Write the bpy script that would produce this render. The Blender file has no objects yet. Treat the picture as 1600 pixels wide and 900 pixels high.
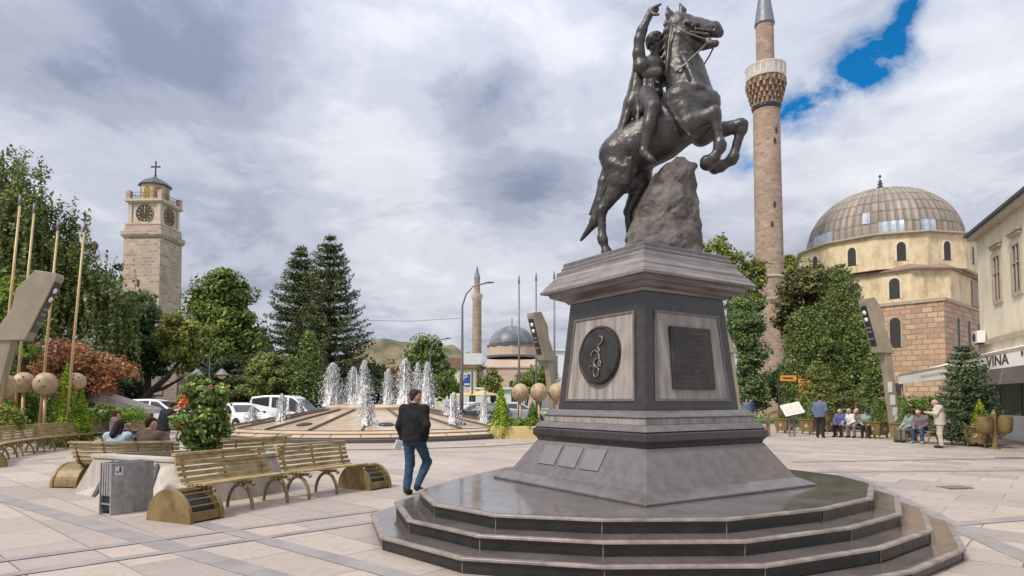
import bpy, math, random
import numpy as np
from mathutils import Vector, Matrix, noise as mnoise
random.seed(7)
rng = np.random.default_rng(11)
SC = bpy.context.scene
COL = SC.collection
PI = math.pi
R = math.radians
GZ = 0.008
# ------------------------------------------------------------------ camera geometry
PT = math.atan(0.05)
FWD = np.array([0, math.cos(PT), math.sin(PT)]); UPV = np.array([0, -math.sin(PT), math.cos(PT)])
CAM = np.array([0, 0, 1.6])
def ray(u, v): return FWD + np.array([1, 0, 0])*(u-800)/1000 + UPV*(576-v)/1000
def G(u, v, z=GZ):
    r = ray(u, v); return CAM + r*((z-1.6)/r[2])
def PD(u, v, D):
    r = ray(u, v); return CAM + r*(D/r[1])
def XD(u, D): return (u-800)/1000*D
def ZD(v, D): return float(PD(800, v, D)[2])
def sm(t):
    t = min(1, max(0, t)); return t*t*(3-2*t)
def gz(x, y): return GZ - .155*sm((x+1)/6)*(1-sm((y-7.5)/6.5))
def nrm(a):
    a = np.asarray(a, float); return a/(np.linalg.norm(a)+1e-12)

# ------------------------------------------------------------------ materials
def _nt(name):
    m = bpy.data.materials.new(name); m.use_nodes = True
    nt = m.node_tree; b = nt.nodes['Principled BSDF']; return m, nt, b
def N(nt, t, **kw):
    n = nt.nodes.new(t)
    for k, v in kw.items():
        if hasattr(n, k): setattr(n, k, v)
        else: n.inputs[k].default_value = v
    return n
def L(nt, a, b): nt.links.new(a, b)
def c4(c): return (c[0], c[1], c[2], 1)
def mix(nt, fac, a, b, blend='MIX'):
    n = nt.nodes.new('ShaderNodeMix'); n.data_type = 'RGBA'; n.blend_type = blend
    for i, x in ((0, fac), (6, a), (7, b)):
        if hasattr(x, 'is_output'): L(nt, x, n.inputs[i])
        else: n.inputs[i].default_value = c4(x) if i > 0 else x
    return n.outputs[2]
def ramp(nt, src, stops):
    n = nt.nodes.new('ShaderNodeValToRGB'); e = n.color_ramp.elements
    while len(e) < len(stops): e.new(.5)
    for i, (p, c) in enumerate(stops):
        e[i].position = p; e[i].color = c4(c) if hasattr(c, '__len__') else (c, c, c, 1)
    L(nt, src, n.inputs[0]); return n.outputs[0]
def math_(nt, op, a, b=None, c=None):
    n = nt.nodes.new('ShaderNodeMath'); n.operation = op
    for i, x in enumerate((a, b, c)):
        if x is None: continue
        if hasattr(x, 'is_output'): L(nt, x, n.inputs[i])
        else: n.inputs[i].default_value = x
    return n.outputs[0]
def objco(nt, scale=(1, 1, 1), rot=(0, 0, 0), out='Object'):
    t = nt.nodes.new('ShaderNodeTexCoord'); mp = nt.nodes.new('ShaderNodeMapping')
    mp.inputs['Scale'].default_value = scale; mp.inputs['Rotation'].default_value = rot
    L(nt, t.outputs[out], mp.inputs[0]); return mp.outputs[0]
def noise_(nt, co, scale, detail=5, rough=.55, dist=0):
    n = nt.nodes.new('ShaderNodeTexNoise'); n.inputs['Scale'].default_value = scale
    n.inputs['Detail'].default_value = detail; n.inputs['Roughness'].default_value = rough
    n.inputs['Distortion'].default_value = dist
    L(nt, co, n.inputs['Vector']); return n.outputs['Fac']
def bump(nt, b, h, strength=.3, dist=.02):
    n = nt.nodes.new('ShaderNodeBump'); n.inputs['Strength'].default_value = strength
    n.inputs['Distance'].default_value = dist; L(nt, h, n.inputs['Height']); L(nt, n.outputs[0], b.inputs['Normal'])
def pm(name, c1, c2=None, scale=4, rough=.6, metal=0, bmp=.2, bscale=None, stretch=(1, 1, 1), spec=.5, lo=.35, hi=.68, bdist=.01, stain=None):
    """noise-mottled surface of two colours"""
    m, nt, b = _nt(name)
    if c2 is None: c2 = tuple(x*.75 for x in c1)
    co = objco(nt, stretch)
    n1 = noise_(nt, co, scale, 6, .6)
    f = ramp(nt, n1, [(lo, 0.0), (hi, 1.0)])
    cc = mix(nt, f, c1, c2)
    if stain:
        sc_, amt, ss, zs = stain
        sn = noise_(nt, objco(nt, (1, 1, zs)), ss, 7, .68, .3)
        cc = mix(nt, ramp(nt, sn, [(.46, 0.0), (.70, amt)]), cc, sc_)
    L(nt, cc, b.inputs['Base Color'])
    b.inputs['Roughness'].default_value = rough; b.inputs['Metallic'].default_value = metal
    b.inputs['Specular IOR Level'].default_value = spec
    rr = noise_(nt, co, scale*2.3, 3)
    L(nt, math_(nt, 'MULTIPLY_ADD', rr, .3, rough-.15), b.inputs['Roughness'])
    if bmp: bump(nt, b, noise_(nt, co, bscale or scale*6, 6, .65), bmp, bdist)
    return m
def brick(name, c1, c2, mort, bw, rh, ms=.012, rough=.85, stain=(.2, .17, .14), stain_amt=.5, uv=True, rot=0, bmp=.4, off=.5, sscale=.5, big=None):
    m, nt, b = _nt(name)
    if uv:
        co = objco(nt, out='UV')
    else:
        co = objco(nt, rot=(0, 0, rot))
    dn = nt.nodes.new('ShaderNodeTexNoise'); dn.inputs['Scale'].default_value = 1.6; dn.inputs['Detail'].default_value = 4; L(nt, co, dn.inputs['Vector'])
    dv = nt.nodes.new('ShaderNodeVectorMath'); dv.operation = 'MULTIPLY_ADD'; L(nt, dn.outputs['Color'], dv.inputs[0]); dv.inputs[1].default_value = (.28*bw, .28*rh, 0); L(nt, co, dv.inputs[2]); co = dv.outputs[0]
    br = N(nt, 'ShaderNodeTexBrick', offset=off)
    br.inputs['Color1'].default_value = c4(c1); br.inputs['Color2'].default_value = c4(c2); br.inputs['Mortar'].default_value = c4(mort)
    br.inputs['Scale'].default_value = 1; br.inputs['Brick Width'].default_value = bw; br.inputs['Row Height'].default_value = rh
    br.inputs['Mortar Size'].default_value = ms; br.inputs['Mortar Smooth'].default_value = .3; br.inputs['Bias'].default_value = 0
    L(nt, co, br.inputs['Vector'])
    oc = objco(nt)
    n1 = noise_(nt, oc, sscale, 7, .65)
    n2 = noise_(nt, oc, 9, 4, .6)
    f = ramp(nt, n1, [(.42, 0.0), (.75, stain_amt)])
    c = mix(nt, f, br.outputs['Color'], stain)
    c = mix(nt, .35, c, ramp(nt, n2, [(.3, .25), (.7, .9)]), 'OVERLAY')
    L(nt, c, b.inputs['Base Color']); b.inputs['Roughness'].default_value = rough
    h = math_(nt, 'ADD', math_(nt, 'MULTIPLY', br.outputs['Fac'], -1.0), math_(nt, 'MULTIPLY', n2, .5))
    bump(nt, b, h, bmp, .02)
    return m
def leafmat(name, c1, c2, c3=None, scale=.35, trans=.25):
    """leaf faces: clump-scale colour variation plus a per-leaf variation"""
    m, nt, b = _nt(name)
    co = objco(nt); g = nt.nodes.new('ShaderNodeNewGeometry')
    n1 = ramp(nt, noise_(nt, co, scale, 3), [(.38, 0.0), (.62, 1.0)])
    c1, c2 = [tuple(min(1, q*1.9*w) for q, w in zip(c_, (1.1, 1, .85))) for c_ in (c1, c2)]
    if c3: c3 = tuple(min(1, q*1.9) for q in c3)
    c = mix(nt, n1, c1, c2)
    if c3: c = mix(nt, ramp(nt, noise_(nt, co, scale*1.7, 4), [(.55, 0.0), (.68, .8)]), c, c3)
    hs = nt.nodes.new('ShaderNodeHueSaturation'); L(nt, c, hs.inputs['Color'])
    L(nt, math_(nt, 'MULTIPLY_ADD', math_(nt, 'POWER', g.outputs['Random Per Island'], 1.6), 1.5, .5), hs.inputs['Value'])
    L(nt, hs.outputs[0], b.inputs['Base Color']); b.inputs['Roughness'].default_value = .6
    b.inputs['Specular IOR Level'].default_value = .25
    t = nt.nodes.new('ShaderNodeBsdfTranslucent'); L(nt, hs.outputs[0], t.inputs[0])
    mx = nt.nodes.new('ShaderNodeMixShader'); mx.inputs[0].default_value = trans
    out = nt.nodes['Material Output']
    L(nt, b.outputs[0], mx.inputs[1]); L(nt, t.outputs[0], mx.inputs[2]); L(nt, mx.outputs[0], out.inputs[0])
    return m

M = {}
M['bronze'] = pm('bronze', (.10, .092, .088), (.036, .033, .034), 4.5, .40, .5, .6, 20, lo=.3, hi=.72)
M['bronze_dark'] = pm('bronze_dark', (.075, .068, .062), (.04, .036, .034), 6, .4, .6, .25, 40)
M['bronze_edge'] = pm('bronze_edge', (.24, .22, .19), (.13, .12, .1), 9, .4, .6, .2, 40)
M['rock'] = pm('statue_rock', (.165, .142, .13), (.05, .044, .043), 4, .75, .0, .8, 14, bdist=.03)
M['granite'] = pm('granite', (.15, .133, .132), (.10, .088, .088), 7, .2, 0, .03, 60, spec=.6)
M['granite_lip'] = pm('granite_lip', (.30, .255, .22), (.15, .125, .11), 5, .35, 0, .05, 60, spec=.5)
M['granite_dark'] = pm('granite_dark', (.05, .043, .041), (.03, .026, .025), 8, .2, 0, .05, 60, spec=.6)
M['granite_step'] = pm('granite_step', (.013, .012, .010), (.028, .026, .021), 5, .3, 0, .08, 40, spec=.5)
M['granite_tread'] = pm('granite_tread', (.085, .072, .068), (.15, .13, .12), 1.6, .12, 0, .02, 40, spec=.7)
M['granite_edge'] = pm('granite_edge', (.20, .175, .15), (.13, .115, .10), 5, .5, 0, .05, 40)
M['cornice'] = pm('cornice', (.27, .24, .23), (.11, .098, .095), 2.2, .45, 0, .1, 40, stretch=(.35, .35, 14), lo=.42, hi=.6, stain=((.07, .06, .058), .5, 2.5, .4))
M['panel'] = pm('weathered_concrete', (.38, .345, .315), (.22, .195, .18), 5, .8, 0, .3, 30, stretch=(2.2, 2.2, .35), stain=((.13, .11, .10), .6, 6, .12))
M['plate'] = pm('grey_plate', (.19, .175, .175), (.15, .14, .14), 10, .28, 0, .05)
M['concrete'] = pm('concrete', (.52, .475, .43), (.36, .32, .285), 2.2, .8, 0, .25, 30, stretch=(1.5, 1.5, .5), stain=((.24, .175, .11), .7, 2.2, .25))
M['concrete_dark'] = pm('dark_strip', (.09, .075, .075), (.06, .05, .05), 6, .6)
M['steel'] = pm('brushed_steel', (.42, .415, .42), (.27, .27, .275), 9, .42, .45, .15, 60, stain=((.14, .13, .125), .5, 4, .3))
M['black'] = pm('black', (.012, .012, .013), (.02, .02, .02), 5, .6)
M['gold'] = pm('gold_brown_paint', (.27, .195, .075), (.17, .118, .045), 4, .42, .15, .2, 30, stain=((.07, .05, .025), .7, 5, .5))
M['gold_light'] = pm('worn_slat', (.50, .385, .19), (.28, .20, .085), 4, .5, .05, .25, 22, stretch=(1, 1, 3), stain=((.10, .072, .035), .7, 5, 1))
M['pole_gold'] = pm('pole_gold', (.50, .36, .18), (.42, .29, .14), 3, .45, .1, .05)
M['sphere'] = pm('sphere_shell', (.46, .35, .22), (.30, .21, .12), 5, .55, 0, .35, 14)
M['lamp_beige'] = pm('lamp_beige', (.31, .27, .205), (.23, .20, .15), 2, .55, .05, .06)
M['lamp_panel'] = pm('lamp_panel', (.02, .02, .022), (.035, .035, .035), 5, .3)
M['slate'] = pm('dark_slate', (.10, .10, .11), (.07, .07, .08), 3, .5, .1)
M['lens'] = pm('lamp_lens', (.8, .8, .82), (.7, .7, .72), 5, .2)
M['iron'] = pm('dark_iron', (.05, .055, .06), (.035, .04, .042), 6, .5, .3)
M['greypole'] = pm('grey_pole', (.22, .22, .23), (.16, .16, .17), 3, .5, .3)
M['white'] = pm('white_paint', (.75, .75, .75), (.68, .68, .68), 4, .4, 0, .02)
M['carwhite'] = pm('car_white', (.80, .81, .83), (.76, .77, .79), 2, .25, 0, 0)
M['carred'] = pm('car_red', (.38, .16, .17), (.33, .13, .14), 2, .25, 0, 0)
M['carsilver'] = pm('car_silver', (.5, .51, .54), (.45, .46, .49), 2, .25, .3, 0)
M['cardark'] = pm('car_dark', (.06, .07, .09), (.05, .055, .07), 2, .2, .2, 0)
M['smoky'] = pm('smoky_glass', (.13, .125, .125), (.09, .088, .088), .6, .08, 0, 0, spec=.7)
M['glass'] = pm('dark_glass', (.03, .035, .04), (.045, .05, .055), 2, .1, 0, 0, spec=.8)
M['glass_teal'] = pm('teal_glass', (.10, .2, .22), (.07, .13, .15), 1, .1, 0, 0, spec=.8)
M['tyre'] = pm('tyre', (.02, .02, .02), (.03, .03, .03), 8, .8)
M['soil'] = pm('soil', (.06, .045, .03), (.03, .022, .016), 8, .95, 0, .6)
M['bark'] = pm('bark', (.075, .058, .045), (.03, .024, .02), 5, .9, 0, .7, 20, stretch=(1, 1, .3))
M['bark_grey'] = pm('bark_grey', (.17, .14, .12), (.08, .065, .055), 5, .9, 0, .7, 20, stretch=(1, 1, .3))
M['cream'] = pm('cream_plaster', (.74, .62, .40), (.60, .48, .30), .6, .85, 0, .25, 9, lo=.4, hi=.75, stain=((.34, .22, .14), .75, 1.1, .45))
M['cream2'] = pm('pale_plaster', (.76, .68, .53), (.66, .57, .43), .7, .85, 0, .15, 9, stain=((.42, .34, .25), .5, .9, .35))
M['stonefr'] = pm('window_stone', (.42, .36, .28), (.34, .28, .22), 2, .8)
M['dark_open'] = pm('dark_opening', (.03, .026, .022), (.045, .04, .034), 2, .5)
M['awning'] = pm('awning_cloth', (.82, .79, .75), (.74, .70, .65), 1.2, .8, 0, .1)
M['letter'] = pm('letter_brown', (.07, .045, .04), (.05, .035, .03), 3, .6)
M['blue_sign'] = pm('sign_blue', (.02, .09, .36), (.018, .08, .33), 3, .4)
M['orange_sign'] = pm('sign_orange', (.75, .30, .04), (.65, .25, .03), 3, .4)
M['pinkboard'] = pm('board_print', (.72, .62, .56), (.58, .40, .34), 7, .5)
M['umbrella'] = pm('umbrella_cloth', (.62, .48, .22), (.5, .38, .16), 2, .8)
M['skin'] = pm('skin', (.50, .30, .22), (.44, .25, .18), 9, .5, 0, .05)
M['flower'] = pm('flower_orange', (.75, .19, .05), (.6, .1, .04), 9, .5)
M['flower_pink'] = pm('flower_pink', (.65, .25, .22), (.5, .12, .12), 9, .5)
M['tilered'] = pm('roof_tile', (.28, .15, .10), (.20, .11, .08), 1.5, .85, 0, .4, 8)
M['lawn'] = pm('lawn', (.10, .19, .03), (.07, .13, .02), 3, .9, 0, .5, 20)
M['hill'] = pm('hill_grass', (.235, .18, .105), (.085, .09, .045), .03, .95, 0, 1, .08, lo=.42, hi=.62, bdist=6)
M['asphalt'] = pm('asphalt', (.06, .058, .058), (.045, .044, .044), 1, .9, 0, .2, 30)
M['water'] = None

def tower_brick(name, a, b2, mort, bw, rh, **k): return brick(name, a, b2, mort, bw, rh, **k)
M['tower'] = brick('tower_stone', (.52, .42, .34), (.30, .235, .19), (.50, .42, .35), .8, .42, .045, sscale=.35, stain=(.30, .20, .15), stain_amt=.6)
M['tower_top'] = brick('tower_pale_stone', (.60, .52, .42), (.50, .41, .33), (.45, .38, .3), .9, .45, .02, sscale=.3, stain=(.3, .23, .18), stain_amt=.5)
M['minaret'] = brick('minaret_stone', (.42, .31, .235), (.27, .19, .145), (.36, .28, .22), .62, .34, .04, sscale=.5, stain=(.20, .145, .115), stain_amt=.7)
M['mosque_stone'] = brick('mosque_stone', (.54, .375, .26), (.35, .24, .165), (.25, .18, .125), .92, .5, .06, sscale=.25, stain=(.38, .24, .15), stain_amt=.45, off=.45)
M['far_stone'] = brick('far_stone', (.56, .43, .34), (.48, .36, .28), (.45, .36, .3), 1.2, .5, .03, sscale=.12, stain=(.36, .27, .22), stain_amt=.4)
M['rubble'] = brick('rubble_wall', (.40, .32, .26), (.28, .21, .17), (.34, .29, .25), .5, .34, .05, sscale=.5, stain=(.18, .14, .11), stain_amt=.6)

# ------------------------------------------------------------------ mesh builder
def mesh_obj(name, verts, faces, mat, parent=None, loc=None, smooth=False, uv='wall', bevel=0, uvc=(0, 0)):
    me = bpy.data.meshes.new(name)
    v = np.asarray(verts, float)
    if loc is not None: v = v - np.asarray(loc, float)
    me.from_pydata(v.tolist(), [], [tuple(int(i) for i in f) for f in faces])
    me.update()
    if smooth:
        me.polygons.foreach_set('use_smooth', [True]*len(me.polygons))
        if smooth == 'auto':
            try: me.set_sharp_from_angle(angle=R(38))
            except Exception: pass
    if uv:
        lay = me.uv_layers.new(name='UVMap')
        for p in me.polygons:
            n = p.normal
            for li in p.loop_indices:
                co = me.vertices[me.loops[li].vertex_index].co
                if uv == 'cyl':
                    a = math.atan2(co.y-uvc[1], co.x-uvc[0]); r = max(.5, math.hypot(p.center.x-uvc[0], p.center.y-uvc[1]))
                    ac = math.atan2(p.center.y-uvc[1], p.center.x-uvc[0])
                    if a-ac > PI: a -= 2*PI
                    if a-ac < -PI: a += 2*PI
                    lay.data[li].uv = (a*round(r*2)/2+0., co.z)
                elif abs(n.z) > .8: lay.data[li].uv = (co.x, co.y)
                else:
                    h = math.hypot(n.x, n.y)+1e-9
                    lay.data[li].uv = ((-n.y*co.x+n.x*co.y)/h, co.z)
    me.materials.append(mat)
    o = bpy.data.objects.new(name, me); COL.objects.link(o)
    if loc is not None: o.location = loc
    if parent: o.parent = parent
    if bevel:
        b = o.modifiers.new('bevel', 'BEVEL'); b.width = bevel; b.segments = 2; b.limit_method = 'ANGLE'; b.angle_limit = R(35)
    return o
class MB:
    def __init__(s): s.v = []; s.f = []
    def add(s, vs, fs, mtx=None):
        o = len(s.v)
        for p in vs:
            if mtx is not None: p = mtx @ Vector(p)
            s.v.append((p[0], p[1], p[2]))
        s.f += [tuple(i+o for i in f) for f in fs]; return s
    def box(s, c, d, rz=0, mtx=None):
        x, y, z = d[0]/2, d[1]/2, d[2]/2
        vs = [(-x, -y, -z), (x, -y, -z), (x, y, -z), (-x, y, -z), (-x, -y, z), (x, -y, z), (x, y, z), (-x, y, z)]
        fs = [(0, 3, 2, 1), (4, 5, 6, 7), (0, 1, 5, 4), (1, 2, 6, 5), (2, 3, 7, 6), (3, 0, 4, 7)]
        m = Matrix.Translation(Vector(c)) @ Matrix.Rotation(rz, 4, 'Z')
        if mtx is not None: m = mtx @ m
        return s.add(vs, fs, m)
    def tube(s, pts, rad, n=8, cap=True, mtx=None, flat=1):
        pts = [np.asarray(p, float) for p in pts]
        if not hasattr(rad, '__len__'): rad = [rad]*len(pts)
        vs = []; fs = []; prev = None
        for i, p in enumerate(pts):
            t = nrm(pts[min(i+1, len(pts)-1)]-pts[max(i-1, 0)])
            if prev is None:
                a = np.array([0, 0, 1.]) if abs(t[2]) < .9 else np.array([1., 0, 0])
                x = nrm(np.cross(t, a))
            else: x = nrm(prev - t*np.dot(prev, t))
            prev = x; y = np.cross(t, x)
            for k in range(n):
                a = 2*PI*k/n; vs.append(p+x*math.cos(a)*rad[i]+y*math.sin(a)*rad[i]*flat)
        for i in range(len(pts)-1):
            for k in range(n):
                fs.append((i*n+k, i*n+(k+1) % n, (i+1)*n+(k+1) % n, (i+1)*n+k))
        if cap: fs.append(tuple(range(n-1, -1, -1))); fs.append(tuple((len(pts)-1)*n+k for k in range(n)))
        return s.add(vs, fs, mtx)
    def sweep(s, pts, w, h, mtx=None, up=(0, 0, 1)):
        """rectangular bar along a path"""
        pts = [np.asarray(p, float) for p in pts]; vs = []; fs = []; n = len(pts); up = np.asarray(up, float)
        for i, p in enumerate(pts):
            t = nrm(pts[min(i+1, n-1)]-pts[max(i-1, 0)]); x = nrm(np.cross(t, up)); y = np.cross(x, t)
            for a, b in ((-1, -1), (1, -1), (1, 1), (-1, 1)): vs.append(p+x*a*w/2+y*b*h/2)
        for i in range(n-1):
            for k in range(4): fs.append((i*4+k, i*4+(k+1) % 4, (i+1)*4+(k+1) % 4, (i+1)*4+k))
        fs.append((3, 2, 1, 0)); fs.append(tuple((n-1)*4+k for k in range(4)))
        return s.add(vs, fs, mtx)
    def lathe(s, prof, n=24, c=(0, 0, 0), a0=0, a1=2*PI, mtx=None, ph=0, cap=True):
        full = abs(a1-a0-2*PI) < 1e-6; m = n if full else n+1; vs = []; fs = []
        for r, z in prof:
            for k in range(m):
                a = a0+(a1-a0)*k/n+ph; vs.append((c[0]+r*math.cos(a), c[1]+r*math.sin(a), c[2]+z))
        for i in range(len(prof)-1):
            for k in range(n if full else m-1):
                k2 = (k+1) % m; fs.append((i*m+k, i*m+k2, (i+1)*m+k2, (i+1)*m+k))
        if full and cap:
            if prof[0][0] > 1e-4: fs.append(tuple(range(m-1, -1, -1)))
            if prof[-1][0] > 1e-4: fs.append(tuple((len(prof)-1)*m+k for k in range(m)))
        return s.add(vs, fs, mtx)
    def prism(s, poly, z0, z1, mtx=None, top=None):
        """polygon (x,y) counter-clockwise extruded z0..z1; top: other polygon at z1"""
        n = len(poly); top = top or poly
        vs = [(p[0], p[1], z0) for p in poly]+[(p[0], p[1], z1) for p in top]
        fs = [tuple(range(n-1, -1, -1)), tuple(range(n, 2*n))]+[(k, (k+1) % n, n+(k+1) % n, n+k) for k in range(n)]
        return s.add(vs, fs, mtx)
    def build(s, name, mat, parent=None, **k): return mesh_obj(name, s.v, s.f, mat, parent, **k)
def frame(o, x, y, z):
    """4x4 with given axes"""
    m = Matrix.Identity(4)
    for i, a in enumerate((x, y, z, o)):
        for j in range(3): m[j][i] = a[j]
    return m
def tag(o, label, cat, group=None, kind=None):
    if label: o['label'] = label
    if cat: o['category'] = cat
    if group: o['group'] = group
    if kind: o['kind'] = kind
    return o
def thing(name, label, cat, loc=(0, 0, 0), rz=0, group=None):
    o = bpy.data.objects.new(name, None); COL.objects.link(o); o.empty_display_size = .2
    o.location = tuple(float(q) for q in loc); o.rotation_euler = (0, 0, rz); return tag(o, label, cat, group)
def structure(o): o['kind'] = 'structure'; return o
def dup(root, loc, rz=None, label=None, scale=None):
    r = root.copy(); COL.objects.link(r); r.location = tuple(float(q) for q in loc)
    if rz is not None: r.rotation_euler = (0, 0, rz)
    if scale: r.scale = (scale,)*3
    if label: r['label'] = label
    for ch in list(root.children):
        c = ch.copy(); COL.objects.link(c); c.parent = r
        for g in list(ch.children):
            d = g.copy(); COL.objects.link(d); d.parent = c
    return r
def text_part(s, size, mat, parent, mtx, name='lettering', ext=.01):
    cu = bpy.data.curves.new(name, 'FONT'); cu.body = s; cu.size = size; cu.align_x = 'CENTER'; cu.align_y = 'CENTER'; cu.extrude = ext
    t = bpy.data.objects.new('tmp_text', cu)
    me = bpy.data.meshes.new_from_object(t); bpy.data.objects.remove(t)
    me.materials.clear(); me.materials.append(mat)
    o = bpy.data.objects.new(name, me); COL.objects.link(o); o.parent = parent; o.matrix_local = mtx; return o

# ------------------------------------------------------------------ signed-distance modelling (bodies, statue, rock)
def sdf_mesh(prims, vox, k=.03, zmin=None, deform=None):
    pts = []
    for p in prims:
        if p[0] == 'c': pts += [np.array(p[1])-max(p[3], p[4]), np.array(p[1])+max(p[3], p[4]), np.array(p[2])-max(p[3], p[4]), np.array(p[2])+max(p[3], p[4])]
        elif p[0] == 'e': pts += [np.array(p[1])-np.array(p[2]), np.array(p[1])+np.array(p[2])]
    pts = np.array(pts); lo = pts.min(0)-vox*3-k*.5; hi = pts.max(0)+vox*3+k*.5
    nx, ny, nz = [int(math.ceil((hi[i]-lo[i])/vox))+1 for i in range(3)]
    X = lo[0]+vox*np.arange(nx); Y = lo[1]+vox*np.arange(ny); Z = lo[2]+vox*np.arange(nz)
    F = np.full((nx, ny, nz), 10., np.float32)
    for p in prims:
        neg = p[0].startswith('-'); kind = p[0][-1]; kk = k
        if kind == 'c':
            a = np.array(p[1], float); b = np.array(p[2], float); ra, rb = p[3], p[4]; opt = p[5] if len(p) > 5 else {}
            kk = opt.get('k', k); sy = opt.get('sy', 1); rm = max(ra, rb)
            l = np.minimum(a, b)-rm; h = np.maximum(a, b)+rm
        else:
            c = np.array(p[1], float); rd = np.array(p[2], float); opt = p[3] if len(p) > 3 else {}; kk = opt.get('k', k)
            l = c-rd; h = c+rd
        pad = kk*1.5+vox*2
        i0 = np.maximum(0, np.floor((l-pad-lo)/vox).astype(int)); i1 = np.minimum([nx, ny, nz], np.ceil((h+pad-lo)/vox).astype(int)+1)
        if (i1 <= i0).any(): continue
        sl = tuple(slice(i0[q], i1[q]) for q in range(3))
        x = X[sl[0]][:, None, None]; y = Y[sl[1]][None, :, None]; z = Z[sl[2]][None, None, :]
        if kind == 'c':
            d = b-a; ay = y-a[1]
            dd = d[0]**2+(d[1]*sy)**2+d[2]**2+1e-9
            t = np.clip(((x-a[0])*d[0]+ay*d[1]*sy*sy+(z-a[2])*d[2])/dd, 0, 1)
            q = np.sqrt((x-a[0]-t*d[0])**2+(sy*(ay-t*d[1]))**2+(z-a[2]-t*d[2])**2)-(ra+(rb-ra)*t)
        else:
            m = rd.min(); q0 = np.sqrt(((x-c[0])/rd[0])**2+((y-c[1])/rd[1])**2+((z-c[2])/rd[2])**2)
            q1 = np.sqrt(((x-c[0])/rd[0]**2)**2+((y-c[1])/rd[1]**2)**2+((z-c[2])/rd[2]**2)**2)
            q = q0*(q0-1)/np.maximum(q1, 1e-6)
        f = F[sl]
        if neg: F[sl] = np.maximum(f, -q)
        elif kk < 1e-5: F[sl] = np.minimum(f, q)
        else:
            hh = np.clip(.5+.5*(f-q)/kk, 0, 1); F[sl] = f*(1-hh)+q*hh-kk*hh*(1-hh)
    if zmin is not None: F = np.maximum(F, (zmin-Z)[None, None, :].astype(np.float32))
    S = F < 0
    cnt = np.zeros((nx-1, ny-1, nz-1), np.int8); acc = np.zeros((nx-1, ny-1, nz-1, 3), np.float32); nn = np.zeros((nx-1, ny-1, nz-1), np.float32)
    def sub(a, ox, oy, oz): return a[ox:nx-1+ox, oy:ny-1+oy, oz:nz-1+oz]
    for ax in range(3):
        for p in range(2):
            for q in range(2):
                o0 = [0, 0, 0]; o1 = [0, 0, 0]; oth = [i for i in range(3) if i != ax]
                o0[oth[0]] = o1[oth[0]] = p; o0[oth[1]] = o1[oth[1]] = q; o1[ax] = 1
                f0 = sub(F, *o0); f1 = sub(F, *o1); cr = (f0 < 0) != (f1 < 0)
                t = np.where(cr, f0/np.where(cr, f0-f1, 1), 0)
                for i in range(3): acc[..., i] += np.where(cr, (t if i == ax else o0[i]), 0)
                nn += cr
    act = nn > 0
    idx = np.full(act.shape, -1, np.int64); idx[act] = np.arange(act.sum())
    ii = np.argwhere(act); V = (acc[act]/nn[act][:, None]+ii)*vox+lo
    faces = []
    for ax in range(3):
        a, b = [i for i in range(3) if i != ax]
        s0 = [slice(1, n-1) for n in (nx, ny, nz)]; s0[ax] = slice(0, (nx, ny, nz)[ax]-1)
        s1 = list(s0); s1[ax] = slice(1, (nx, ny, nz)[ax])
        f0 = S[tuple(s0)]; f1 = S[tuple(s1)]; e = np.argwhere(f0 != f1)
        if not len(e): continue
        fl = f0[tuple(e.T)]
        off = np.array([1, 1, 1]); off[ax] = 0; base = e+off
        def cell(da, db):
            c = base.copy(); c[:, a] -= da; c[:, b] -= db; return idx[tuple(c.T)]
        q = np.stack([cell(1, 1), cell(0, 1), cell(0, 0), cell(1, 0)], 1)
        flip = fl if ax != 1 else ~fl
        q[~flip] = q[~flip][:, ::-1]
        faces.append(q)
    Fc = np.concatenate(faces) if faces else np.zeros((0, 4), int)
    if deform is not None: V = deform(V)
    return V, Fc
def fast_mesh(name, V, Fq, mat, parent=None, loc=None, smooth=True):
    """V (n,3), Fq (m,k) numpy"""
    me = bpy.data.meshes.new(name); V = np.asarray(V, np.float32)
    if loc is not None: V = V-np.asarray(loc, np.float32)
    k = Fq.shape[1]; m = len(Fq)
    me.vertices.add(len(V)); me.vertices.foreach_set('co', V.ravel())
    me.loops.add(m*k); me.loops.foreach_set('vertex_index', Fq.ravel().astype(np.int32))
    me.polygons.add(m); me.polygons.foreach_set('loop_start', np.arange(0, m*k, k, dtype=np.int32))
    if smooth: me.polygons.foreach_set('use_smooth', np.ones(m, bool))
    me.update(calc_edges=True); me.validate()
    me.materials.append(mat)
    o = bpy.data.objects.new(name, me); COL.objects.link(o)
    if loc is not None: o.location = tuple(float(q) for q in loc)
    if parent: o.parent = parent
    return o
def sdf_obj(name, prims, vox, mat, parent=None, k=.03, loc=None, zmin=None, deform=None):
    V, Fq = sdf_mesh(prims, vox, k, zmin, deform); return fast_mesh(name, V, Fq, mat, parent, loc)

# ------------------------------------------------------------------ camera, world, sun
cd = bpy.data.cameras.new('camera'); cam = bpy.data.objects.new('camera', cd); COL.objects.link(cam)
cd.sensor_width = 36; cd.lens = 36*1000/1600; cd.shift_y = 126/1600; cd.clip_end = 6000; cd.clip_start = .05
cam.location = CAM; cam.rotation_euler = (PI/2+PT, 0, 0); SC.camera = cam
SUN_EL, SUN_DIR = R(50), nrm((-.75, -.66))
w = bpy.data.worlds.new('World'); SC.world = w; w.use_nodes = True
nt = w.node_tree; bg = nt.nodes['Background']; bg.inputs[1].default_value = .1
sky = nt.nodes.new('ShaderNodeTexSky'); sky.sky_type = 'NISHITA'; sky.sun_disc = False
sky.sun_elevation = SUN_EL; sky.sun_rotation = math.atan2(SUN_DIR[0], SUN_DIR[1]); sky.air_density = 1.3
tc = nt.nodes.new('ShaderNodeTexCoord')
vn = nt.nodes.new('ShaderNodeVectorMath'); vn.operation = 'NORMALIZE'; L(nt, tc.outputs['Generated'], vn.inputs[0]); D_ = vn.outputs[0]
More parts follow.
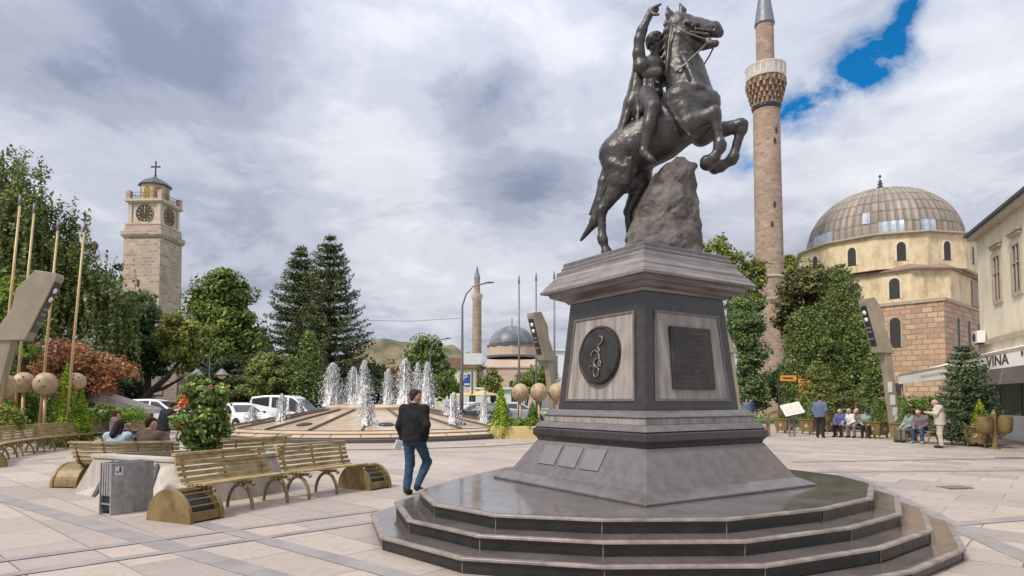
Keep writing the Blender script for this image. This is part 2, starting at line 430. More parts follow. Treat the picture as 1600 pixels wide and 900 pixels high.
sp = nt.nodes.new('ShaderNodeSeparateXYZ'); L(nt, D_, sp.inputs[0])
zz = math_(nt, 'MAXIMUM', sp.outputs[2], 0.0)
den = math_(nt, 'ADD', zz, .22)
cx = nt.nodes.new('ShaderNodeCombineXYZ'); L(nt, math_(nt, 'DIVIDE', sp.outputs[0], den), cx.inputs[0]); L(nt, math_(nt, 'DIVIDE', sp.outputs[1], den), cx.inputs[1])
cx.inputs[2].default_value = 3.7
n1 = noise_(nt, cx.outputs[0], 1.55, 12, .58, .35)
n2 = noise_(nt, cx.outputs[0], 5.5, 9, .62, .25)
def blob(u, v, r, amp, sx=1.0):
    d0 = nrm(ray(u, v))
    s = nt.nodes.new('ShaderNodeVectorMath'); s.operation = 'SUBTRACT'; L(nt, D_, s.inputs[0]); s.inputs[1].default_value = d0
    sc = nt.nodes.new('ShaderNodeVectorMath'); sc.operation = 'MULTIPLY'; L(nt, s.outputs[0], sc.inputs[0]); sc.inputs[1].default_value = (1000/r/sx, 1000/r, 1000/r)
    d = nt.nodes.new('ShaderNodeVectorMath'); d.operation = 'DOT_PRODUCT'; L(nt, sc.outputs[0], d.inputs[0]); L(nt, sc.outputs[0], d.inputs[1])
    return math_(nt, 'MULTIPLY', math_(nt, 'EXPONENT', math_(nt, 'MULTIPLY', d.outputs['Value'], -1.0)), amp)
tot = math_(nt, 'ADD', math_(nt, 'MULTIPLY', n1, .72), math_(nt, 'MULTIPLY', n2, .28))
for a in [(270, 75, 95, -.22, 2.0), (90, 95, 60, -.08, 1.7), (800, 300, 60, -.17, 1.9), (740, 160, 60, -.13, 1.6), (400, 330, 75, -.1, 2.2), (880, 260, 40, -.08, 1.5),
          (560, 230, 80, .10, 1.6), (1400, 220, 110, .10, 1.8), (1100, 120, 110, .05, 1.3), (520, 40, 70, .07, 2.2), (880, 60, 90, .05, 1.5), (680, 450, 70, .06, 3), (150, 230, 80, .05, 2), (1520, 60, 70, .10, 1.2), (1500, 330, 70, .03, 2)]:
    tot = math_(nt, 'ADD', tot, blob(*a))
cl = ramp(nt, tot, [(.26, (2.4, 2.8, 3.75)), (.39, (3.75, 4.15, 5.15)), (.50, (5.3, 5.6, 6.5)), (.60, (6.7, 6.9, 7.6)), (.72, (8.1, 8.2, 8.6))])
for e in nt.nodes:
    if e.type == 'VALTORGB': e.color_ramp.interpolation = 'EASE' if len(e.color_ramp.elements) > 2 else 'LINEAR'
zen = math_(nt, 'MULTIPLY_ADD', math_(nt, 'SMOOTHSTEP', zz, .45, .95) if False else math_(nt, 'POWER', zz, 2.0), 1.3, 1.0)
vs = nt.nodes.new('ShaderNodeVectorMath'); vs.operation = 'SCALE'; L(nt, cl, vs.inputs[0]); L(nt, zen, vs.inputs[3])
hole = None
for a in [(1372, 88, 30, 1.25, 1.5), (1402, 50, 18, .75, 1.0), (1420, 8, 20, 1.05, .8), (1332, 112, 28, 1.0, 1.4), (1238, 180, 28, 1.1, 1.2), (1165, 250, 24, .75, 1.3), (1290, 148, 24, .8, 1.5)]:
    b = blob(*a); hole = b if hole is None else math_(nt, 'ADD', hole, b)
n3 = noise_(nt, D_, 16, 7, .6, .4)
hf = ramp(nt, math_(nt, 'MULTIPLY', hole, math_(nt, 'MULTIPLY_ADD', n3, 4.4, -1.62)), [(.08, 0.0), (1.35, 1.0)])
bl = nt.nodes.new('ShaderNodeVectorMath'); bl.operation = 'MULTIPLY'; L(nt, sky.outputs[0], bl.inputs[0]); bl.inputs[1].default_value = (.06, .72, 1.25)
L(nt, mix(nt, hf, vs.outputs[0], bl.outputs[0]), bg.inputs[0])
sd = bpy.data.lights.new('sun', 'SUN'); sun = bpy.data.objects.new('sun', sd); COL.objects.link(sun)
sd.energy = 3.5; sd.angle = R(13); sd.color = (1, .92, .80)
sv = Vector((-SUN_DIR[0]*math.cos(SUN_EL), -SUN_DIR[1]*math.cos(SUN_EL), -math.sin(SUN_EL)))
sun.rotation_euler = sv.to_track_quat('-Z', 'Y').to_euler(); sun.location = (-20, -25, 40)
vs_ = SC.view_settings; vs_.view_transform = 'Standard'; vs_.look = 'None'; vs_.gamma = 1; vs_.exposure = 0.0; vs_.use_curve_mapping = False
SC.cycles.max_bounces = 6; SC.cycles.transparent_max_bounces = 12
# ================================================================== GROUND
def axis(vals): return np.unique(np.round(np.concatenate(vals), 4))
gx = axis([np.array([-2500, -800, -300, -120]), np.linspace(-60, -12, 9), np.linspace(-10, 14, 61), np.linspace(18, 60, 8), np.array([120, 300, 800, 2500])])
gy = axis([np.array([-60, -10]), np.linspace(-2, 18, 51), np.linspace(22, 60, 8), np.array([90, 150, 300, 800, 3000])])
gv = [(x, y, gz(x, y)) for y in gy for x in gx]; nxg = len(gx)
gf = [(j*nxg+i, j*nxg+i+1, (j+1)*nxg+i+1, (j+1)*nxg+i) for j in range(len(gy)-1) for i in range(nxg-1)]
def paving_mat(name, tint=(1, 1, 1), bw=1.15, rh=.72, rot=R(42)):
    m, nt, b = _nt(name)
    co = objco(nt, rot=(0, 0, rot)); oc = objco(nt)
    br = N(nt, 'ShaderNodeTexBrick', offset=.5)
    def t(c): return (c[0]*tint[0], c[1]*tint[1], c[2]*tint[2], 1)
    br.inputs['Color1'].default_value = t((.45, .378, .318)); br.inputs['Color2'].default_value = t((.28, .245, .22)); br.inputs['Mortar'].default_value = t((.13, .105, .09))
    for k, v in (('Scale', 1), ('Brick Width', bw), ('Row Height', rh), ('Mortar Size', .009), ('Mortar Smooth', .2), ('Bias', 0)): br.inputs[k].default_value = v
    L(nt, co, br.inputs['Vector'])
    n1 = noise_(nt, oc, .45, 6, .65); n2 = noise_(nt, oc, 7, 6, .7); n3 = noise_(nt, oc, 60, 3, .6)
    c = mix(nt, ramp(nt, n1, [(.42, 0.0), (.68, .7)]), br.outputs['Color'], t((.38, .31, .265)))
    c = mix(nt, ramp(nt, n2, [(.50, 0.0), (.72, .65)]), c, t((.27, .215, .175)))
    c = mix(nt, .3, c, ramp(nt, n3, [(.3, .3), (.7, .75)]), 'OVERLAY')
    vo = N(nt, 'ShaderNodeTexVoronoi'); vo.inputs['Scale'].default_value = 1.7; L(nt, oc, vo.inputs['Vector'])
    gum = ramp(nt, vo.outputs['Distance'], [(.035, .6), (.055, 0.0)]); c = mix(nt, gum, c, t((.12, .10, .09)))
    L(nt, c, b.inputs['Base Color'])
    L(nt, math_(nt, 'MULTIPLY_ADD', n2, .4, .42), b.inputs['Roughness'])
    bump(nt, b, math_(nt, 'ADD', math_(nt, 'MULTIPLY', br.outputs['Fac'], -1.0), math_(nt, 'MULTIPLY', n3, .25)), .35, .01)
    return m
M['paving'] = paving_mat('paving'); M['apron'] = paving_mat('apron_paving', (1.0, 1.0, .98), 1.0, 1.0, 0)
M['rusty'] = pm('rusty_cover', (.22, .17, .14), (.15, .115, .095), 12, .7, .2)
M['band'] = pm('band_stone', (.31, .278, .262), (.21, .19, .182), 2, .6, 0, .15, 40)
structure(mesh_obj('plaza_paving', gv, gf, M['paving'], smooth=True, uv=None))
def drape(name, pts, wd, mat, dz=.004, n=14):
    """flat strip along a straight ground line, following the ground"""
    a, b = np.array(pts[0][:2]), np.array(pts[1][:2]); t = nrm(b-a); q = np.array([-t[1], t[0]]); v = []; f = []
    for i in range(n+1):
        p = a+(b-a)*i/n
        for s in (-1, 0, 1):
            e = p+q*s*wd/2; v.append((e[0], e[1], gz(e[0], e[1])+dz))
    for i in range(n):
        for k in range(2): f.append((i*3+k+1, i*3+k, i*3+k+3, i*3+k+4))
    return structure(mesh_obj(name, v, f, mat, uv=None))
def line(u0, v0, u1, v1, e0=0, e1=0):
    a, b = G(u0, v0)[:2], G(u1, v1)[:2]; t = nrm(b-a); return (a-t*e0, b+t*e1)
for (q, wd, dz) in [((49, 792, 412, 897, 6, 3.), .27, .004), ((37, 896, 525, 824, 3, .6), .15, .008), ((30, 873, 536, 805, 3, .6), .15, .008),
                ((330, 822, 600, 893, 1, 2), .22, .0055), ((0, 722, 330, 703, 4, -4), .3, .004),
                ((1441, 787, 1600, 848, 5, 2), .3, .004), ((1465, 806, 1600, 797, .5, 8), .22, .008), ((1330, 737, 1600, 735, 2, 12), .3, .0065), ((1240, 722, 1600, 716, 0, 10), .22, .009),
                ]:
    drape('paving_band', line(*q), wd, M['band'], dz)
for (u, v, s) in [(1492, 759, .34), (1585, 716, .5)]:
    p = G(u, v); d = MB(); d.box((0, 0, 0), (s*1.5, s, .012), .2)
    tag(d.build('manhole_cover', M['rusty'], loc=(0, 0, 0)), 'rusty rectangular drain cover set in the pale paving '+('near the monument steps' if u < 1500 else 'by the litter bins'), 'drain cover', 'drain covers in the paving').location = (p[0], p[1], gz(p[0], p[1])+.007)
# road, lawn, hills
structure(mesh_obj('road', [(-60, 36, GZ+.005), (12, 36, GZ+.005), (14, 50, GZ+.005), (-60, 50, GZ+.005)], [(0, 1, 2, 3)], M['asphalt'], uv=None))
structure(mesh_obj('park_lawn', [(-80, 51, GZ+.006), (16, 51, GZ+.006), (40, 120, GZ+.006), (-140, 120, GZ+.006)], [(0, 1, 2, 3)], M['lawn'], uv=None))
structure(mesh_obj('mosque_lawn', [(17, 44, GZ+.007), (24, 42, GZ+.007), (33, 58, GZ+.007), (20, 66, GZ+.007)], [(0, 1, 2, 3)], M['lawn'], uv=None))
def hill():
    V = []; F = []; n, m = 90, 24
    for j in range(m+1):
        for i in range(n+1):
            x = -700+1100*i/n; y = 700+700*j/m
            t = j/m
            h = 84*math.exp(-((x+185)/82)**2)+58*math.exp(-((x+80)/62)**2)+40*math.exp(-((x+400)/150)**2)+24*math.exp(-((x-250)/200)**2)+17*mnoise.noise(Vector((x*.016, y*.016, 0)))+8*mnoise.noise(Vector((x*.04, y*.04, 7)))+3*mnoise.noise(Vector((x*.05, y*.05, 3)))
            V.append((x, y, -3+h*math.sin(PI*min(1, t*1.3))))
    for j in range(m):
        for i in range(n): a = j*(n+1)+i; F.append((a, a+1, a+n+2, a+n+1))
    return structure(mesh_obj('hills', V, F, M['hill'], smooth=True, uv=None))
hill()

# ================================================================== MONUMENT
MC = np.array([1.9, 9.1]); MPH = R(-102)
def corner(w, k, z, c=MC): a = MPH+k*PI/2; return (c[0]+w*1.41421*math.cos(a), c[1]+w*1.41421*math.sin(a), z)
RM = MPH+PI/4     # outward normal of the right visible face (k=0..1)
# ---- steps
TOPZ, RISE, SCX, SCY = .456, .15, 1.75, 9.28
steps = thing('monument_steps', 'dark polished granite steps of a many-sided stepped platform under the bronze horseman', 'steps', (SCX, SCY, 0))
SV = [(-2.96, -.99), (-2.64, -2.08), (-1.93, -2.78), (-.88, -3.03), (.35, -3.0), (1.6, -2.39), (2.52, -1.65), (3.24, -.41), (3.31, .58), (2.64, 2.08), (1.93, 2.78), (.88, 3.03), (-.35, 3.0), (-1.15, 2.55), (-1.85, 1.85), (-2.58, .25)]
def grow(P, d):
    """offset a counter-clockwise polygon outwards by d"""
    n = len(P); o = []
    for k in range(n):
        a, b, c = [np.array(P[(k+q) % n]) for q in (-1, 0, 1)]; e1, e2 = nrm(b-a), nrm(c-b)
        n1, n2 = np.array([e1[1], -e1[0]]), np.array([e2[1], -e2[0]]); m_ = n1+n2; o.append(tuple(b+m_*d*2/np.dot(m_, m_)))
    return o
for i in range(4):
    g = .292*i; z1 = TOPZ-RISE*i-(.012 if i == 3 else 0); n = len(SV)
    zb = -.3 if i == 3 else z1-RISE-.001
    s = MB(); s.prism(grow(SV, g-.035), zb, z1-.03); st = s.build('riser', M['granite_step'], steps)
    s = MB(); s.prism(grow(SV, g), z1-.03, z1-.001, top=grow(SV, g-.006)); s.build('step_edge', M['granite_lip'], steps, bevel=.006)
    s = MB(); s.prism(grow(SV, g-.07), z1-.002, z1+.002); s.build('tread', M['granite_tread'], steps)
    for k, p in enumerate(grow(SV, g-.033)):
        if p[1] > .9: continue
        j = MB(); j.box((p[0], p[1], z1-.09), (.010, .010, .118), math.atan2(p[1], p[0])); j.build('joint_strip', M['granite_edge'], st)
# ---- pedestal
ped = thing('monument_pedestal', 'tapering square granite pedestal with a round bronze medallion, carrying the horseman', 'pedestal', (MC[0], MC[1], 0))
def lv(profile, name, mat, parent=ped, bevel=.008, cap=True):
    V = []; F = []
    for (w, z) in profile:
        for k in range(4): p = corner(w, k, z, (0, 0)); V.append(p)
    n = len(profile)
    for i in range(n-1):
        for k in range(4): F.append((i*4+k, i*4+(k+1) % 4, (i+1)*4+(k+1) % 4, (i+1)*4+k))
    F.append((3, 2, 1, 0)); F.append(tuple((n-1)*4+k for k in range(4)))
    return mesh_obj(name, V, F, mat, parent, bevel=bevel)
T0 = TOPZ+.003
pl = lv([(1.575, T0), (1.575, T0+.03), (1.40, T0+.115)], 'plinth', M['granite'])
sl = lv([(1.395, T0+.11), (1.11, 1.03)], 'sloped_base', M['granite'])
bd = lv([(1.10, 1.03), (1.115, 1.075), (1.155, 1.115), (1.15, 1.20), (1.12, 1.222)], 'base_band', M['granite_dark'], bevel=.006)
lv([(1.14, 1.224), (1.085, 1.30), (1.07, 1.305)], 'band_slope', M['granite'])
lv([(1.03, 1.30), (1.03, 1.385)], 'pale_course', M['panel'])
lv([(1.045, 1.386), (1.045, 1.40), (.99, 1.455), (.96, 1.478)], 'upper_slope', M['granite'])
B0, B1, W0, W1 = 1.478, 3.02, .885, .755
body = lv([(W0, B0), (W1, B1)], 'body', M['granite_dark'])
cor = lv([(.78, 3.0), (.80, 3.03), (.97, 3.10), (.985, 3.145), (1.07, 3.155), (1.075, 3.185), (1.06, 3.20), (1.0, 3.285), (.985, 3.29), (.975, 3.325), (.955, 3.335), (.915, 3.40), (.90, 3.41), (.895, 3.47), (.875, 3.475), (.86, 3.49)], 'cornice', M['cornice'], bevel=0)
dk = lv([(.85, 3.488), (.85, 3.53), (.83, 3.545), (.83, 3.60), (.80, 3.615)], 'cap_slab', M['granite'], bevel=.006)
den_ = MB()
for k in range(4):
    a = np.array(corner(1, k, 0, (0, 0))); b = np.array(corner(1, k+1, 0, (0, 0)))
    for i in range(17):
        p = a+(b-a)*(i+.5)/17; q = p*.93; den_.box((q[0], q[1], 3.122), (.075, .055, .045), RM+k*PI/2+PI/2)
den_.build('dentils', M['granite'], cor)
TILT = math.atan2(W0-W1, B1-B0)
def face_frame(k, zc, out=0, c0=(0, 0)):
    """matrix on the tapering body face k; x along the face (rightwards seen from outside), y up the face, z out"""
    a = RM+k*PI/2; nrm0 = np.array([math.cos(a), math.sin(a), 0]); xx = np.array([-math.sin(a), math.cos(a), 0])
    zz_ = nrm0*math.cos(TILT)+np.array([0, 0, 1])*math.sin(TILT); yy = np.cross(zz_, xx)
    wz = W0+(W1-W0)*(zc-B0)/(B1-B0); o = nrm0*wz+np.array([0, 0, zc])+zz_*out
    return frame(o, xx, yy, zz_)
for k in range(4):
    # face k=0 is the right one seen from the camera, k=3 the left one
    hh = .50; f = face_frame(k, 2.17)
    s = MB(); tp = .84-.0
    hb, ht = .675, .58
    s.prism([(-hb, -.55), (hb, -.55), (ht, .56), (-ht, .56)], -.03, .006, f); pn = s.build('concrete_panel', M['panel'], ped)
    fr = MB()
    for sg in (-1, 1):
        fr.prism([(sg*hb, -.55), (sg*(hb+.03), -.58), (sg*(ht+.03), .59), (sg*ht, .56)][::sg], .0, .02, f)
    fr.prism([(-hb-.03, -.58), (hb+.03, -.58), (hb, -.55), (-hb, -.55)], 0, .02, f); fr.prism([(-ht, .56), (ht, .56), (ht+.03, .59), (-ht-.03, .59)], 0, .02, f)
    fr.build('panel_frame', M['granite'], ped)
fL = face_frame(3, 2.21, .006)
md = MB(); md.lathe([(.40, 0), (.40, .05), (.39, .068), (.37, .072), (.36, .058), (0.0, .062)], 48, mtx=fL)
medal = md.build('medallion', M['bronze_dark'], ped, smooth='auto')
em = MB()
def curve2(pts, r, z=.07):
    P = []
    n = len(pts)
    for i in range(n-1):
        p0, p1, p2, p3 = [np.array(pts[max(0, min(n-1, j))], float) for j in (i-1, i, i+1, i+2)]
        for t in np.linspace(0, 1, 5, endpoint=False): P.append(.5*((2*p1)+(-p0+p2)*t+(2*p0-5*p1+4*p2-p3)*t*t+(-p0+3*p1-3*p2+p3)*t**3))
    P.append(np.array(pts[-1], float))
    em.tube([(p[0], p[1], z) for p in P], r, 8, mtx=fL)
curve2([(.02, .235), (.05, .25), (.085, .225), (.085, .17), (.04, .14), (.015, .10), (.045, .06), (.03, .02)], .016)
curve2([(.03, .02), (-.03, .06), (-.10, .04), (-.12, -.02)], .012)
curve2([(.03, .02), (.055, -.05), (.05, -.13), (.0, -.17), (-.05, -.12), (-.03, -.06), (.02, -.05)], .015)
curve2([(.0, -.17), (-.06, -.16), (-.12, -.15), (-.14, -.19)], .011)
curve2([(-.05, -.2), (-.04, -.27), (.0, -.30), (.045, -.27), (.05, -.2), (.0, -.17), (-.04, -.19)], .012)
curve2([(.045, -.08), (.085, -.1), (.08, -.16), (.05, -.14)], .010)
em.build('medallion_relief', M['bronze_edge'], medal, smooth=True)
fRt = face_frame(0, 2.16, .006)
pq = MB(); pq.prism([(-.40, -.415), (.40, -.415), (.385, .40), (-.385, .40)], 0, .04, fRt); plaque = pq.build('square_plaque', M['bronze_dark'], ped, bevel=.008)
for i in range(11):
    y = .32-.064*i; x = -.33; up = []; x1_ = random.uniform(.24, .33)
    while x < x1_:   # one raised line of worn lettering
        w_ = random.uniform(.012, .03); h_ = random.choice((.012, .016, .016, .003)); up += [(x, y+h_), (x+w_*.75, y+h_), (x+w_*.75, y+.001), (x+w_, y+.001)]; x += w_
    pol = [(-.33, y-.012), (x, y-.012)]+up[::-1]
    q = MB(); q.prism(pol, .036, .045, fRt); q.build('lettering', M['bronze'], plaque)
# three square plates on the sloped base, left face
aL = RM+3*PI/2; nL = np.array([math.cos(aL), math.sin(aL), 0]); xL = np.array([-math.sin(aL), math.cos(aL), 0])
s0, s1 = np.array([1.395, T0+.11]), np.array([1.11, 1.03]); sd_ = nrm(s1-s0); out = np.array([sd_[1], -sd_[0]])
for off in (-.62, -.17, .29):
    mid = s0+(s1-s0)*.60
    yy = nL*sd_[0]+np.array([0, 0, sd_[1]]); zz_ = nL*out[0]+np.array([0, 0, out[1]])
    f = frame(nL*mid[0]+np.array([0, 0, mid[1]])+xL*off, xL, yy, zz_)
    q = MB(); q.box((0, 0, .008), (.37, .30, .016), mtx=f); q.build('inset_plate', M['plate'], ped, bevel=.004)
# ---- bronze horseman
D0 = 9.05
PX = D0/1000
def S(u, v, dy=0): return PD(u, v, D0+dy)
def H(u, v, off=0): return S(u, v, -(u-1020)*.0030+off)
def cap(a, b, ra, rb, **o): return ('c', H(*a), H(*b), ra*PX, rb*PX, o)
statue = thing('equestrian_statue', 'bronze rider with raised arm on a rearing horse over a rock, standing on the pedestal', 'statue', (MC[0], MC[1], 3.618))
SB = np.array([MC[0], MC[1], 3.618])
hp = [cap((985, 236), (1030, 210), 41, 42), cap((1030, 210), (1080, 176), 42, 39), cap((968, 242), (985, 236), 29, 36),
      cap((968, 243, -.12), (970, 278, -.17), 33, 23), cap((970, 278, -.17), (984, 288, -.17), 19, 14),
      cap((968, 288, -.17), (940, 330, -.17), 16, 7.5), cap((940, 329, -.17), (938, 331, -.17), 9, 8), cap((940, 332, -.17), (941, 371, -.17), 7, 6.2), cap((941, 373, -.17), (942, 375, -.17), 8, 8),
      cap((942, 376, -.17), (948, 393, -.17), 6.5, 6.5), cap((948, 396, -.17), (949, 408, -.17), 9, 12),
      cap((990, 258, .15), (1000, 292, .19), 32, 20), cap((1000, 292, .19), (982, 330, .2), 15, 8), cap((982, 330, .2), (986, 378, .2), 7.5, 6.2), cap((986, 378, .2), (992, 400, .2), 7, 9), cap((992, 402, .2), (993, 410, .2), 9, 12),
      cap((1095, 168, -.03), (1088, 190, -.03), 28, 22), cap((1106, 160, -.05), (1100, 172, -.05), 19, 22),
      cap((1062, 160, -.19), (1076, 192, -.24), 27, 20), cap((1078, 196, -.27), (1115, 178, -.30), 17, 9.5), cap((1085, 186, -.29), (1112, 172, -.31), 8, 6),
      cap((1115, 177, -.30), (1116, 184, -.30), 11, 10), cap((1117, 184, -.30), (1124, 224, -.30), 8, 6.8), cap((1125, 226, -.30), (1125, 230, -.30), 9.5, 9), cap((1125, 230, -.30), (1115, 249, -.30), 7, 8), cap((1114, 249, -.30), (1106, 254, -.30), 9, 12),
      cap((1085, 186, .15), (1096, 212, .2), 26, 17), cap((1096, 210, .21), (1158, 196, .23), 16, 9.5), cap((1157, 196, .23), (1158, 202, .23), 11, 10), cap((1158, 202, .23), (1146, 244, .23), 7.5, 6.5), cap((1146, 245, .23), (1144, 249, .23), 9, 9), cap((1143, 250, .23), (1128, 259, .23), 7, 8), cap((1126, 260, .23), (1118, 261, .23), 9, 11.5),
      cap((1078, 150), (1070, 112), 36, 31, sy=1.25), cap((1070, 112), (1062, 74), 31, 23, sy=1.5), cap((1062, 74), (1060, 44), 22, 19, sy=1.5),
      cap((1062, 40), (1088, 44), 20, 15, sy=1.35, k=.03), cap((1088, 44), (1116, 47), 15, 11, sy=1.25, k=.03), cap((1070, 60), (1076, 68), 24, 20.5, sy=1.6, k=.03), cap((1084, 71), (1108, 70), 11, 6.5, sy=1.3, k=.02), cap((1106, 70), (1118, 68), 6, 5.5, k=.015),
      cap((1117, 44), (1123, 51), 10.5, 8, sy=1.2, k=.02), cap((1118, 60), (1108, 63), 2.2, 2.2, k=.01),
      cap((1074, 35, -.13), (1090, 38, -.12), 4.5, 3, k=.012), cap((1080, 51, -.13), (1106, 54, -.11), 3.2, 2.6, k=.015), cap((1086, 45, -.125), (1112, 48, -.1), 2.6, 2.2, k=.012), cap((1083, 41, -.13), (1084, 41, -.13), 3.4, 3.4, k=.006), cap((1096, 60, -.12), (1104, 66, -.1), 3, 2.6, k=.012), cap((1072, 27), (1116, 37), 4, 3, k=.03),
      ('-c', H(1134, 62.5), H(1108, 61), 4.2*PX, 1.6*PX, {}), ('-c', H(1117, 43, -.13), H(1114, 44, -.085), 4*PX, 3*PX, {}), ('-c', H(1083, 42, -.16), H(1084, 42, -.14), 2.5*PX, 2.5*PX, {}),
      cap((1050, 31, -.07), (1046, 22, -.085), 7, 7, sy=2, k=.02), cap((1046, 22, -.085), (1042, 10, -.1), 7, 1.5, sy=2, k=.01), cap((1065, 26, .08), (1067, 16, .09), 6, 6, sy=2, k=.02), cap((1067, 16, .09), (1061, 5, .1), 6, 1.5, sy=2, k=.01),
      # muscle and breast drapery ridges
      cap((1043, 150, -.30), (1062, 136, -.31), 5, 6, k=.02), cap((1062, 136, -.31), (1096, 137, -.24), 6, 5, k=.02), cap((1096, 137, -.24), (1116, 160, -.12), 5, 6, k=.02), cap((1045, 165, -.34), (1058, 188, -.36), 4, 3, k=.025), cap((1058, 188, -.36), (1078, 212, -.36), 3, 3, k=.025),
      cap((1080, 152, -.3), (1100, 158, -.24), 7, 6, k=.03), cap((1060, 150, -.33), (1072, 168, -.36), 6, 7, k=.03), cap((955, 255, -.33), (975, 262, -.36), 7, 6, k=.04), cap((985, 250, -.38), (978, 285, -.30), 6, 6, k=.04), cap((1068, 90, -.2), (1088, 135, -.27), 5, 6, k=.04)]
for i in range(17):   # mane
    t = i/16; u = 1041-5*math.sin(t*PI)+(i % 2)*1.5+t*4; v = 34+100*t
    hp.append(cap((u+2, v, (.03 if i % 2 else -.05)), (u-2.5, v+6, (.05 if i % 2 else -.08)), 5, 2.6, k=.012))
hp.append(cap((1058, 22, 0), (1076, 25, -.05), 4.5, 3, k=.015)); hp.append(cap((1050, 27, 0), (1066, 21, .03), 4.5, 3, k=.015))
def rough(amp, sc, seed=0):
    def f(V):
        o = V.copy()
        for i in range(len(V)):
            p = Vector(V[i]*sc); q = mnoise.noise_vector(p+Vector((seed, 0, 0)))+.5*mnoise.noise_vector(p*2.3)
            o[i] += amp*np.array(q)
        return o
    return f
sdf_obj('horse', hp, .014, M['bronze'], statue, k=.04, deform=rough(.006, 16)).location = tuple(-SB)
tl = [cap((950, 258), (944, 285), 8, 10), cap((944, 285), (938, 318, .02), 10, 10), cap((938, 318, .02), (930, 346, .03), 10, 9), cap((930, 346, .03), (908, 375, .05), 8, 2.5)]
for i in range(9):
    o1, o2 = random.uniform(-.08, .08), random.uniform(-.05, .05)
    tl.append(cap((949+random.uniform(-3, 3), 270+4*i, o1), (926+random.uniform(-6, 7), 335+3*i, o2), 3, 2, k=.012))
sdf_obj('horse_tail', tl, .012, M['bronze'], statue, k=.03).location = tuple(-SB)
K = dict(k=.03)
rd_ = [cap((1014, 150), (1015, 132), 23, 20), cap((1015, 132), (1018, 110), 20, 22, sy=.85), cap((1002, 105, -.2), (1036, 105, .18), 13, 12), cap((1010, 117, -.17), (1028, 114, -.15), 9.5, 9, k=.015), cap((1028, 117, .05), (1033, 117, .1), 9, 8, k=.02), cap((1018, 128, -.19), (1020, 142, -.19), 5, 5, k=.012), cap((1008, 128, -.19), (1008, 142, -.19), 5, 5, k=.012),
       cap((1019, 98), (1025, 84), 9, 8.5), ('e', H(1026, 69), np.array([13, 12, 16.5])*PX, {}), cap((1030, 78), (1033, 82), 6, 5, k=.02), cap((1036, 69, -.04), (1040, 75, -.05), 2, 2.6, k=.01), cap((1034, 66, -.07), (1038, 64, -.03), 2.2, 2, k=.01), cap((1034, 79, -.05), (1037, 79, -.03), 2, 2, k=.008), cap((1020, 72, -.105), (1020, 76, -.105), 2.5, 2, k=.008),
       ('-c', H(1033, 69.5, -.085), H(1035, 69.5, -.075), 1.4*PX, 1.4*PX, {}),
       cap((1001, 104, -.18), (998, 84, -.22), 11.5, 9.5), cap((998, 84, -.22), (999, 62, -.25), 9.5, 8), cap((999, 62, -.25), (1003, 48, -.26), 8.5, 8), cap((1003, 48, -.26), (1013, 27, -.28), 7.5, 5.2), cap((1013, 26, -.28), (1018, 17, -.29), 5.5, 6.5, sy=1.5), 
       cap((1019, 13, -.30), (1024, 10.5, -.31), 3, 2.6, k=.01), cap((1024, 10.5, -.31), (1032, 6.5, -.32), 2.6, 1.9, k=.008), cap((1022, 15, -.28), (1027, 13, -.28), 2.8, 2.4, k=.01), cap((1027, 13, -.28), (1026, 17, -.27), 2.4, 2.2, k=.008), cap((1022, 17.5, -.26), (1027, 16.5, -.26), 2.7, 2.3, k=.01), cap((1027, 16.5, -.26), (1024, 20, -.25), 2.3, 2.1, k=.008), cap((1020, 20, -.25), (1024, 20, -.24), 2.5, 2.2, k=.008), cap((1018, 20, -.31), (1023, 22.5, -.33), 2.8, 2.4, k=.01), cap((1023, 22.5, -.33), (1029, 22.5, -.34), 2.4, 1.9, k=.008),
       cap((1033, 106, .16), (1036, 128, .12), 10, 8), cap((1036, 128, .12), (1043, 120, -.06), 7.5, 5.5), cap((1043, 120, -.06), (1048, 118, -.08), 6.5, 5.5), cap((1047, 115, -.1), (1050, 118, -.12), 2.5, 2.2, k=.008), cap((1049, 119, -.1), (1050, 122, -.12), 2.5, 2.2, k=.008),
       cap((1010, 152, -.13), (1020, 169, -.42), 18, 12.5), cap((1020, 168, -.43), (1014, 200, -.45), 12, 10.5), cap((1014, 195, -.45), (1006, 234, -.44), 10, 6), cap((1005, 238, -.44), (1018, 249, -.47), 7, 5), cap((1016, 249, -.46), (1021, 252, -.48), 5, 3.5),
       cap((1022, 152, .13), (1034, 169, .42), 18, 12.5), cap((1034, 168, .43), (1024, 205, .45), 12, 10), cap((1024, 205, .45), (1018, 234, .44), 9, 6), cap((1018, 238, .44), (1032, 248, .46), 7, 5)]
for i in range(8):   # skirt flaps
    t = i/7; o = -.22+.44*t
    rd_.append(cap((1003+10*t, 150, o*.8), (1006+14*t, 171, o*1.5), 7, 6.5, k=.015))
rd_.append(cap((1003, 148, -.2), (1028, 142, -.2), 4, 4, k=.015)); rd_.append(cap((1000, 112, -.14), (1028, 130, -.17), 3, 3, k=.012))
rider = sdf_obj('rider', rd_, .0105, M['bronze'], statue, k=.03, deform=rough(.003, 18, 3)); rider.location = tuple(-SB)
hr = []
for i in range(70):
    a = rng.normal(size=3); a /= np.linalg.norm(a)
    if a[2] < -.45: a[2] = abs(a[2])
    if a[0] > .45 and a[2] < .55: a[0] *= -1
    c = H(1024, 67)+a*np.array([12.5, 12, 15])*PX; hr.append(('e', c, np.full(3, random.uniform(3, 4.6)*PX), {}))
sdf_obj('curly_hair', hr, .009, M['bronze_dark'], rider, k=.012)
cp = []
for o in np.linspace(-.26, .26, 9):
    w_ = .02*math.sin(o*22)
    cp += [cap((997+w_*60, 106, o*.7), (985+w_*100, 160, o*.95+.02), 4.5, 5.5), cap((985+w_*100, 160, o*.95+.02), (967+w_*140, 218, o*1.15+.03), 5.5, 4.5)]
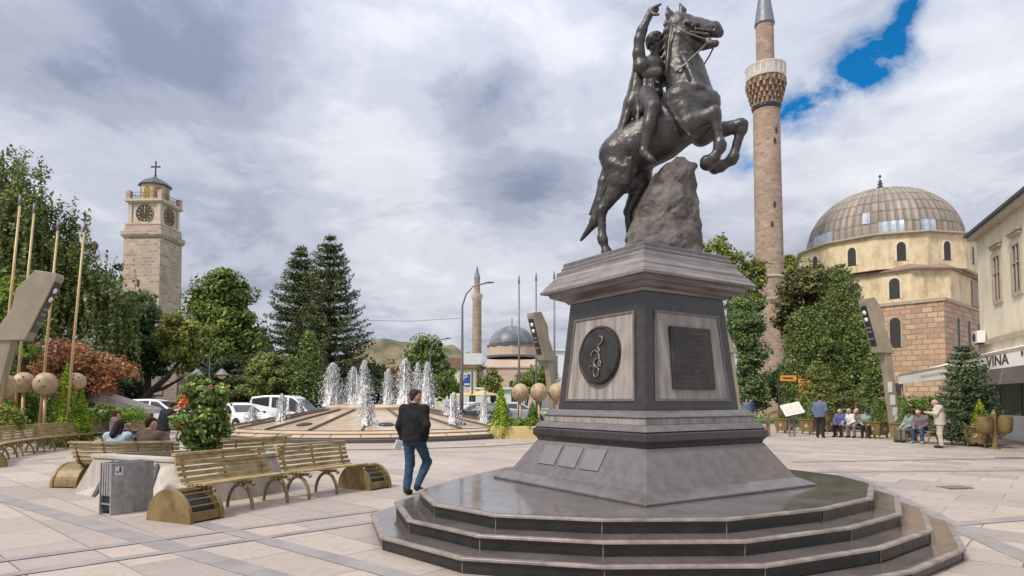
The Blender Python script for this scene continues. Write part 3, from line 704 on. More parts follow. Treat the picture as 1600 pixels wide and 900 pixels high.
for o in np.linspace(-.2, -.02, 3): cp.append(cap((1000, 130, o), (996, 205, o-.1), 4, 5))
sdf_obj('cape', cp, .013, M['bronze_dark'], statue, k=.09, deform=rough(.006, 9)).location = tuple(-SB)
rk = [cap((1038, 385, .0), (1044, 335, -.02), 54, 46), cap((1024, 318, 0), (1036, 292, 0), 25, 22), cap((1050, 276, -.03), (1066, 270, -.03), 21, 17), cap((1074, 330, -.05), (1076, 290, -.05), 18, 14), cap((1045, 340, -.02), (1058, 285, -.05), 43, 27), cap((1058, 285, -.05), (1063, 262, -.05), 26, 13), cap((1010, 370, .05), (1018, 330, .05), 34, 24), cap((1070, 375, 0), (1072, 320, -.02), 24, 22), cap((1000, 400, -.05), (1078, 400, -.1), 26, 20), cap((1072, 265, -.05), (1079, 262, -.05), 8, 7, k=.02), cap((1078, 280, -.1), (1084, 282, -.1), 5, 4, k=.01)]
def rockdef(V):
    o = V.copy()
    for i in range(len(V)):
        p = Vector(V[i]); q = Vector((mnoise.fractal(p*3.0, .9, 2.1, 5), mnoise.fractal(p*3.0+Vector((9, 2, 0)), .9, 2.1, 5), mnoise.fractal(p*3.0+Vector((0, 7, 5)), .9, 2.1, 5)))
        o[i] += .062*np.array(q)
    o[:, 2] = np.maximum(o[:, 2], 3.617); return o
sdf_obj('rock', rk, .018, M['rock'], statue, k=.05, zmin=3.62, deform=rockdef).location = tuple(-SB)
hn = MB()
sub_ = lambda *a: tuple(H(*a)-SB)
hn.tube([sub_(1108, 64, -.14), sub_(1090, 82, -.2), sub_(1062, 108, -.27), sub_(1044, 121, -.14)], 1.5*PX, 6)
hn.tube([sub_(1116, 72, .1), sub_(1108, 88, .17), sub_(1098, 104, .22), sub_(1070, 122, .3), sub_(1048, 121, .02)], 1.4*PX, 6)
hn.tube([sub_(1050, 40, -.19), sub_(1046, 60, -.19), sub_(1043, 90, -.2), sub_(1041, 112, -.22)], 1.6*PX, 6)
hn.tube([sub_(1050, 38, -.2), sub_(1070, 50, -.2), sub_(1092, 58, -.165), sub_(1108, 63, -.14)], 1.3*PX, 6)
hn.lathe([(3.2*PX, -.012), (4.4*PX, -.012), (4.4*PX, .012), (3.2*PX, .012)], 14, mtx=Matrix.Translation(Vector(sub_(1108, 64, -.15))) @ Matrix.Rotation(PI/2, 4, 'X'))
hn.build('reins', M['bronze_edge'], statue, smooth=True)
# ================================================================== FOUNTAIN
FC = np.array([XD(588, 31), 31.0]); FR = 7.25
M['fstone'] = pm('fountain_stone', (.56, .42, .28), (.42, .31, .205), 1.2, .4, 0, .15, 20)
M['fstone_wet'] = pm('wet_fountain_stone', (.54, .41, .29), (.40, .30, .21), 1.6, .18, 0, .25, 9, spec=.7)
M['frib'] = pm('fountain_rib', (.15, .115, .09), (.10, .08, .065), 3, .5)
M['fdark'] = pm('fountain_groove', (.10, .08, .07), (.07, .056, .05), 3, .6)
ring = []
nn_ = 72
V = [(FC[0]+r*math.cos(2*PI*k/nn_), FC[1]+r*math.sin(2*PI*k/nn_), GZ+.012) for r in (FR-.2, FR+3.1) for k in range(nn_)]
structure(mesh_obj('fountain_apron', V, [(k, nn_+k, nn_+(k+1) % nn_, (k+1) % nn_) for k in range(nn_)], M['apron'], uv=None))
V = [(FC[0]+r*math.cos(2*PI*k/nn_), FC[1]+r*math.sin(2*PI*k/nn_), GZ+.017) for r in (FR+2.95, FR+3.15) for k in range(nn_)]
structure(mesh_obj('paving_band', V, [(k, nn_+k, nn_+(k+1) % nn_, (k+1) % nn_) for k in range(nn_)], M['band'], uv=None))
ft = thing('round_fountain', 'low cone shaped round fountain of pinkish stone slabs with dark radial ribs', 'fountain', (FC[0], FC[1], 0))
s = MB(); s.lathe([(FR+.02, -.1), (FR+.02, .14), (FR-.03, .19)], 64); s.build('rim_base', M['fdark'], ft, smooth='auto')
s = MB(); s.lathe([(FR-.06, .17), (FR-.06, .235), (FR-.34, .32)], 64); s.build('rim_course', M['fstone'], ft, smooth='auto')
s = MB(); s.lathe([(FR-.36, .29), (FR-.38, .37), (FR-.72, .44), (FR-.74, .40)], 64); s.build('rim_course', M['fstone'], ft, smooth='auto')
s = MB(); s.lathe([(FR-.7, .425), (2.45, 1.16), (2.3, 1.2)], 64); s.build('cone', M['fstone_wet'], ft, smooth='auto')
s = MB(); s.lathe([(2.4, 1.1), (2.42, 1.3), (2.3, 1.38), (1.9, 1.42), (1.6, 1.36), (0, 1.36)], 48); s.build('hub', M['fstone_wet'], ft, smooth='auto')
for k in range(20):
    a = 2*PI*k/20+.13; c, sn = math.cos(a), math.sin(a); z0 = lambda r: .425+(FR-.7-r)/(FR-.7-2.45)*.735
    s = MB(); s.sweep([(r*c, r*sn, z0(r)+.03) for r in (FR-.7, 5.2, 3.8, 2.45)], .075, .11); s.build('rib', M['frib'], ft)
    if k % 2:
        a2 = a+PI/20; r = 5.4; s = MB(); s.lathe([(.0, .02), (.3, .02), (.33, .0)], 16, c=(0, 0, 0))
        mt = frame((r*math.cos(a2), r*math.sin(a2), z0(r)+.01), (-math.sin(a2), math.cos(a2), 0), nrm((-math.cos(a2), -math.sin(a2), .165)), nrm((.165*math.cos(a2), .165*math.sin(a2), 1)))
        s2 = MB(); s2.add([tuple(v) for v in s.v], s.f, mt); s2.build('spotlight_recess', M['black'], ft)
for r_, z_ in ((FR-.05, .20), (FR-.35, .325), (FR-.71, .44)):
    s = MB(); s.lathe([(r_-.035, z_), (r_, z_+.022), (r_+.035, z_), (r_, z_-.02)], 64, cap=False); s.build('ring_groove', M['fdark'], ft, smooth=True)
for k in range(40):
    a = 2*PI*k/40+.13; c, sn = math.cos(a), math.sin(a); s = MB(); s.sweep([((FR-.04)*c, (FR-.04)*sn, .205), ((FR-.36)*c, (FR-.36)*sn, .335)], .03, .04); s.build('rim_joint', M['fdark'], ft)
# water jets
m, nt, b = _nt('water'); M['water'] = m
b.inputs['Base Color'].default_value = (1, 1, 1, 1); b.inputs['Roughness'].default_value = .25; b.inputs['Specular IOR Level'].default_value = .6
gn = nt.nodes.new('ShaderNodeNewGeometry'); nv = nt.nodes.new('ShaderNodeVectorMath'); nv.operation = 'MULTIPLY_ADD'; L(nt, gn.outputs['Normal'], nv.inputs[0]); nv.inputs[1].default_value = (.35, .35, .35); nv.inputs[2].default_value = (-.25, -.25, .9); nz = nt.nodes.new('ShaderNodeVectorMath'); nz.operation = 'NORMALIZE'; L(nt, nv.outputs[0], nz.inputs[0]); L(nt, nz.outputs[0], b.inputs['Normal'])
tr = nt.nodes.new('ShaderNodeBsdfTransparent'); tl_ = nt.nodes.new('ShaderNodeBsdfTranslucent'); tl_.inputs[0].default_value = (1, 1, 1, 1)
m1 = nt.nodes.new('ShaderNodeMixShader'); m1.inputs[0].default_value = .25; L(nt, b.outputs[0], m1.inputs[1]); L(nt, tl_.outputs[0], m1.inputs[2])
m2 = nt.nodes.new('ShaderNodeMixShader'); m2.inputs[0].default_value = 1.0; L(nt, tr.outputs[0], m2.inputs[1]); L(nt, m1.outputs[0], m2.inputs[2]); L(nt, m2.outputs[0], nt.nodes['Material Output'].inputs[0])
OCT = np.array([(1, 0, -.6), (-.5, .87, -.6), (-.5, -.87, -.6), (0, 0, 1)], float)
OF = np.array([(0, 2, 1), (0, 1, 3), (1, 2, 3), (2, 0, 3)])
def jet(x, y, zb, h, wd, n, label, seed):
    """white streaks of rising water, tapered, with a veil of loose droplets round them"""
    r = np.random.default_rng(seed); VV = []; FF = []; base = 0
    for i in range(64):
        f = r.random()**.8; hi = h*(1-.62*f**1.3)*(.9+.1*r.random()); hi = h if i == 0 else hi; ro = wd*(.02+.42*f); a = r.random()*2*PI; sw = wd*.10*r.normal(size=2)
        rb = wd*(.09+.07*r.random())*(.75+.5*f); m = 13; K = 6; rows = []
        for j in range(m):
            t = j/(m-1); rr = max(.003, rb*(1-t)**.5*(.45+1.0*r.random())); spread = ro*1.3*(1-.55*t)
            c = np.array([spread*math.cos(a)+sw[0]*t+wd*.025*r.normal(), spread*math.sin(a)+sw[1]*t+wd*.025*r.normal(), hi*t])
            rows.append([c+np.array([rr*math.cos(2*PI*q/K), rr*math.sin(2*PI*q/K), 0]) for q in range(K)])
        VV.append(np.array(rows).reshape(-1, 3)); 
        for j in range(m-1):
            for q in range(K): FF.append((base+j*K+q, base+j*K+(q+1) % K, base+(j+1)*K+(q+1) % K, base+(j+1)*K+q))
        base += m*K
    nd_ = n; t = r.random(nd_)**.75; rad = wd*(.10+.95*(1-t)**.8)*np.abs(r.normal(size=nd_))*.62; a = r.random(nd_)*2*PI
    c = np.stack([rad*np.cos(a), rad*np.sin(a), t*h*1.02], 1); sz = .010+.022*r.random(nd_)**2
    Q4 = np.array([(1, 0, 0), (-.3, .8, 0), (-.3, -.8, 0), (0, 0, 1.8)]) 
    dv_ = (c[:, None, :]+np.array([(0, 0, -1.2), (1, 0, 0), (0, 0, 1.6), (-1, 0, 0), (0, 1, 0), (0, -1, 0)])[None]*sz[:, None, None]).reshape(-1, 3); VV.append(dv_)
    FF = np.array(FF); fd = np.concatenate([np.stack([base+np.arange(nd_)*6+k for k in q], 1) for q in ((0, 1, 2, 4)[::-1], (0, 4, 2, 3)[::-1], (0, 3, 2, 5)[::-1], (0, 5, 2, 1)[::-1])])
    o = fast_mesh('water_jet', np.concatenate(VV), np.concatenate([FF, fd]), M['water'], smooth=True); o.location = (x, y, zb)
    return tag(o, label, 'water jet', 'jets of the round fountain')
JT = [(520, 30.2, 568, .46, 1500, 'broad white water jet leftmost of the tall jets, in front of dark conifers'), (552, 32.3, 574, .36, 900, 'tall water jet just right of the broadest spraying jet'), (569, 29.0, 564, .30, 900, 'tall narrow jet on the fountain hub with the highest tip on its left side'), (607, 33.0, 577, .30, 800, 'slim tall water jet between the two clusters, in front of reddish shrubs'),
      (633, 32.0, 561, .42, 1300, 'tallest frothy water jet, just left of the walking man\'s head'), (653, 33.2, 568, .32, 900, 'tall water jet directly behind the walking man\'s head'), (668, 31.5, 567, .36, 1000, 'tall water jet just right of the walking man\'s head'),
      (441, 27.6, 616, .24, 500, 'low water jet in front of the white van'), (396, 29.0, 634, .22, 450, 'lowest left water jet beside the white hatchback'), (574, 25.6, 604, .27, 750, 'foremost thick water jet near the fountain rim facing the benches'),
      (699, 29.2, 620, .17, 350, 'short thin water jet of the close pair right of the man'), (709, 27.0, 614, .24, 500, 'short thick jet of the close pair right of the man'), (757, 29.4, 612, .20, 450, 'rightmost low water jet in front of the yellow green shrub'), (470, 33.5, 622, .2, 350, 'small low jet between the white van and the tall jets')]
for i, (u, D, v, wd, n, lb) in enumerate(JT):
    x, y = XD(u, D), D; rr = math.hypot(x-FC[0], y-FC[1])
    zb = 1.36 if rr < 2.3 else .425+(FR-.7-min(rr, FR-.7))/(FR-.7-2.45)*.735
    jet(x, y, zb-.02, ZD(v, D)-zb, wd*1.5, int(n*4), lb, i+3)

# ================================================================== BENCHES
def smooth_path(pts, n=24):
    pts = [np.array(p, float) for p in pts]; o = []; m = len(pts)
    if m == 2: return [pts[0]+(pts[1]-pts[0])*t for t in np.linspace(0, 1, max(2, n//4))]
    for i in range(m-1):
        p0, p1, p2, p3 = [pts[max(0, min(m-1, j))] for j in (i-1, i, i+1, i+2)]
        for t in np.linspace(0, 1, n//(m-1), endpoint=False): o.append(.5*((2*p1)+(-p0+p2)*t+(2*p0-5*p1+4*p2-p3)*t*t+(-p0+3*p1-3*p2+p3)*t**3))
    o.append(pts[-1]); return o
def offset(path, d):
    o = []
    for i, p in enumerate(path):
        t = nrm(path[min(i+1, len(path)-1)]-path[max(i-1, 0)]); o.append(p+np.array([t[1], -t[0]])*d)
    return o
def arc_bench(paths, label, drums=(True, True), name='curved_bench', backs=True, legstep=.75):
    """plan lines of the backrest; the seat lies on the right hand side of the direction of travel"""
    base = np.append(paths[0][0], 0)
    b = thing(name, label, 'bench', base, group='gold brown slatted benches')
    lo = lambda p, z: (p[0]-base[0], p[1]-base[1], z)
    for pi_, pts in enumerate(paths):
        P = smooth_path(pts)
        for i in range(6): 
            q = offset(P, .07+.082*i); s = MB(); s.sweep([lo(p, .43+.012*(i == 0)+.006*i) for p in q], .058, .028); s.build('seat_slat', M['gold_light'], b)
        if backs:
            for i, (o, z) in enumerate([(.02, .49), (-.03, .565), (-.065, .64), (-.09, .715), (-.11, .785)]):
                q = offset(P, o); s = MB(); s.sweep([lo(p, z) for p in q], .034, .056); s.build('back_slat', M['gold_light'], b)
            q = offset(P, -.135); s = MB(); s.sweep([lo(p, .845) for p in q], .085, .035); s.build('top_rail', M['gold_light'], b)
        ln = sum(np.linalg.norm(P[i+1]-P[i]) for i in range(len(P)-1)); k = max(2, int(round(ln/legstep))+1)
        cum = np.cumsum([0]+[np.linalg.norm(P[i+1]-P[i]) for i in range(len(P)-1)])
        for j in range(k):
            d = .12+(ln-.24)*j/(k-1); i = min(len(P)-2, int(np.searchsorted(cum, d)-1)); i = max(0, i)
            p = P[i]+(P[i+1]-P[i])*(d-cum[i])/(cum[i+1]-cum[i]); t = nrm(P[i+1]-P[i]); nr = np.array([t[1], -t[0]])
            f = lambda o, z: lo(p+nr*o, z)
            s = MB(); s.tube([f(.27+.26*math.cos(a), .36*math.sin(a)) for a in np.linspace(0, PI, 11)], .027, 8)
            s.tube([f(.03, .40), f(.27, .39), f(.50, .405), f(.55, .37)], [.02, .024, .026, .03], 8); s.build('leg', M['gold'], b, smooth='auto')
            if backs: s = MB(); s.tube([f(.05, .41), f(-.02, .47), f(-.085, .66), f(-.125, .84)], .02, 8); s.build('back_bracket', M['gold'], b, smooth='auto')
    ends = [(paths[0], 0, 1), (paths[-1], -1, -1)]
    for (pts, e, sg), on in zip(ends, drums):
        if not on: continue
        P = smooth_path(pts); p = P[e]; t = nrm(P[1]-P[0]) if e == 0 else nrm(P[-2]-P[-1])
        nr = np.array([t[1], -t[0]])*sg
        c = p+nr*.30-t*.12
        mt = frame(lo(c, GZ), np.append(nr, 0), np.array([0, 0, 1]), np.append(t if sg > 0 else t, 0)) 
        hw, rd = .27, .42
        dr = MB()
        for z0, z1, r0 in ((-hw, -hw+.055, rd), (hw-.055, hw, rd)):
            dr.prism([(r0*math.cos(a), .02+r0*math.sin(a)*.98) for a in np.linspace(0, PI, 21)]+[(-r0, .0), (r0, .0)], z0, z1, mt)
        r0 = rd-.02; dr.prism([(r0*math.cos(a), .02+r0*math.sin(a)) for a in np.linspace(0, PI*.10, 4)]+[(0, .02)], -hw+.05, hw-.05, mt)
        dr.prism([(r0*math.cos(a), .02+r0*math.sin(a)) for a in np.linspace(PI*.46, PI, 12)]+[(0, .02)], -hw+.05, hw-.05, mt)
        d = dr.build('end_drum', M['gold'], b, bevel=.006)
        cv = MB(); cv.prism([((r0-.09)*math.cos(a), .02+(r0-.09)*math.sin(a)) for a in np.linspace(0, PI, 15)], -hw+.05, hw-.05, mt); cv.build('drum_hollow', M['black'], d)
        for i in range(4):
            a = PI*(.16+.08*i); g = MB(); g.tube([tuple(mt @ Vector((r0*math.cos(a), .02+r0*math.sin(a), z))) for z in (-hw+.05, hw-.05)], .013, 6); g.build('drum_bar', M['gold'], d)
    return b
arc_bench([[(-4.62, 8.95), (-4.25, 9.75), (-3.92, 10.42)], [(-3.80, 10.58), (-3.42, 11.28), (-3.02, 11.9)]], 'nearest gold brown slatted bench bending past the leafy planter with two end drums')
arc_bench([[(-4.9, 13.9), (-5.35, 12.9), (-6.0, 12.15)], [(-6.2, 12.02), (-7.1, 11.75), (-8.05, 11.85)]], 'slatted bench seen from behind, curving round the concrete planter with two people on it', drums=(False, True))
arc_bench([[(-12.5, 28.6), (-14.2, 26.8), (-15.15, 24.2)], [(-15.2, 23.9), (-15.1, 20.8), (-14.5, 18.2)], [(-14.4, 17.95), (-13.8, 16.6), (-12.9, 15.3)]][::1] if False else [[(-12.9, 15.3), (-13.8, 16.6), (-14.4, 17.95)], [(-14.5, 18.2), (-15.1, 20.8), (-15.2, 23.9)], [(-15.15, 24.2), (-14.2, 26.8), (-12.5, 28.6)]], 'long far bench sweeping along the hedge with one brown haired woman sitting on it', drums=(True, False))

# planter, bin
top = [(-7.15, 11.0), (-5.32, 10.15), (-4.55, 10.5), (-4.15, 11.35), (-4.9, 12.2), (-6.0, 11.75)]
cen = np.mean(top, 0); bot = [(-7.6, 11.15), (-5.0, 9.35), (-4.35, 10.4), (-3.95, 11.4), (-4.9, 12.35), (-6.05, 11.9)]
pt = thing('concrete_planter', 'weathered concrete planter with sloping sides and dark vertical strips holding the leafy bush', 'planter', (cen[0], cen[1], 0))
rel = lambda q: [(p[0]-cen[0], p[1]-cen[1]) for p in q]
ins = lambda q, f: [(p[0]*f, p[1]*f) for p in q]
s = MB(); s.prism(rel(bot), -.02, .62, top=rel(top)); s.build('planter_body', M['concrete'], pt, bevel=.015)
s = MB(); s.prism(ins(rel(top), 1.03), .622, .69); s.build('coping', M['concrete'], pt, bevel=.012)
s = MB(); s.prism(ins(rel(top), .8), .685, .70); s.build('soil', M['soil'], pt)
A0, A1, T0_, T1_ = [np.array(q) for q in (rel(bot)[0], rel(bot)[1], rel(top)[0], rel(top)[1])]
nf = nrm(np.array([-(A0-A1)[1], (A0-A1)[0]])); nf = nf if nf[1] < 0 else -nf
for t in (.25, .80):
    p0 = A0+(A1-A0)*t; p1 = T0_+(T1_-T0_)*t; e = nrm(A1-A0)*.055
    s = MB(); q = [np.append(p0-e+nf*.006, -.01), np.append(p0+e+nf*.006, -.01), np.append(p1+e+nf*.006, .60), np.append(p1-e+nf*.006, .60)]
    bk = [x-np.append(nf*.02, 0) for x in q]; s.add(q+bk, [(0, 1, 2, 3), (7, 6, 5, 4), (0, 4, 5, 1), (1, 5, 6, 2), (2, 6, 7, 3), (3, 7, 4, 0)]); s.build('dark_strip', M['concrete_dark'], pt)
d1, d2 = nrm((.50, .86)), nrm((-.86, .50)); c0 = np.array(G(172, 806)[:2]); bl_, bw_, bh = .60, .30, .72
cb = c0+d1*bl_/2+d2*bw_/2; bn = thing('litter_bin', 'boxy brushed grey metal litter bin with a slatted side in front of the concrete planter', 'litter bin', (cb[0], cb[1], GZ), math.atan2(d1[1], d1[0]))
s = MB(); s.box((0, -bw_/2+.012, bh/2), (bl_, .024, bh)); s.box((0, bw_/2-.012, bh/2), (bl_, .024, bh)); s.box((bl_/2-.012, 0, bh/2), (.024, bw_-.05, bh)); s.build('side_panel', M['steel'], bn, bevel=.004)
for i in range(4): s = MB(); s.box((-bl_/2+.02, -bw_/2+.06+.06*i, bh/2+.13), (.024, .036, bh-.26)); s.build('slat', M['steel'], bn, bevel=.003)
s = MB(); s.box((.012, 0, .30), (bl_-.06, bw_-.05, .50)); s.build('liner', M['black'], bn)
s = MB(); s.box((0, 0, .145), (bl_-.03, bw_-.05, .02)); s.build('bottom_plate', M['steel'], bn)
s = MB(); s.box((.10, 0, bh-.03), (bl_-.26, bw_-.05, .05)); s.box((-.23, 0, bh-.03), (.1, bw_-.05, .04)); s.build('lid', M['iron'], bn)
st = MB(); st.box((-.20, -bw_/2-.004, bh-.11), (.10, .008, .115)); lab = st.build('sticker', M['white'], bn)
st = MB(); st.box((-.185, -bw_/2-.010, bh-.105), (.03, .004, .06)); st.lathe([(0.0, -.002), (.014, -.002), (.014, .002), (0.0, .002)], 10, mtx=Matrix.Translation((-.185, -bw_/2-.010, bh-.066)) @ Matrix.Rotation(PI/2, 4, 'X')); st.box((-.225, -bw_/2-.010, bh-.125), (.025, .004, .03)); st.build('pictogram', pm('sticker_green', (.02, .13, .08), (.015, .1, .06), 4), lab)
tag(MB().tube([(0, 0, 0), (.05, .02, .015), (.1, .0, .01)], [.03, .035, .02], 7, flat=.6).build('litter', M['white'], loc=(0, 0, 0)), 'crumpled white paper scrap on the ground beside the grey litter bin', 'litter').location = tuple(G(234, 799)+np.array([0, 0, .02]))
# ================================================================== VEGETATION
def leaf_mesh(C, Nn, size, r, aspect=.55):
    """rhombic leaf faces at points C with rough normals Nn"""
    n = len(C); q = r.normal(size=(n, 3))*.75+Nn; q /= np.linalg.norm(q, axis=1)[:, None]+1e-9
    a = r.normal(size=(n, 3)); t = np.cross(q, a); t /= np.linalg.norm(t, axis=1)[:, None]+1e-9; b = np.cross(q, t)
    s = size*(.6+.8*r.random(n))[:, None]
    V = np.stack([C-t*s*.5, C+b*s*aspect*.5, C+t*s*.5+q*s*.08, C-b*s*aspect*.5], 1)
    return V.reshape(-1, 3), np.arange(n*4).reshape(-1, 4)
def clumps(ells, nclump, rc, per, r, outer=.4, flat=.62, droop=0):
    """leaf points in clumps spread through ellipsoids"""
    P = []; Q = []; K = []
    w = np.array([e[3]*e[4]*e[5] for e in ells])**.67; w /= w.sum()
    for e, wi in zip(ells, w):
        k = max(3, int(nclump*wi)); d = r.normal(size=(k, 3)); d /= np.linalg.norm(d, axis=1)[:, None]
        rad = outer+(1-outer)*r.random(k)**.6; rad *= 1+.16*r.normal(size=k)
        c = np.array(e[:3])+d*rad[:, None]*np.array(e[3:6])
        for ci, di in zip(c, d):
            sc = rc*(.45+.85*r.random()); m = max(4, int(per*(.5+r.random())))
            o = r.normal(size=(m, 3)); o /= np.linalg.norm(o, axis=1)[:, None]; rr = (.35+.65*r.random(m)**.5)[:, None]
            o = o*rr*sc*np.array([1, 1, flat]); o[:, 2] -= droop*np.hypot(o[:, 0], o[:, 1])
            P.append(ci+o); Q.append(nrm_rows(o)*.8+di*.5+np.array([0, 0, .45])); K.append(ci)
    return np.concatenate(P), np.concatenate(Q), K
def nrm_rows(a): return a/(np.linalg.norm(a, axis=1)[:, None]+1e-9)
def crown_obj(name, P, Q, size, mat, parent, seed, aspect=.55):
    V, Fq = leaf_mesh(P, Q, size, np.random.default_rng(seed), aspect); return fast_mesh(name, V, Fq, mat, parent, smooth=False)
def trunk_obj(parent, h, r0, tips, mat, seed, lean=(0, 0), fork=.35, nl=9, name='trunk'):
    r = np.random.default_rng(seed); s = MB(); top = np.array([lean[0], lean[1], h])
    p = [np.array([0, 0, -.15]), np.array([0, 0, 0]), top*.33+np.array([.1*r.normal(), .1*r.normal(), 0])*r0*3, top*.7, top]
    s.tube(p, [r0*1.35, r0, r0*.8, r0*.55, r0*.3], 9)
    tips = [q for q in tips if np.hypot(q[0]-lean[0]*.7, q[1]-lean[1]*.7) < .42*h+.5]
    idx = r.permutation(len(tips))[:nl]
    for i in idx:
        e = np.array(tips[i]); b = top*(fork+(.9-fork)*r.random()); mid = b+(e-b)*.5+np.array([0, 0, .12*np.linalg.norm(e-b)])
        s.tube([b, mid, b+(e-b)*.96], [r0*.38, r0*.24, r0*.07], 6)
    return s.build(name, mat, parent, smooth=True)
def broadleaf(name, label, x, y, ells, mat, nclump, rc, per, size, seed, trunk_h, trunk_r, cat='tree', group='trees around the square', bark='bark', lean=(0, 0), z=0, **k):
    """ells given relative to the base"""
    r = np.random.default_rng(seed); t = thing(name, label, cat, (x, y, z), group=group)
    P, Q, K = clumps(ells, nclump, rc, per, r, **k)
    crown_obj('crown', P, Q, size, mat, t, seed+1)
    if trunk_h: trunk_obj(t, trunk_h, trunk_r, K, M[bark], seed+2, lean)
    return t
def pix_ell(x, y, u, v, ru, rv, D, ry=None, dy=0):
    """crown ellipsoid as seen in the photo, in metres relative to the base x, y"""
    c = PD(u, v, D); return (c[0]-x, dy, c[2], ru*D/1000, (ry or ru)*D/1000, rv*D/1000)
LM = {}
LM['birch'] = leafmat('birch_leaves', (.075, .10, .035), (.05, .075, .028), (.12, .145, .05), .45)
LM['mid'] = leafmat('mid_leaves', (.055, .085, .022), (.085, .12, .03), (.12, .14, .035), .35)
LM['dark'] = leafmat('dark_leaves', (.025, .05, .022), (.045, .075, .03), None, .4)
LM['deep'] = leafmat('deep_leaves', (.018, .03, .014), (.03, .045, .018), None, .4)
LM['yellowgreen'] = leafmat('yellowgreen_leaves', (.11, .13, .03), (.07, .095, .025), (.16, .15, .04), .5)
LM['bright'] = leafmat('bright_leaves', (.11, .17, .035), (.075, .13, .025), None, 1.2)
LM['thuja'] = leafmat('thuja_leaves', (.15, .22, .02), (.09, .15, .02), (.2, .27, .03), 2)
LM['box'] = leafmat('box_leaves', (.07, .12, .02), (.045, .085, .016), None, 2)
LM['red'] = leafmat('autumn_leaves', (.21, .10, .06), (.13, .085, .045), (.10, .10, .03), .7)
LM['brown'] = leafmat('brownish_leaves', (.068, .068, .03), (.058, .07, .028), (.05, .07, .025), .5)
LM['pine'] = leafmat('pine_needles', (.032, .05, .026), (.055, .075, .03), (.085, .10, .035), .5, .1)
LM['spruce'] = leafmat('spruce_needles', (.03, .055, .033), (.05, .08, .04), None, .8, .1)
LM['green'] = leafmat('green_needles', (.05, .085, .03), (.08, .118, .036), (.12, .145, .045), .6, .15)
LM['olive'] = leafmat('olive_needles', (.07, .095, .03), (.10, .12, .035), (.045, .07, .025), .9, .15)
LM['bush'] = leafmat('highlit_bush_leaves', (.085, .13, .035), (.045, .08, .022), (.28, .32, .13), 5.0)  # third colour paints pale highlights into the leaf colour
LM['ivy'] = leafmat('ivy_leaves', (.05, .085, .035), (.075, .12, .05), None, .9)
LM['hedge'] = leafmat('hedge_leaves', (.085, .15, .022), (.055, .10, .02), (.15, .19, .035), 1.2)
LM['yshoot'] = leafmat('yellow_shoots', (.26, .27, .02), (.16, .21, .02), None, 4)

# ---- left: weeping birch
def weeping(label, x, y, D, seed):
    r = np.random.default_rng(seed); t = thing('weeping_birch', label, 'tree', (x, y, 0), group='trees around the square')
    E = [pix_ell(x, y, u, v, ru, rv, D, dy=dy) for (u, v, ru, rv, dy) in [(5, 300, 60, 80, 0), (-40, 360, 80, 110, 0), (55, 370, 75, 70, -1), (110, 420, 75, 45, 0), (-70, 480, 80, 100, 0), (165, 465, 50, 35, .5), (60, 460, 80, 50, -1.5)]]
    P, Q, K = clumps(E, 320, .6, 75, r, outer=.3, flat=.9)
    PP = [P]; QQ = [Q]
    for c in K:
        for _ in range(6):   # hanging strands
            p = np.array(c)+r.normal(size=3)*.5; ln = min(p[2]-1.6, r.uniform(1.2, 4.6)); 
            if ln < .5: continue
            m = int(ln*13); s = np.linspace(0, 1, m); d = r.normal(size=2)*.16
            q = np.stack([p[0]+d[0]*s*ln*.5+.05*r.normal(size=m), p[1]+d[1]*s*ln*.5+.05*r.normal(size=m), p[2]-s*ln], 1)
            PP.append(q); QQ.append(np.tile(np.array([d[0]*4, d[1]*4-.5, .5]), (m, 1)))
    crown_obj('crown', np.concatenate(PP), np.concatenate(QQ), .24, LM['birch'], t, seed, .5)
    trunk_obj(t, 13, .38, K, M['bark_grey'], seed+2, nl=22); return t
weeping('huge weeping birch with hanging strands filling the left edge behind the flagpoles', XD(40, 37), 37, 37, 21)
def tr(name, label, u, D, ells, mat, nclump, rc, per, size, seed, th, trr, **k):
    x = XD(u, D); return broadleaf(name, label, x, D, [pix_ell(x, D, *e, D) for e in ells], LM[mat], nclump, rc, per, size, seed, th, trr, **k)
tr('broadleaf_tree', 'bright green leafy tree at the left edge behind the tilted beige lamp', -5, 26, [(0, 470, 40, 55), (-10, 540, 45, 50)], 'bright', 70, .5, 90, .2, 31, 5, .16)
tr('broadleaf_tree', 'rounded dark blue green tree below and in front of the clock tower', 232, 44, [(226, 520, 36, 46), (205, 545, 46, 38), (244, 548, 30, 34), (216, 482, 22, 26)], 'dark', 150, .8, 130, .27, 33, 7, .3)
tr('broadleaf_tree', 'yellowing tree with a dark slanting trunk right in front of the clock tower base', 205, 41, [(285, 530, 32, 38), (262, 520, 20, 24), (296, 560, 18, 22)], 'yellowgreen', 60, .6, 100, .25, 34, 0, 0, )
bt = bpy.data.objects[-1] if False else [o for o in COL.objects if o.get('label', '').startswith('yellowing tree')][0]
s = MB(); s.tube([(-.2, 0, -.1), (.3, 0, .9), (1.3, 0, 2.2), (2.3, 0, 3.1), (3.2, 0, 4.3)], [.3, .26, .22, .17, .08], 8); s.tube([(1.3, 0, 2.2), (2.0, .2, 2.4), (3.4, .2, 3.2)], [.16, .12, .05], 7); s.build('trunk', M['bark'], bt, smooth=True)
tr('autumn_tree', 'low spreading tree with red orange autumn leaves behind the golden balls', 125, 29, [(130, 565, 55, 32), (165, 580, 38, 24), (90, 585, 40, 28), (120, 600, 60, 20)], 'red', 130, .55, 80, .17, 36, 2, .14)
tr('broadleaf_tree', 'big full green tree right of the clock tower', 335, 62, [(352, 500, 36, 58), (322, 482, 22, 36), (350, 452, 24, 28), (320, 540, 26, 42), (382, 530, 24, 48), (350, 560, 52, 38), (395, 555, 16, 30)], 'mid', 330, 1.25, 130, .40, 38, 8, .4)
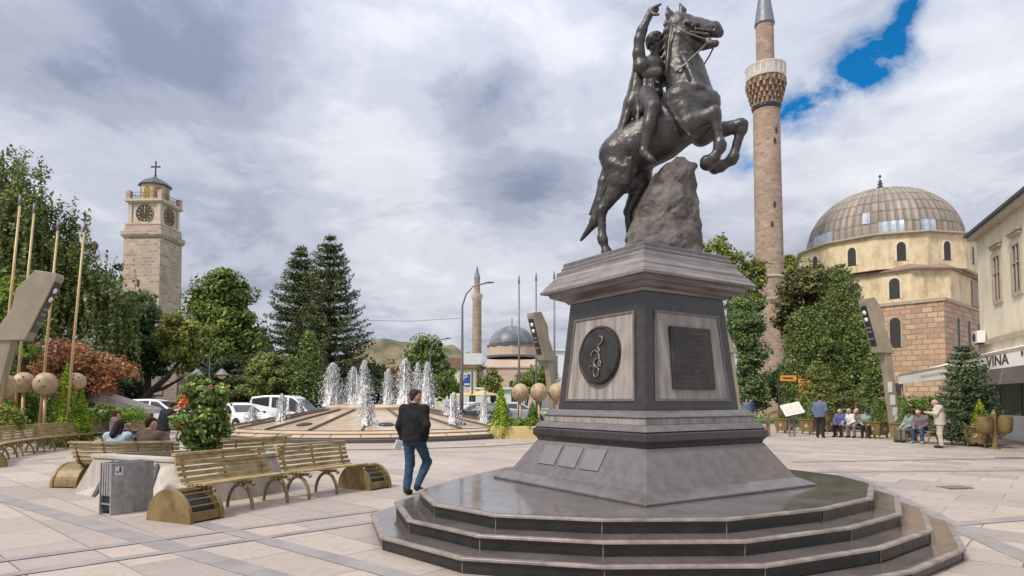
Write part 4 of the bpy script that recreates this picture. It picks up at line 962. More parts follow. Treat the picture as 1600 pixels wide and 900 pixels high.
for (u, v, ru, rv, D, sd_, lb) in [(305, 590, 40, 34, 57, 41, 'dark shaded tree behind the double globed street lamp'), (375, 598, 45, 38, 56, 42, 'dark shaded tree between the street lamp and the round conifer bush'), (160, 600, 55, 30, 50, 43, 'dark shaded tree behind the red autumn tree'), (40, 590, 60, 45, 48, 48, 'dark shaded tree behind the weeping birch strands'), (560, 598, 35, 26, 58, 44, 'dark shaded tree under the two tall pines')]:
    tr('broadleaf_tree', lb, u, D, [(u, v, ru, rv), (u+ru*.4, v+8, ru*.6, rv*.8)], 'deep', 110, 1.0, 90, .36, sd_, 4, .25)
# ---- conifers
def conifer(name, label, x, y, h, rad, mat, seed, levels=20, nb=9, size=.3, z0=.12, openness=.35, droop=.25, up=.3, power=.85, cat='conifer', group='trees around the square', bark='bark', dens=1., side=None, tr_=.02, wdk=1.):
    r = np.random.default_rng(seed); t = thing(name, label, cat, (x, y, 0), group=group); P = []; Q = []; s = MB()
    s.tube([(0, 0, -.1), (0, 0, h*.5), (0, 0, h*.985)], [h*tr_, h*tr_*.6, .02], 8)
    for i in range(levels):
        f = (i+.5*r.random())/levels; z = h*(z0+(1-z0)*f); ln = rad*((1-f)**power)*(1-.25*max(0, .12-f)/.12)+.12
        for k in range(nb):
            a = 2*PI*(k+r.random()*.8)/nb+i*2.4; l = ln*(1-openness*r.random()**1.5)
            if side is not None: l *= 1+side*math.cos(a)
            d = np.array([math.cos(a), math.sin(a), 0]); m = max(3, int(l/size*3.2*dens))
            sx = r.random(m)**.75; zz_ = z-droop*l*sx+up*l*sx**2.2
            wd = (.10+.22*(1-sx))*min(1.4, l)*.9*wdk
            sdv = np.array([-d[1], d[0], 0]); q = d[None]*(sx*l)[:, None]+sdv[None]*(r.normal(size=m)*wd)[:, None]
            q[:, 2] = zz_+r.normal(size=m)*size*(.28 if wdk == 1 else .42); P.append(q); Q.append(np.tile(np.array([d[0]*.3, d[1]*.3, 1.0]), (m, 1)))
            if l > .8 and k % 2 == 0: s.tube([(0, 0, z), tuple(d*l*.5+np.array([0, 0, z-droop*l*.5+up*l*.22])), tuple(d*l*.95+np.array([0, 0, z-droop*l*.95+up*l*.89]))], [h*.004+.01, h*.003+.006, .006], 5)
    crown_obj('crown', np.concatenate(P), np.concatenate(Q), size, LM[mat] if mat in LM else mat, t, seed, .38); s.build('trunk', M[bark], t, smooth=True); return t
conifer('tall_pine', 'taller of the two dark pines, with open upswept branches on its right side', XD(513, 52), 52, ZD(368, 52), 4.7, 'pine', 51, 27, 13, .24, .10, .42, .16, .34, .62, dens=3.2, wdk=.75)
conifer('tall_pine', 'shorter of the two dark pines, overlapping the left of the taller one', XD(467, 54), 54, ZD(384, 54), 4.8, 'pine', 52, 27, 13, .25, .08, .4, .14, .26, .66, dens=3.2, wdk=.9)
conifer('cypress_shrub', 'columnar dark cypress left of the tall water jets', XD(482, 42), 42, ZD(518, 42), 1.35, 'green', 53, 26, 11, .22, .02, .2, -.3, .6, .6, dens=1.6)
tr('round_conifer', 'broad rounded conifer bush behind the white van', 425, 43, [(427, 600, 42, 42), (420, 575, 26, 20)], 'olive', 190, .45, 120, .17, 54, 1, .2, cat='bush', outer=.75)
tr('round_pine', 'dark round crowned pine in front of the hill', 666, 66, [(666, 553, 28, 26), (655, 575, 24, 24), (680, 580, 22, 26)], 'green', 120, .9, 100, .33, 55, 3, .25)
for (u, v, ru, rv, D, mt, sd_, lb) in [(590, 585, 26, 18, 60, 'brown', 61, 'rusty brown shrub right of the pines behind the fountain'), (625, 592, 26, 16, 58, 'red', 62, 'reddish shrub behind the tall water jets'), (600, 605, 40, 14, 52, 'dark', 63, 'dark green shrub low behind the fountain hub'), (655, 605, 34, 16, 52, 'dark', 64, 'dark green shrub behind the walking man'), (700, 602, 22, 22, 56, 'mid', 65, 'green shrub beside the parking sign'), (770, 595, 11, 22, 60, 'olive', 66, 'narrow olive shrub in front of the far mosque'), (842, 588, 24, 16, 48, 'mid', 67, 'green shrub above the golden balls by the pedestal'), (820, 600, 16, 14, 47, 'mid', 68, 'small green shrub left of the golden balls in front of the mosque wall')]:
    tr('shrub', lb, u, D, [(u, v, ru, rv), (u-ru*.3, v+6, ru*.7, rv*.8)], mt, 50, .55, 80, .24, sd_, .8, .1, cat='shrub')
conifer('bare_branched_pine', 'low dark pine with drooping lower limbs right of the tall pines', XD(545, 56), 56, 6.0, 3.0, 'pine', 57, 10, 8, .3, .3, .5, .2, .1, .6, dens=1.2)
for i in range(34):
    u = 535+i*7.2+random.uniform(-4, 4)
    if abs(u-666) < 26 or u > 745: continue
    D = 135+random.uniform(-15, 20); x = XD(u, D); h = random.uniform(6, 9.5)
    broadleaf('distant_tree', 'small dark tree in the distant belt at the foot of the bare hill', x, D, [(0, 0, h*.55, h*.42, h*.4, h*.48)], LM['dark' if i % 3 else 'mid'], 26, 1.2, 36, .6, 100+i, 2, .2, group='distant trees below the hill')
# ---- left bed: topiary, thuja, hedges
def mound(name, label, x, y, ells, mat, ncl, rc, per, size, seed, cat='bush', z=0, group='shrubs of the flower beds', **k):
    return broadleaf(name, label, x, y, ells, LM[mat] if isinstance(mat, str) else mat, ncl, rc, per, size, seed, 0, 0, cat=cat, group=group, z=z, **k)
DL = 22.5
def pm_(name, label, u, D, es, mat, ncl, rc, per, size, seed, cat='bush', **k):
    x = XD(u, D); return mound(name, label, x, D, [pix_ell(x, D, *e, D) for e in es], mat, ncl, rc, per, size, seed, cat, **k)
def thuja(label, u, D, vt, ru, seed, mat='thuja', z=0, name='thuja_shrub', vb=None, size=.075):
    x = XD(u, D); r = np.random.default_rng(seed); h = ZD(vt, D)-z; rad = ru*D/1000; n = 5200
    t_ = r.random(n)**1.3; a = r.random(n)*2*PI; lob = 1+.16*np.sin(a*5+seed)+.18*r.normal(size=n)
    rr = rad*(1-t_)**.72*lob*(.55+.45*r.random(n)**.4)*np.minimum(1, .6+t_*4)
    P = np.stack([rr*np.cos(a), rr*np.sin(a), t_*h*(1+.05*r.normal(size=n))], 1)
    Q = np.stack([np.cos(a), np.sin(a), np.full(n, .35)], 1)
    t = thing(name, label, 'shrub', (x, D, z), group='shrubs of the flower beds'); crown_obj('foliage', P, Q, size*D/22, LM[mat], t, seed, .5)
    s = MB(); s.tube([(0, 0, -.1), (0, 0, h*.8)], [.05, .01], 6); s.build('stem', M['bark'], t); return t
thuja('tall pointed yellow green thuja in the left bed in front of the right flagpole', 104, 22.5, 578, 24, 71)
thuja('lower yellow green thuja at the right flank of the tall pointed thuja', 128, 22.8, 612, 18, 72)
thuja('dark gap thuja left of the tall pointed thuja', 78, 23.6, 600, 20, 73, 'green')
pm_('clipped_box_bush', 'clipped rounded box bush under the golden balls at the left', 38, 22.5, [(38, 637, 17, 26)], 'box', 110, .22, 80, .075, 74, outer=.8)
pm_('hedge', 'low leafy hedge behind the back of the long far bench', 130, 24, [(60, 650, 45, 12), (150, 649, 40, 10), (200, 648, 32, 9)], 'hedge', 150, .25, 60, .085, 75, cat='hedge', outer=.5)
pm_('flowering_shrub', 'yellow tipped leafy shrub in the lower left corner of the bed', 5, 19.5, [(0, 652, 24, 20), (22, 658, 16, 12)], 'yellowgreen', 80, .2, 60, .085, 76, cat='shrub', outer=.4)
pm_('flowering_shrub', 'small hydrangea like shrub with a white flower head beside the seated woman', 158, 24, [(158, 645, 11, 12)], 'mid', 40, .16, 50, .075, 77, cat='shrub', outer=.5)
s = MB(); s.lathe([(0, -.12), (.1, -.08), (.14, 0), (.1, .09), (0, .12)], 12); tag(s.build('flower_head', M['white'], loc=(0, 0, 0), smooth=True), 'round white flower head on the shrub beside the seated woman', 'flower').location = tuple(PD(161, 645, 23.6))
tr('dark_shrub', 'dark green shrub behind the clipped box bush', 60, 25, [(50, 640, 40, 24)], 'deep', 60, .4, 80, .15, 78, 1, .1, cat='shrub')
# ---- bush in the planter
bx, by = -5.38, 11.15
bsh = mound('flowering_bush', 'tall leafy bush with a few orange flowers growing in the concrete planter', bx, by, [(0, 0, .55, .37, .37, .55), (.02, 0, .95, .33, .33, .34), (.06, .05, .35, .34, .34, .36)], 'bush', 130, .13, 62, .092, 81, z=.69, outer=.7, group='planted bushes')
r9 = np.random.default_rng(9); C_ = np.array([(-.12, -.38, .93), (-.16, -.40, .86), (-.1, -.38, .88), (-.2, -.37, .80), (-.3, -.28, .55), (-.25, -.3, .5)])

for c in C_:
    PP = c+r9.normal(size=(24, 3))*.024; crown_obj('orange_flower', PP, PP*0+np.array([0, -1, .3]), .05, M['flower'], bsh, 5, .8)
rs = np.random.default_rng(12); ps = np.linspace(0, 1, 40)[:, None]*np.array([.34, 0, .10])+np.array([.36, 0, 1.02])+rs.normal(size=(40, 3))*.03
crown_obj('side_shoot', ps, ps*0+np.array([0, -.5, 1]), .075, LM['bush'], bsh, 6)
s = MB(); s.tube([(0, 0, -.03), (.02, 0, .6), (0, 0, 1.1)], [.03, .025, .01], 6); s.tube([(.1, 0, .8), (.45, 0, 1.05), (.7, 0, 1.12)], [.015, .01, .004], 5); s.build('stems', M['bark'], bsh)

# ================================================================== LEFT FURNITURE: flagpoles, balls, lamps
def flagpole(u, vtop, vbase, D, label, lean=0.06, r=.045, mat='pole_gold'):
    x = XD(u, D); h = ZD(vtop, D); t = thing('flagpole', label, 'flagpole', (x, D, 0), group='slim flagpoles'); s = MB()
    s.tube([(0, 0, 0), (lean*h*.5, 0, h*.5), (lean*h, 0, h-.35)], [r*1.15, r, r*.8], 10); s.build('pole', M[mat], t, smooth=True)
    s = MB(); s.tube([(lean*(h-.36), 0, h-.36), (lean*h, 0, h)], [r*.95, r*.7], 8); s.build('tip', M['greypole'], t, smooth=True)
    s = MB(); s.lathe([(.14, 0), (.14, .03), (.06, .05), (.06, .14)], 12); s.build('foot_plate', M['greypole'], t, smooth='auto')
def ball(u, v, ru, D, label, seed):
    x = XD(u, D); rad = ru*D/1000; zc = ZD(v, D); t = thing('ball_sculpture', label, 'ball sculpture', (x, D, 0), group='golden balls on stems')
    s = MB(); s.lathe([(rad*math.cos(a)*(1 if a > -1.2 else .99), zc+rad*1.06*math.sin(a)) for a in np.linspace(-PI/2, PI/2, 20)], 32); b = s.build('shell', M['sphere'], t, smooth=True)
    r = np.random.default_rng(seed)
    for i in range(3):
        a = -2.3+.75*i+r.uniform(-.25, .25); e = r.uniform(-.6, .6); n = np.array([math.cos(a)*math.cos(e), math.sin(a)*math.cos(e), math.sin(e)*1.06]); c = np.array([0, 0, zc])+n*rad*.985
        q = MB(); xx = nrm(np.cross(n, (0, 0, 1))); yy = np.cross(n, xx); q.lathe([(0, .012), (.024, .012), (.03, 0)], 10, mtx=frame(c+n*.004, xx, yy, nrm(n))); q.build('hole', M['black'], b)
    s = MB(); s.tube([(0, 0, 0), (0, 0, zc-rad*.9)], .05, 8); s.build('stem', M['pole_gold'], t, smooth=True)
for (u, vt, D, lb) in [(-2, 305, 20.5, 'leftmost of the pale wooden flagpoles at the left edge'), (22, 318, 22, 'second flagpole from the left edge, partly behind the tilted lamp head'), (62, 345, 22, 'flagpole whose lower half shows right below the tilted lamp head'), (104, 347, 22.3, 'flagpole standing clear right of the tilted lamp with a dark tip')]:
    flagpole(u, vt, 585, D, lb, .055)
for (u, v, ru, D, lb) in [(4, 604, 19, 21, 'golden ball cut by the left edge, largest of its row'), (37, 598, 15.5, 22, 'second golden ball from the left edge'), (71, 600, 17, 22, 'third golden ball from the left edge, over the bed'), (119, 597, 13.5, 22.8, 'golden ball half hidden behind the pointed thuja')]: ball(u, v, ru, D, lb, int(u)+5)
for (u, vt, D, lb) in [(811, 431, 30, 'thin grey flagpole in front of the far mosque dome'), (838, 427, 30, 'thin grey flagpole just right of the far mosque dome'), (866.5, 424, 30.5, 'thin grey flagpole half hidden by the pedestal cornice')]: flagpole(u, vt, 600, D, lb, .0, .05, 'greypole')
for (u, v, ru, D, lb) in [(813, 613.5, 13.5, 28, 'golden ball farthest from the pedestal in the right row'), (842, 613, 13.8, 28, 'middle golden ball of the row by the pedestal'), (870, 613, 13.5, 28.2, 'golden ball half hidden by the pedestal')]: ball(u, v, ru, D, lb, int(u))
def modern_lamp(x, y, rz, label, h=6.0, lx=1.0):
    t = thing('angular_lamp', label, 'street lamp', (x, y, GZ), rz, group='angular beige street lamps'); k = h/6
    rot = Matrix.Rotation(PI/2, 4, 'X')
    def ex(poly, d, y0=0): 
        s = MB(); s.prism([(p[0]*k*lx, p[1]*k) for p in poly], -d/2-y0, d/2-y0, rot); return s
    ex([(-.22, 0), (.12, 0), (.42, 2.2), (.66, 3.85), (.32, 4.15), (.10, 2.4)], .34).build('stem', M['lamp_beige'], t, bevel=.02)
    hd = ex([(.12, 3.62), (.95, 3.66), (1.62, 5.78), (1.62, 5.92), (1.12, 6.0), (.70, 5.35), (.62, 4.7)], .46); h_ = hd.build('lamp_head', M['lamp_beige'], t, bevel=.015)
    # luminous face on the sloping front edge
    a, b_ = np.array([.95*lx, 3.66])*k, np.array([1.62*lx, 5.78])*k; d = nrm(b_-a); n = np.array([d[1], -d[0]])
    def onface(t0, t1, w, o, name, mat, par):
        p, q = a+(b_-a)*t0, a+(b_-a)*t1; s = MB()
        c = (p+q)/2+n*o; mt = frame((c[0], 0, c[1]), (d[0], 0, d[1]), (0, 1, 0), (n[0], 0, n[1])); s.box((0, 0, 0), (np.linalg.norm(q-p), w, .02), mtx=mt); return s.build(name, mat, par)
    pn = onface(.13, .93, .34*1, .004, 'lamp_panel', M['lamp_panel'], h_)
    for i, tt in enumerate((.80, .66)):
        p = a+(b_-a)*tt+n*.016; s = MB(); s.lathe([(.10, 0), (.09, .03), (0, .045)], 14, mtx=frame((p[0], 0, p[1]), (d[0], 0, d[1]), (0, 1, 0), (n[0], 0, n[1]))); s.build('lens', M['lens'], pn, smooth=True)
    for tt in (.50, .42, .28): onface(tt-.02, tt+.02, .26, .016, 'lamp_slot', M['greypole'], pn)
    s = MB(); s.box((-.05, 0, .02), (.6, .5, .04)); s.build('base_plate', M['lamp_beige'], t)
    return t
modern_lamp(XD(-23, 20.5), 20.5, R(8), 'tilted angular beige lamp at the left edge leaning right over the flagpoles', 5.8, 1.34)
lr = modern_lamp(XD(1397, 26.5), 26.5, R(188), 'tilted angular lamp with a paper covered post in front of the right hand trees', 5.85, .85)

for i, (z, o, s1, s2) in enumerate([(2.15, .03, .2, .42), (1.62, .0, .22, .4), (1.15, -.02, .2, .34), (.85, -.04, .16, .2)]):
    q = MB(); q.box((.02+.136*z-.02+o, .176, z), (s1, .006, s2)); q.build('poster', M['white'], lr)
modern_lamp(XD(868, 29.5), 29.5, R(218), 'tilted angular lamp just left of the pedestal, seen from its dark front', 5.6)
modern_lamp(XD(1153, 27.5), 27.5, R(190), 'tilted angular lamp mostly hidden behind the right edge of the pedestal')
# ornate double lamp, road lamps, signs
t = thing('double_lamp', 'dark iron street lamp with two bell shaped globes and a flower box', 'street lamp', (XD(327, 36), 36, 0)); hh = ZD(556, 36)
s = MB(); s.tube([(0, 0, 0), (0, 0, .6), (0, 0, hh)], [.11, .06, .035], 8); s.tube([(.1, 0, 0), (.1, 0, hh-1.2)], .03, 6)
for sg in (-1, 1): s.tube([(0, 0, hh-1.0), (sg*.15, 0, hh-.55), (sg*.45, 0, hh-.35), (sg*.68, 0, hh-.55), (sg*.70, 0, hh-.8)], .03, 6)
s.build('post', M['iron'], t, smooth=True)
for sg in (-1, 1):
    s = MB(); s.lathe([(.06, .12), (.16, .0), (.38, -.22), (.37, -.24)], 14, c=(sg*.70, 0, hh-.85)); g = s.build('lamp_shade', M['greypole'], t, smooth='auto'); s = MB(); s.lathe([(0, -.22), (.2, -.12), (.24, 0)], 12, c=(sg*.70, 0, hh-1.12)); s.build('globe', M['umbrella'], g, smooth=True)
s = MB(); s.box((0, -.1, hh-1.9), (2.2, .35, .16)); fb = s.build('flower_box', M['black'], t)
Pf = np.random.default_rng(4).uniform((-1.2, -.35, hh-2.05), (1.2, .15, hh-1.65), (260, 3)); crown_obj('box_flowers', Pf, Pf*0+np.array([0, -1, .3]), .14, M['flower_pink'], fb, 8, .8)
def road_lamp(u, D, vt, reach, label, sg=1):
    x = XD(u, D); h = ZD(vt, D); t = thing('road_lamp', label, 'street lamp', (x, D, 0), group='curved arm road lamps'); s = MB()
    s.tube([(0, 0, 0), (0, 0, h*.5), (0, 0, h*.84), (sg*.12*reach, 0, h*.92), (sg*.35*reach, 0, h*.975), (sg*reach*.8, 0, h)], [.10, .085, .06, .05, .05, .045], 8); s.build('pole', M['greypole'], t, smooth=True)
    s = MB(); s.tube([(sg*reach*.75, 0, h), (sg*reach*.85, 0, h+.03), (sg*reach*1.05, 0, h+.03)], [.07, .13, .06], 8, flat=.6); s.build('lamp_head', M['greypole'], t, smooth=True)
road_lamp(722, 40, 442, 1.9, 'tall grey road lamp with a curved arm crossing the far minaret')
road_lamp(672, 55, 529, 1.7, 'lower road lamp with a curved arm above the walking man')
t = thing('parking_sign', 'blue parking sign with a white P on a thin post beside the far minaret', 'sign', (XD(719, 42), 42, 0)); s = MB(); s.tube([(0, 0, 0), (0, 0, 3.4)], .04, 8); s.build('post', M['greypole'], t)
s = MB(); s.box((.38, -.06, ZD(594, 42)), (.60, .03, .78)); pl_ = s.build('panel', M['blue_sign'], t, bevel=.005)
FX = lambda x, y, z: frame((x, y, z), (1, 0, 0), (0, 0, 1), (0, -1, 0))
text_part('P', .62, M['white'], pl_, FX(.32, -.078, ZD(591, 42)+.03)); s = MB(); s.box((.45, -.08, ZD(594, 42)-.27), (.36, .01, .1)); s.build('panel_mark', M['white'], pl_)
s = MB(); s.box((.38, -.055, ZD(609, 42)), (.52, .03, .38)); s.build('lower_panel', M['pinkboard'], t)
t = thing('white_billboard', 'blank white billboard on a post in front of the base of the far minaret', 'billboard', (XD(738, 60), 60, 0)); s = MB(); s.tube([(0, 0, 0), (0, 0, 4.5)], .1, 8); s.build('post', M['greypole'], t); s = MB(); s.box((.06, -.14, ZD(561, 60)), (1.75, .12, 1.05)); s.build('panel', M['white'], t, bevel=.01)
s = MB(); s.tube([PD(560, 500, 110), PD(640, 502, 110), PD(720, 497, 110)], .035, 5); tag(s.build('overhead_wire', M['iron'], loc=tuple(PD(640, 502, 110))), 'thin overhead wire crossing the sky right of the pines', 'wire')
# sloping stone wedge beside the hedge
t = thing('stone_ramp', 'low sloping roofed stone parapet descending to the right behind the hedge', 'parapet', (XD(180, 30), 30, 0)); s = MB()
xa, xb, za, zb_ = XD(138, 30)-XD(180, 30), XD(232, 30)-XD(180, 30), ZD(606, 30), ZD(638, 30)
s.prism([(xa, 0), (xb, 0), (xb, zb_-.15), (xa, za-.45)], -.5, .5, Matrix.Rotation(PI/2, 4, 'X')); s.build('wall', M['bark_grey'], t)
s = MB(); s.prism([(xa-.2, za-.5), (xb+.2, zb_-.25), (xb+.2, zb_), (xa-.2, za)], -.8, .7, Matrix.Rotation(PI/2, 4, 'X')); s.build('sloping_coping', M['concrete'], t, bevel=.02)
for i in range(4): s = MB(); x = xa+.35+i*.62; zt = za-.55+(zb_-za)*(x-xa)/(xb-xa); s.prism([(x, zt-.38), (x+.4, zt-.42), (x+.4, zt-.14), (x, zt-.08)], .502, .51, Matrix.Rotation(PI/2, 4, 'X')); s.build('wall_opening', M['dark_open'], t)
# planting strip beyond the fountain
t = thing('planting_strip', 'low golden stone planting strip with a green hedge beyond the fountain', 'planter', (XD(812, 27), 27, 0)); s = MB(); s.box((.1, 0, .27), (2.6, .7, .54)); s.build('edging', M['umbrella'], t, bevel=.02)
P, Q, K = clumps([(0, 0, .62, 1.25, .35, .2)], 60, .18, 70, np.random.default_rng(3)); crown_obj('hedge_leaves', P, Q, .09, LM['hedge'], t, 3)
thuja('bright yellow green thuja right of the fountain, left of the golden balls', 783, 27, 608, 17, 83)
thuja('small dark thuja between the golden balls and the pedestal', 832, 27.3, 632, 14, 84, 'box')
rc_ = np.random.default_rng(8)
for i in range(26):
    p = G(rc_.uniform(772, 835), rc_.uniform(671, 682)); s = MB(); q = rc_.uniform(.08, .2); s.lathe([(0, -.05), (q, -.02), (q*.8, q*.5), (q*.3, q*.75), (0, q*.75)], 7, ph=rc_.random()*3); o = tag(s.build('cobble_stone', M['rubble']), 'rough loose cobble stone in the heap at the right rim of the fountain', 'stone', 'rough cobbles by the fountain'); o.location = (p[0], p[1], .03); o.rotation_euler = (rc_.uniform(-.3, .3), rc_.uniform(-.3, .3), 0)
# ================================================================== CLOCK TOWER
def arch_poly(w, h, n=9, pointed=0.0):
    """arched opening outline, base at 0"""
    r = w/2; p = [(-r, 0), (r, 0)]
    for i in range(n+1):
        a = PI*i/n; p.append((r*math.cos(a), h-r+r*math.sin(a)*(1+pointed)))
    return p
def wall_frame(o, nx, ny):
    """x along wall to the right seen from outside, y up, z outward normal"""
    n = nrm((nx, ny)); return frame(o, (-n[1], n[0], 0), (0, 0, 1), (n[0], n[1], 0))
def opening(parent, mt, w, h, mat='dark_open', fr=None, fw=.12, depth=.05, name='window', pointed=0.0, rect=False):
    pol = [(-w/2, 0), (w/2, 0), (w/2, h), (-w/2, h)] if rect else arch_poly(w, h, pointed=pointed)
    if fr:
        cx_ = (0, h*.5); s = MB(); outer = [(-w/2-fw, -fw), (w/2+fw, -fw), (w/2+fw, h+fw), (-w/2-fw, h+fw)] if rect else [(p[0]*(w+2*fw)/w, (p[1]+fw*.9) if p[1] > .01 else -.0) for p in arch_poly(w, h, pointed=pointed)]
        n = len(pol)
        for k in range(n):
            k2 = (k+1) % n; a, b, c, d = pol[k], pol[k2], outer[k2], outer[k]
            vs = [(q[0], q[1], z) for z in (-.02, depth) for q in (a, b, c, d)]; s.add(vs, [(0, 3, 2, 1), (4, 5, 6, 7), (0, 1, 5, 4), (1, 2, 6, 5), (2, 3, 7, 6), (3, 0, 4, 7)], mt)
        f = s.build(name, M[fr], parent); s = MB(); s.prism(pol, -.02, .012, mt); s.build('pane', M[mat], f); return f
    s = MB(); s.prism(pol, -.02, .012, mt); return s.build(name, M[mat], parent)
TD = 80; TX = -45.3; TA = R(-3); TS = 5.0
ct = thing('clock_tower', 'tall square stone clock tower with round black clock faces and a cross', 'clock tower', (TX, TD, 0), TA); ct.scale = (.95, .95, 1)
def sq(h): return [(-h, -h), (h, -h), (h, h), (-h, h)]
ZT = lambda v: ZD(v, 78.5)
s = MB(); s.prism(sq(2.75), -.2, 3, top=sq(2.7)); s.prism(sq(2.62), 3, ZT(372), top=sq(2.44)); s.build('shaft', M['tower'], ct)
zc1 = ZT(372)
def crn(z, h, half, mat, name, out=.22):
    s = MB(); s.prism(sq(half+out*.4), z, z+h*.4, top=sq(half+out)); s.prism(sq(half+out), z+h*.4+.002, z+h); return s.build(name, M[mat], ct)
crn(zc1-.1, .75, 2.44, 'tower', 'cornice', .3)
s = MB(); s.prism(sq(2.42), zc1+.65, ZT(355)); s.build('belt', M['tower'], ct)
crn(ZT(355), .4, 2.2, 'tower_top', 'cornice', .18)
zk0, zk1 = ZT(355)+.4, ZT(319)
s = MB(); s.prism(sq(2.02), zk0, zk1); s.build('clock_storey', M['tower_top'], ct)
for sx in (-1, 1):
    for sy in (-1, 1): s = MB(); s.box((sx*1.92, sy*1.92, (zk0+zk1)/2), (.5, .5, zk1-zk0-.01)); s.build('corner_pilaster', M['tower_top'], ct)
crn(zk1, .5, 2.08, 'tower_top', 'cornice', .4)
zb = zk1+.5
M['clock'] = pm('clock_face', (.05, .04, .03), (.03, .025, .02), 5, .5)
M['ochre'] = pm('ochre_louvre', (.42, .25, .05), (.30, .17, .03), 3, .7)
M['dial_gold'] = pm('dial_gold', (.62, .45, .16), (.5, .35, .1), 3, .4, .2)
for (nx, ny) in ((0, -1), (1, 0), (0, 1), (-1, 0)):
    mt = wall_frame((nx*2.03, ny*2.03, (zk0+zk1)/2-.05), nx, ny); s = MB(); s.lathe([(1.18, -.03), (1.18, .08), (1.08, .1), (1.05, .05), (0, .05)], 32, mtx=mt); cf = s.build('clock_face', M['clock'], ct)
    s = MB(); s.lathe([(1.1, .09), (1.15, .11), (1.19, .05)], 32, mtx=mt, cap=False); s.build('dial_rim', M['dial_gold'], cf)
    for k in range(12):
        a = PI/2-k*PI/6; s = MB(); s.box((0.84*math.cos(a), .84*math.sin(a), .06), (.3, .07 if k % 3 else .14, .03), mtx=mt @ Matrix.Identity(4) if False else mt @ Matrix.Translation((0.84*math.cos(a), .84*math.sin(a), 0)) @ Matrix.Rotation(a, 4, 'Z') @ Matrix.Translation((-0.84*math.cos(a), -.84*math.sin(a), 0))); s.build('hour_mark', M['dial_gold'], cf)
    for ang, ln, wd in ((88, .75, .07), (80, .52, .1)):
        a = R(ang); s = MB(); s.box((ln/2-.1, 0, .085), (ln, wd, .02), mtx=mt @ Matrix.Rotation(a, 4, 'Z')); s.build('clock_hand', M['dial_gold'], cf)
for sx in (-1, 1):
    for sy in (-1, 1): s = MB(); s.prism([(p[0]+sx*2.12, p[1]+sy*2.12) for p in sq(.24)], zb, zb+1.05, top=[(p[0]+sx*2.12, p[1]+sy*2.12) for p in sq(.3)]); s.build('corner_post', M['tower'], ct)
for (nx, ny) in ((0, -1), (1, 0), (0, 1), (-1, 0)):
    s = MB(); t_ = np.array([-ny, nx])
    for z in (.85, .45): s.tube([(nx*2.17+t_[0]*q, ny*2.17+t_[1]*q, zb+z) for q in (-1.88, 1.88)], .03, 5)
    for q in np.linspace(-1.6, 1.6, 10): s.tube([(nx*2.17+t_[0]*q, ny*2.17+t_[1]*q, zb), (nx*2.17+t_[0]*q, ny*2.17+t_[1]*q, zb+.85)], .022, 4)
    s.build('railing', M['iron'], ct)
zo = ZT(286); s = MB(); s.lathe([(1.75, zb-.1), (1.75, zo)], 8, ph=PI/8); s.build('lantern_walls', M['tower_top'], ct)
for k in range(8):
    a = k*PI/4; ap = 1.75*math.cos(PI/8); opening(ct, wall_frame((ap*math.cos(a), ap*math.sin(a), zb+.1), math.cos(a), math.sin(a)), .85, zo-zb-.5, 'ochre', 'tower_top', .1, .04, name='lantern_window')
s = MB(); s.lathe([(1.8, zo-.05), (2.08, zo), (2.06, zo+.1), (1.4, zo+.65), (.6, zo+1.05), (.2, zo+1.3), (0, zo+1.4)], 8, ph=PI/8); rf = s.build('lead_roof', M['slate'], ct)
s = MB(); zr = zo+1.35; s.tube([(0, 0, zr-.1), (0, 0, zr+.2)], .14, 8); s.box((0, 0, zr+1.0), (.16, .12, 1.75)); s.box((0, 0, zr+1.25), (1.1, .118, .16))
for p in ((-.55, 0, 1.25), (.55, 0, 1.25), (0, 0, 1.87)): s.lathe([(0, -.15), (.15, 0), (0, .15)], 8, c=(p[0], p[1], zr+p[2]))
s.build('cross', M['iron'], rf)
# small windows in the shaft
for (x, z, w_, h_) in [(-.3, 15.5, .35, .9), (.1, 9, .35, .9)]: opening(ct, wall_frame((x, -2.5, z), 0, -1), w_, h_, name='slit_window')
# stone wall ruin at its foot
t = thing('stone_annex', 'rough stone gabled annex at the foot of the clock tower behind the slanting trunk', 'stone building', (XD(243, 52), 52, 0)); s = MB()
s.prism([(-2.6, 0), (2.5, 0), (2.5, 3.6), (1.8, 5.2), (.5, 5.2), (-2.6, 2.4)], -1.5, 1.5, Matrix.Rotation(PI/2, 4, 'X')); s.build('wall', M['rubble'], t)
s = MB(); s.box((1.0, -1.53, 2.35), (.8, .08, .6)); s.build('wall_tablet', M['stonefr'], t)

# ================================================================== MINARETS
def lathe_thing_part(parent, prof, mat, name, n=28, smooth='auto', ph=0, uv='cyl'):
    s = MB(); s.lathe(prof, n, ph=ph); return s.build(name, M[mat], parent, smooth=smooth, uv=uv)
MD = 62; mx = XD(1206, MD); Zm = lambda v: ZD(v, MD)
mi = thing('tall_minaret', 'tall brick minaret with a white balcony and grey pointed cap, rising beside the big mosque', 'minaret', (mx, MD, 0))
M['parapet'] = pm('pale_parapet', (.72, .66, .60), (.55, .49, .43), 2.5, .8, 0, .2, 12)
M['lead_cap'] = pm('lead_cap', (.20, .21, .24), (.14, .15, .17), 2, .5, .2)
lathe_thing_part(mi, [(1.55, -.2), (1.55, Zm(480)), (1.38, Zm(470))], 'minaret', 'base', 12)
lathe_thing_part(mi, [(1.45, Zm(472)), (1.5, Zm(470)), (1.45, Zm(467))], 'stonefr', 'ring', 28)
lathe_thing_part(mi, [(1.38, Zm(468)), (1.36, Zm(437))], 'minaret', 'transition', 16)
lathe_thing_part(mi, [(1.36, Zm(438)), (1.46, Zm(435)), (1.36, Zm(432))], 'stonefr', 'ring', 28)
lathe_thing_part(mi, [(1.32, Zm(433)), (1.25, Zm(172))], 'minaret', 'shaft', 28)
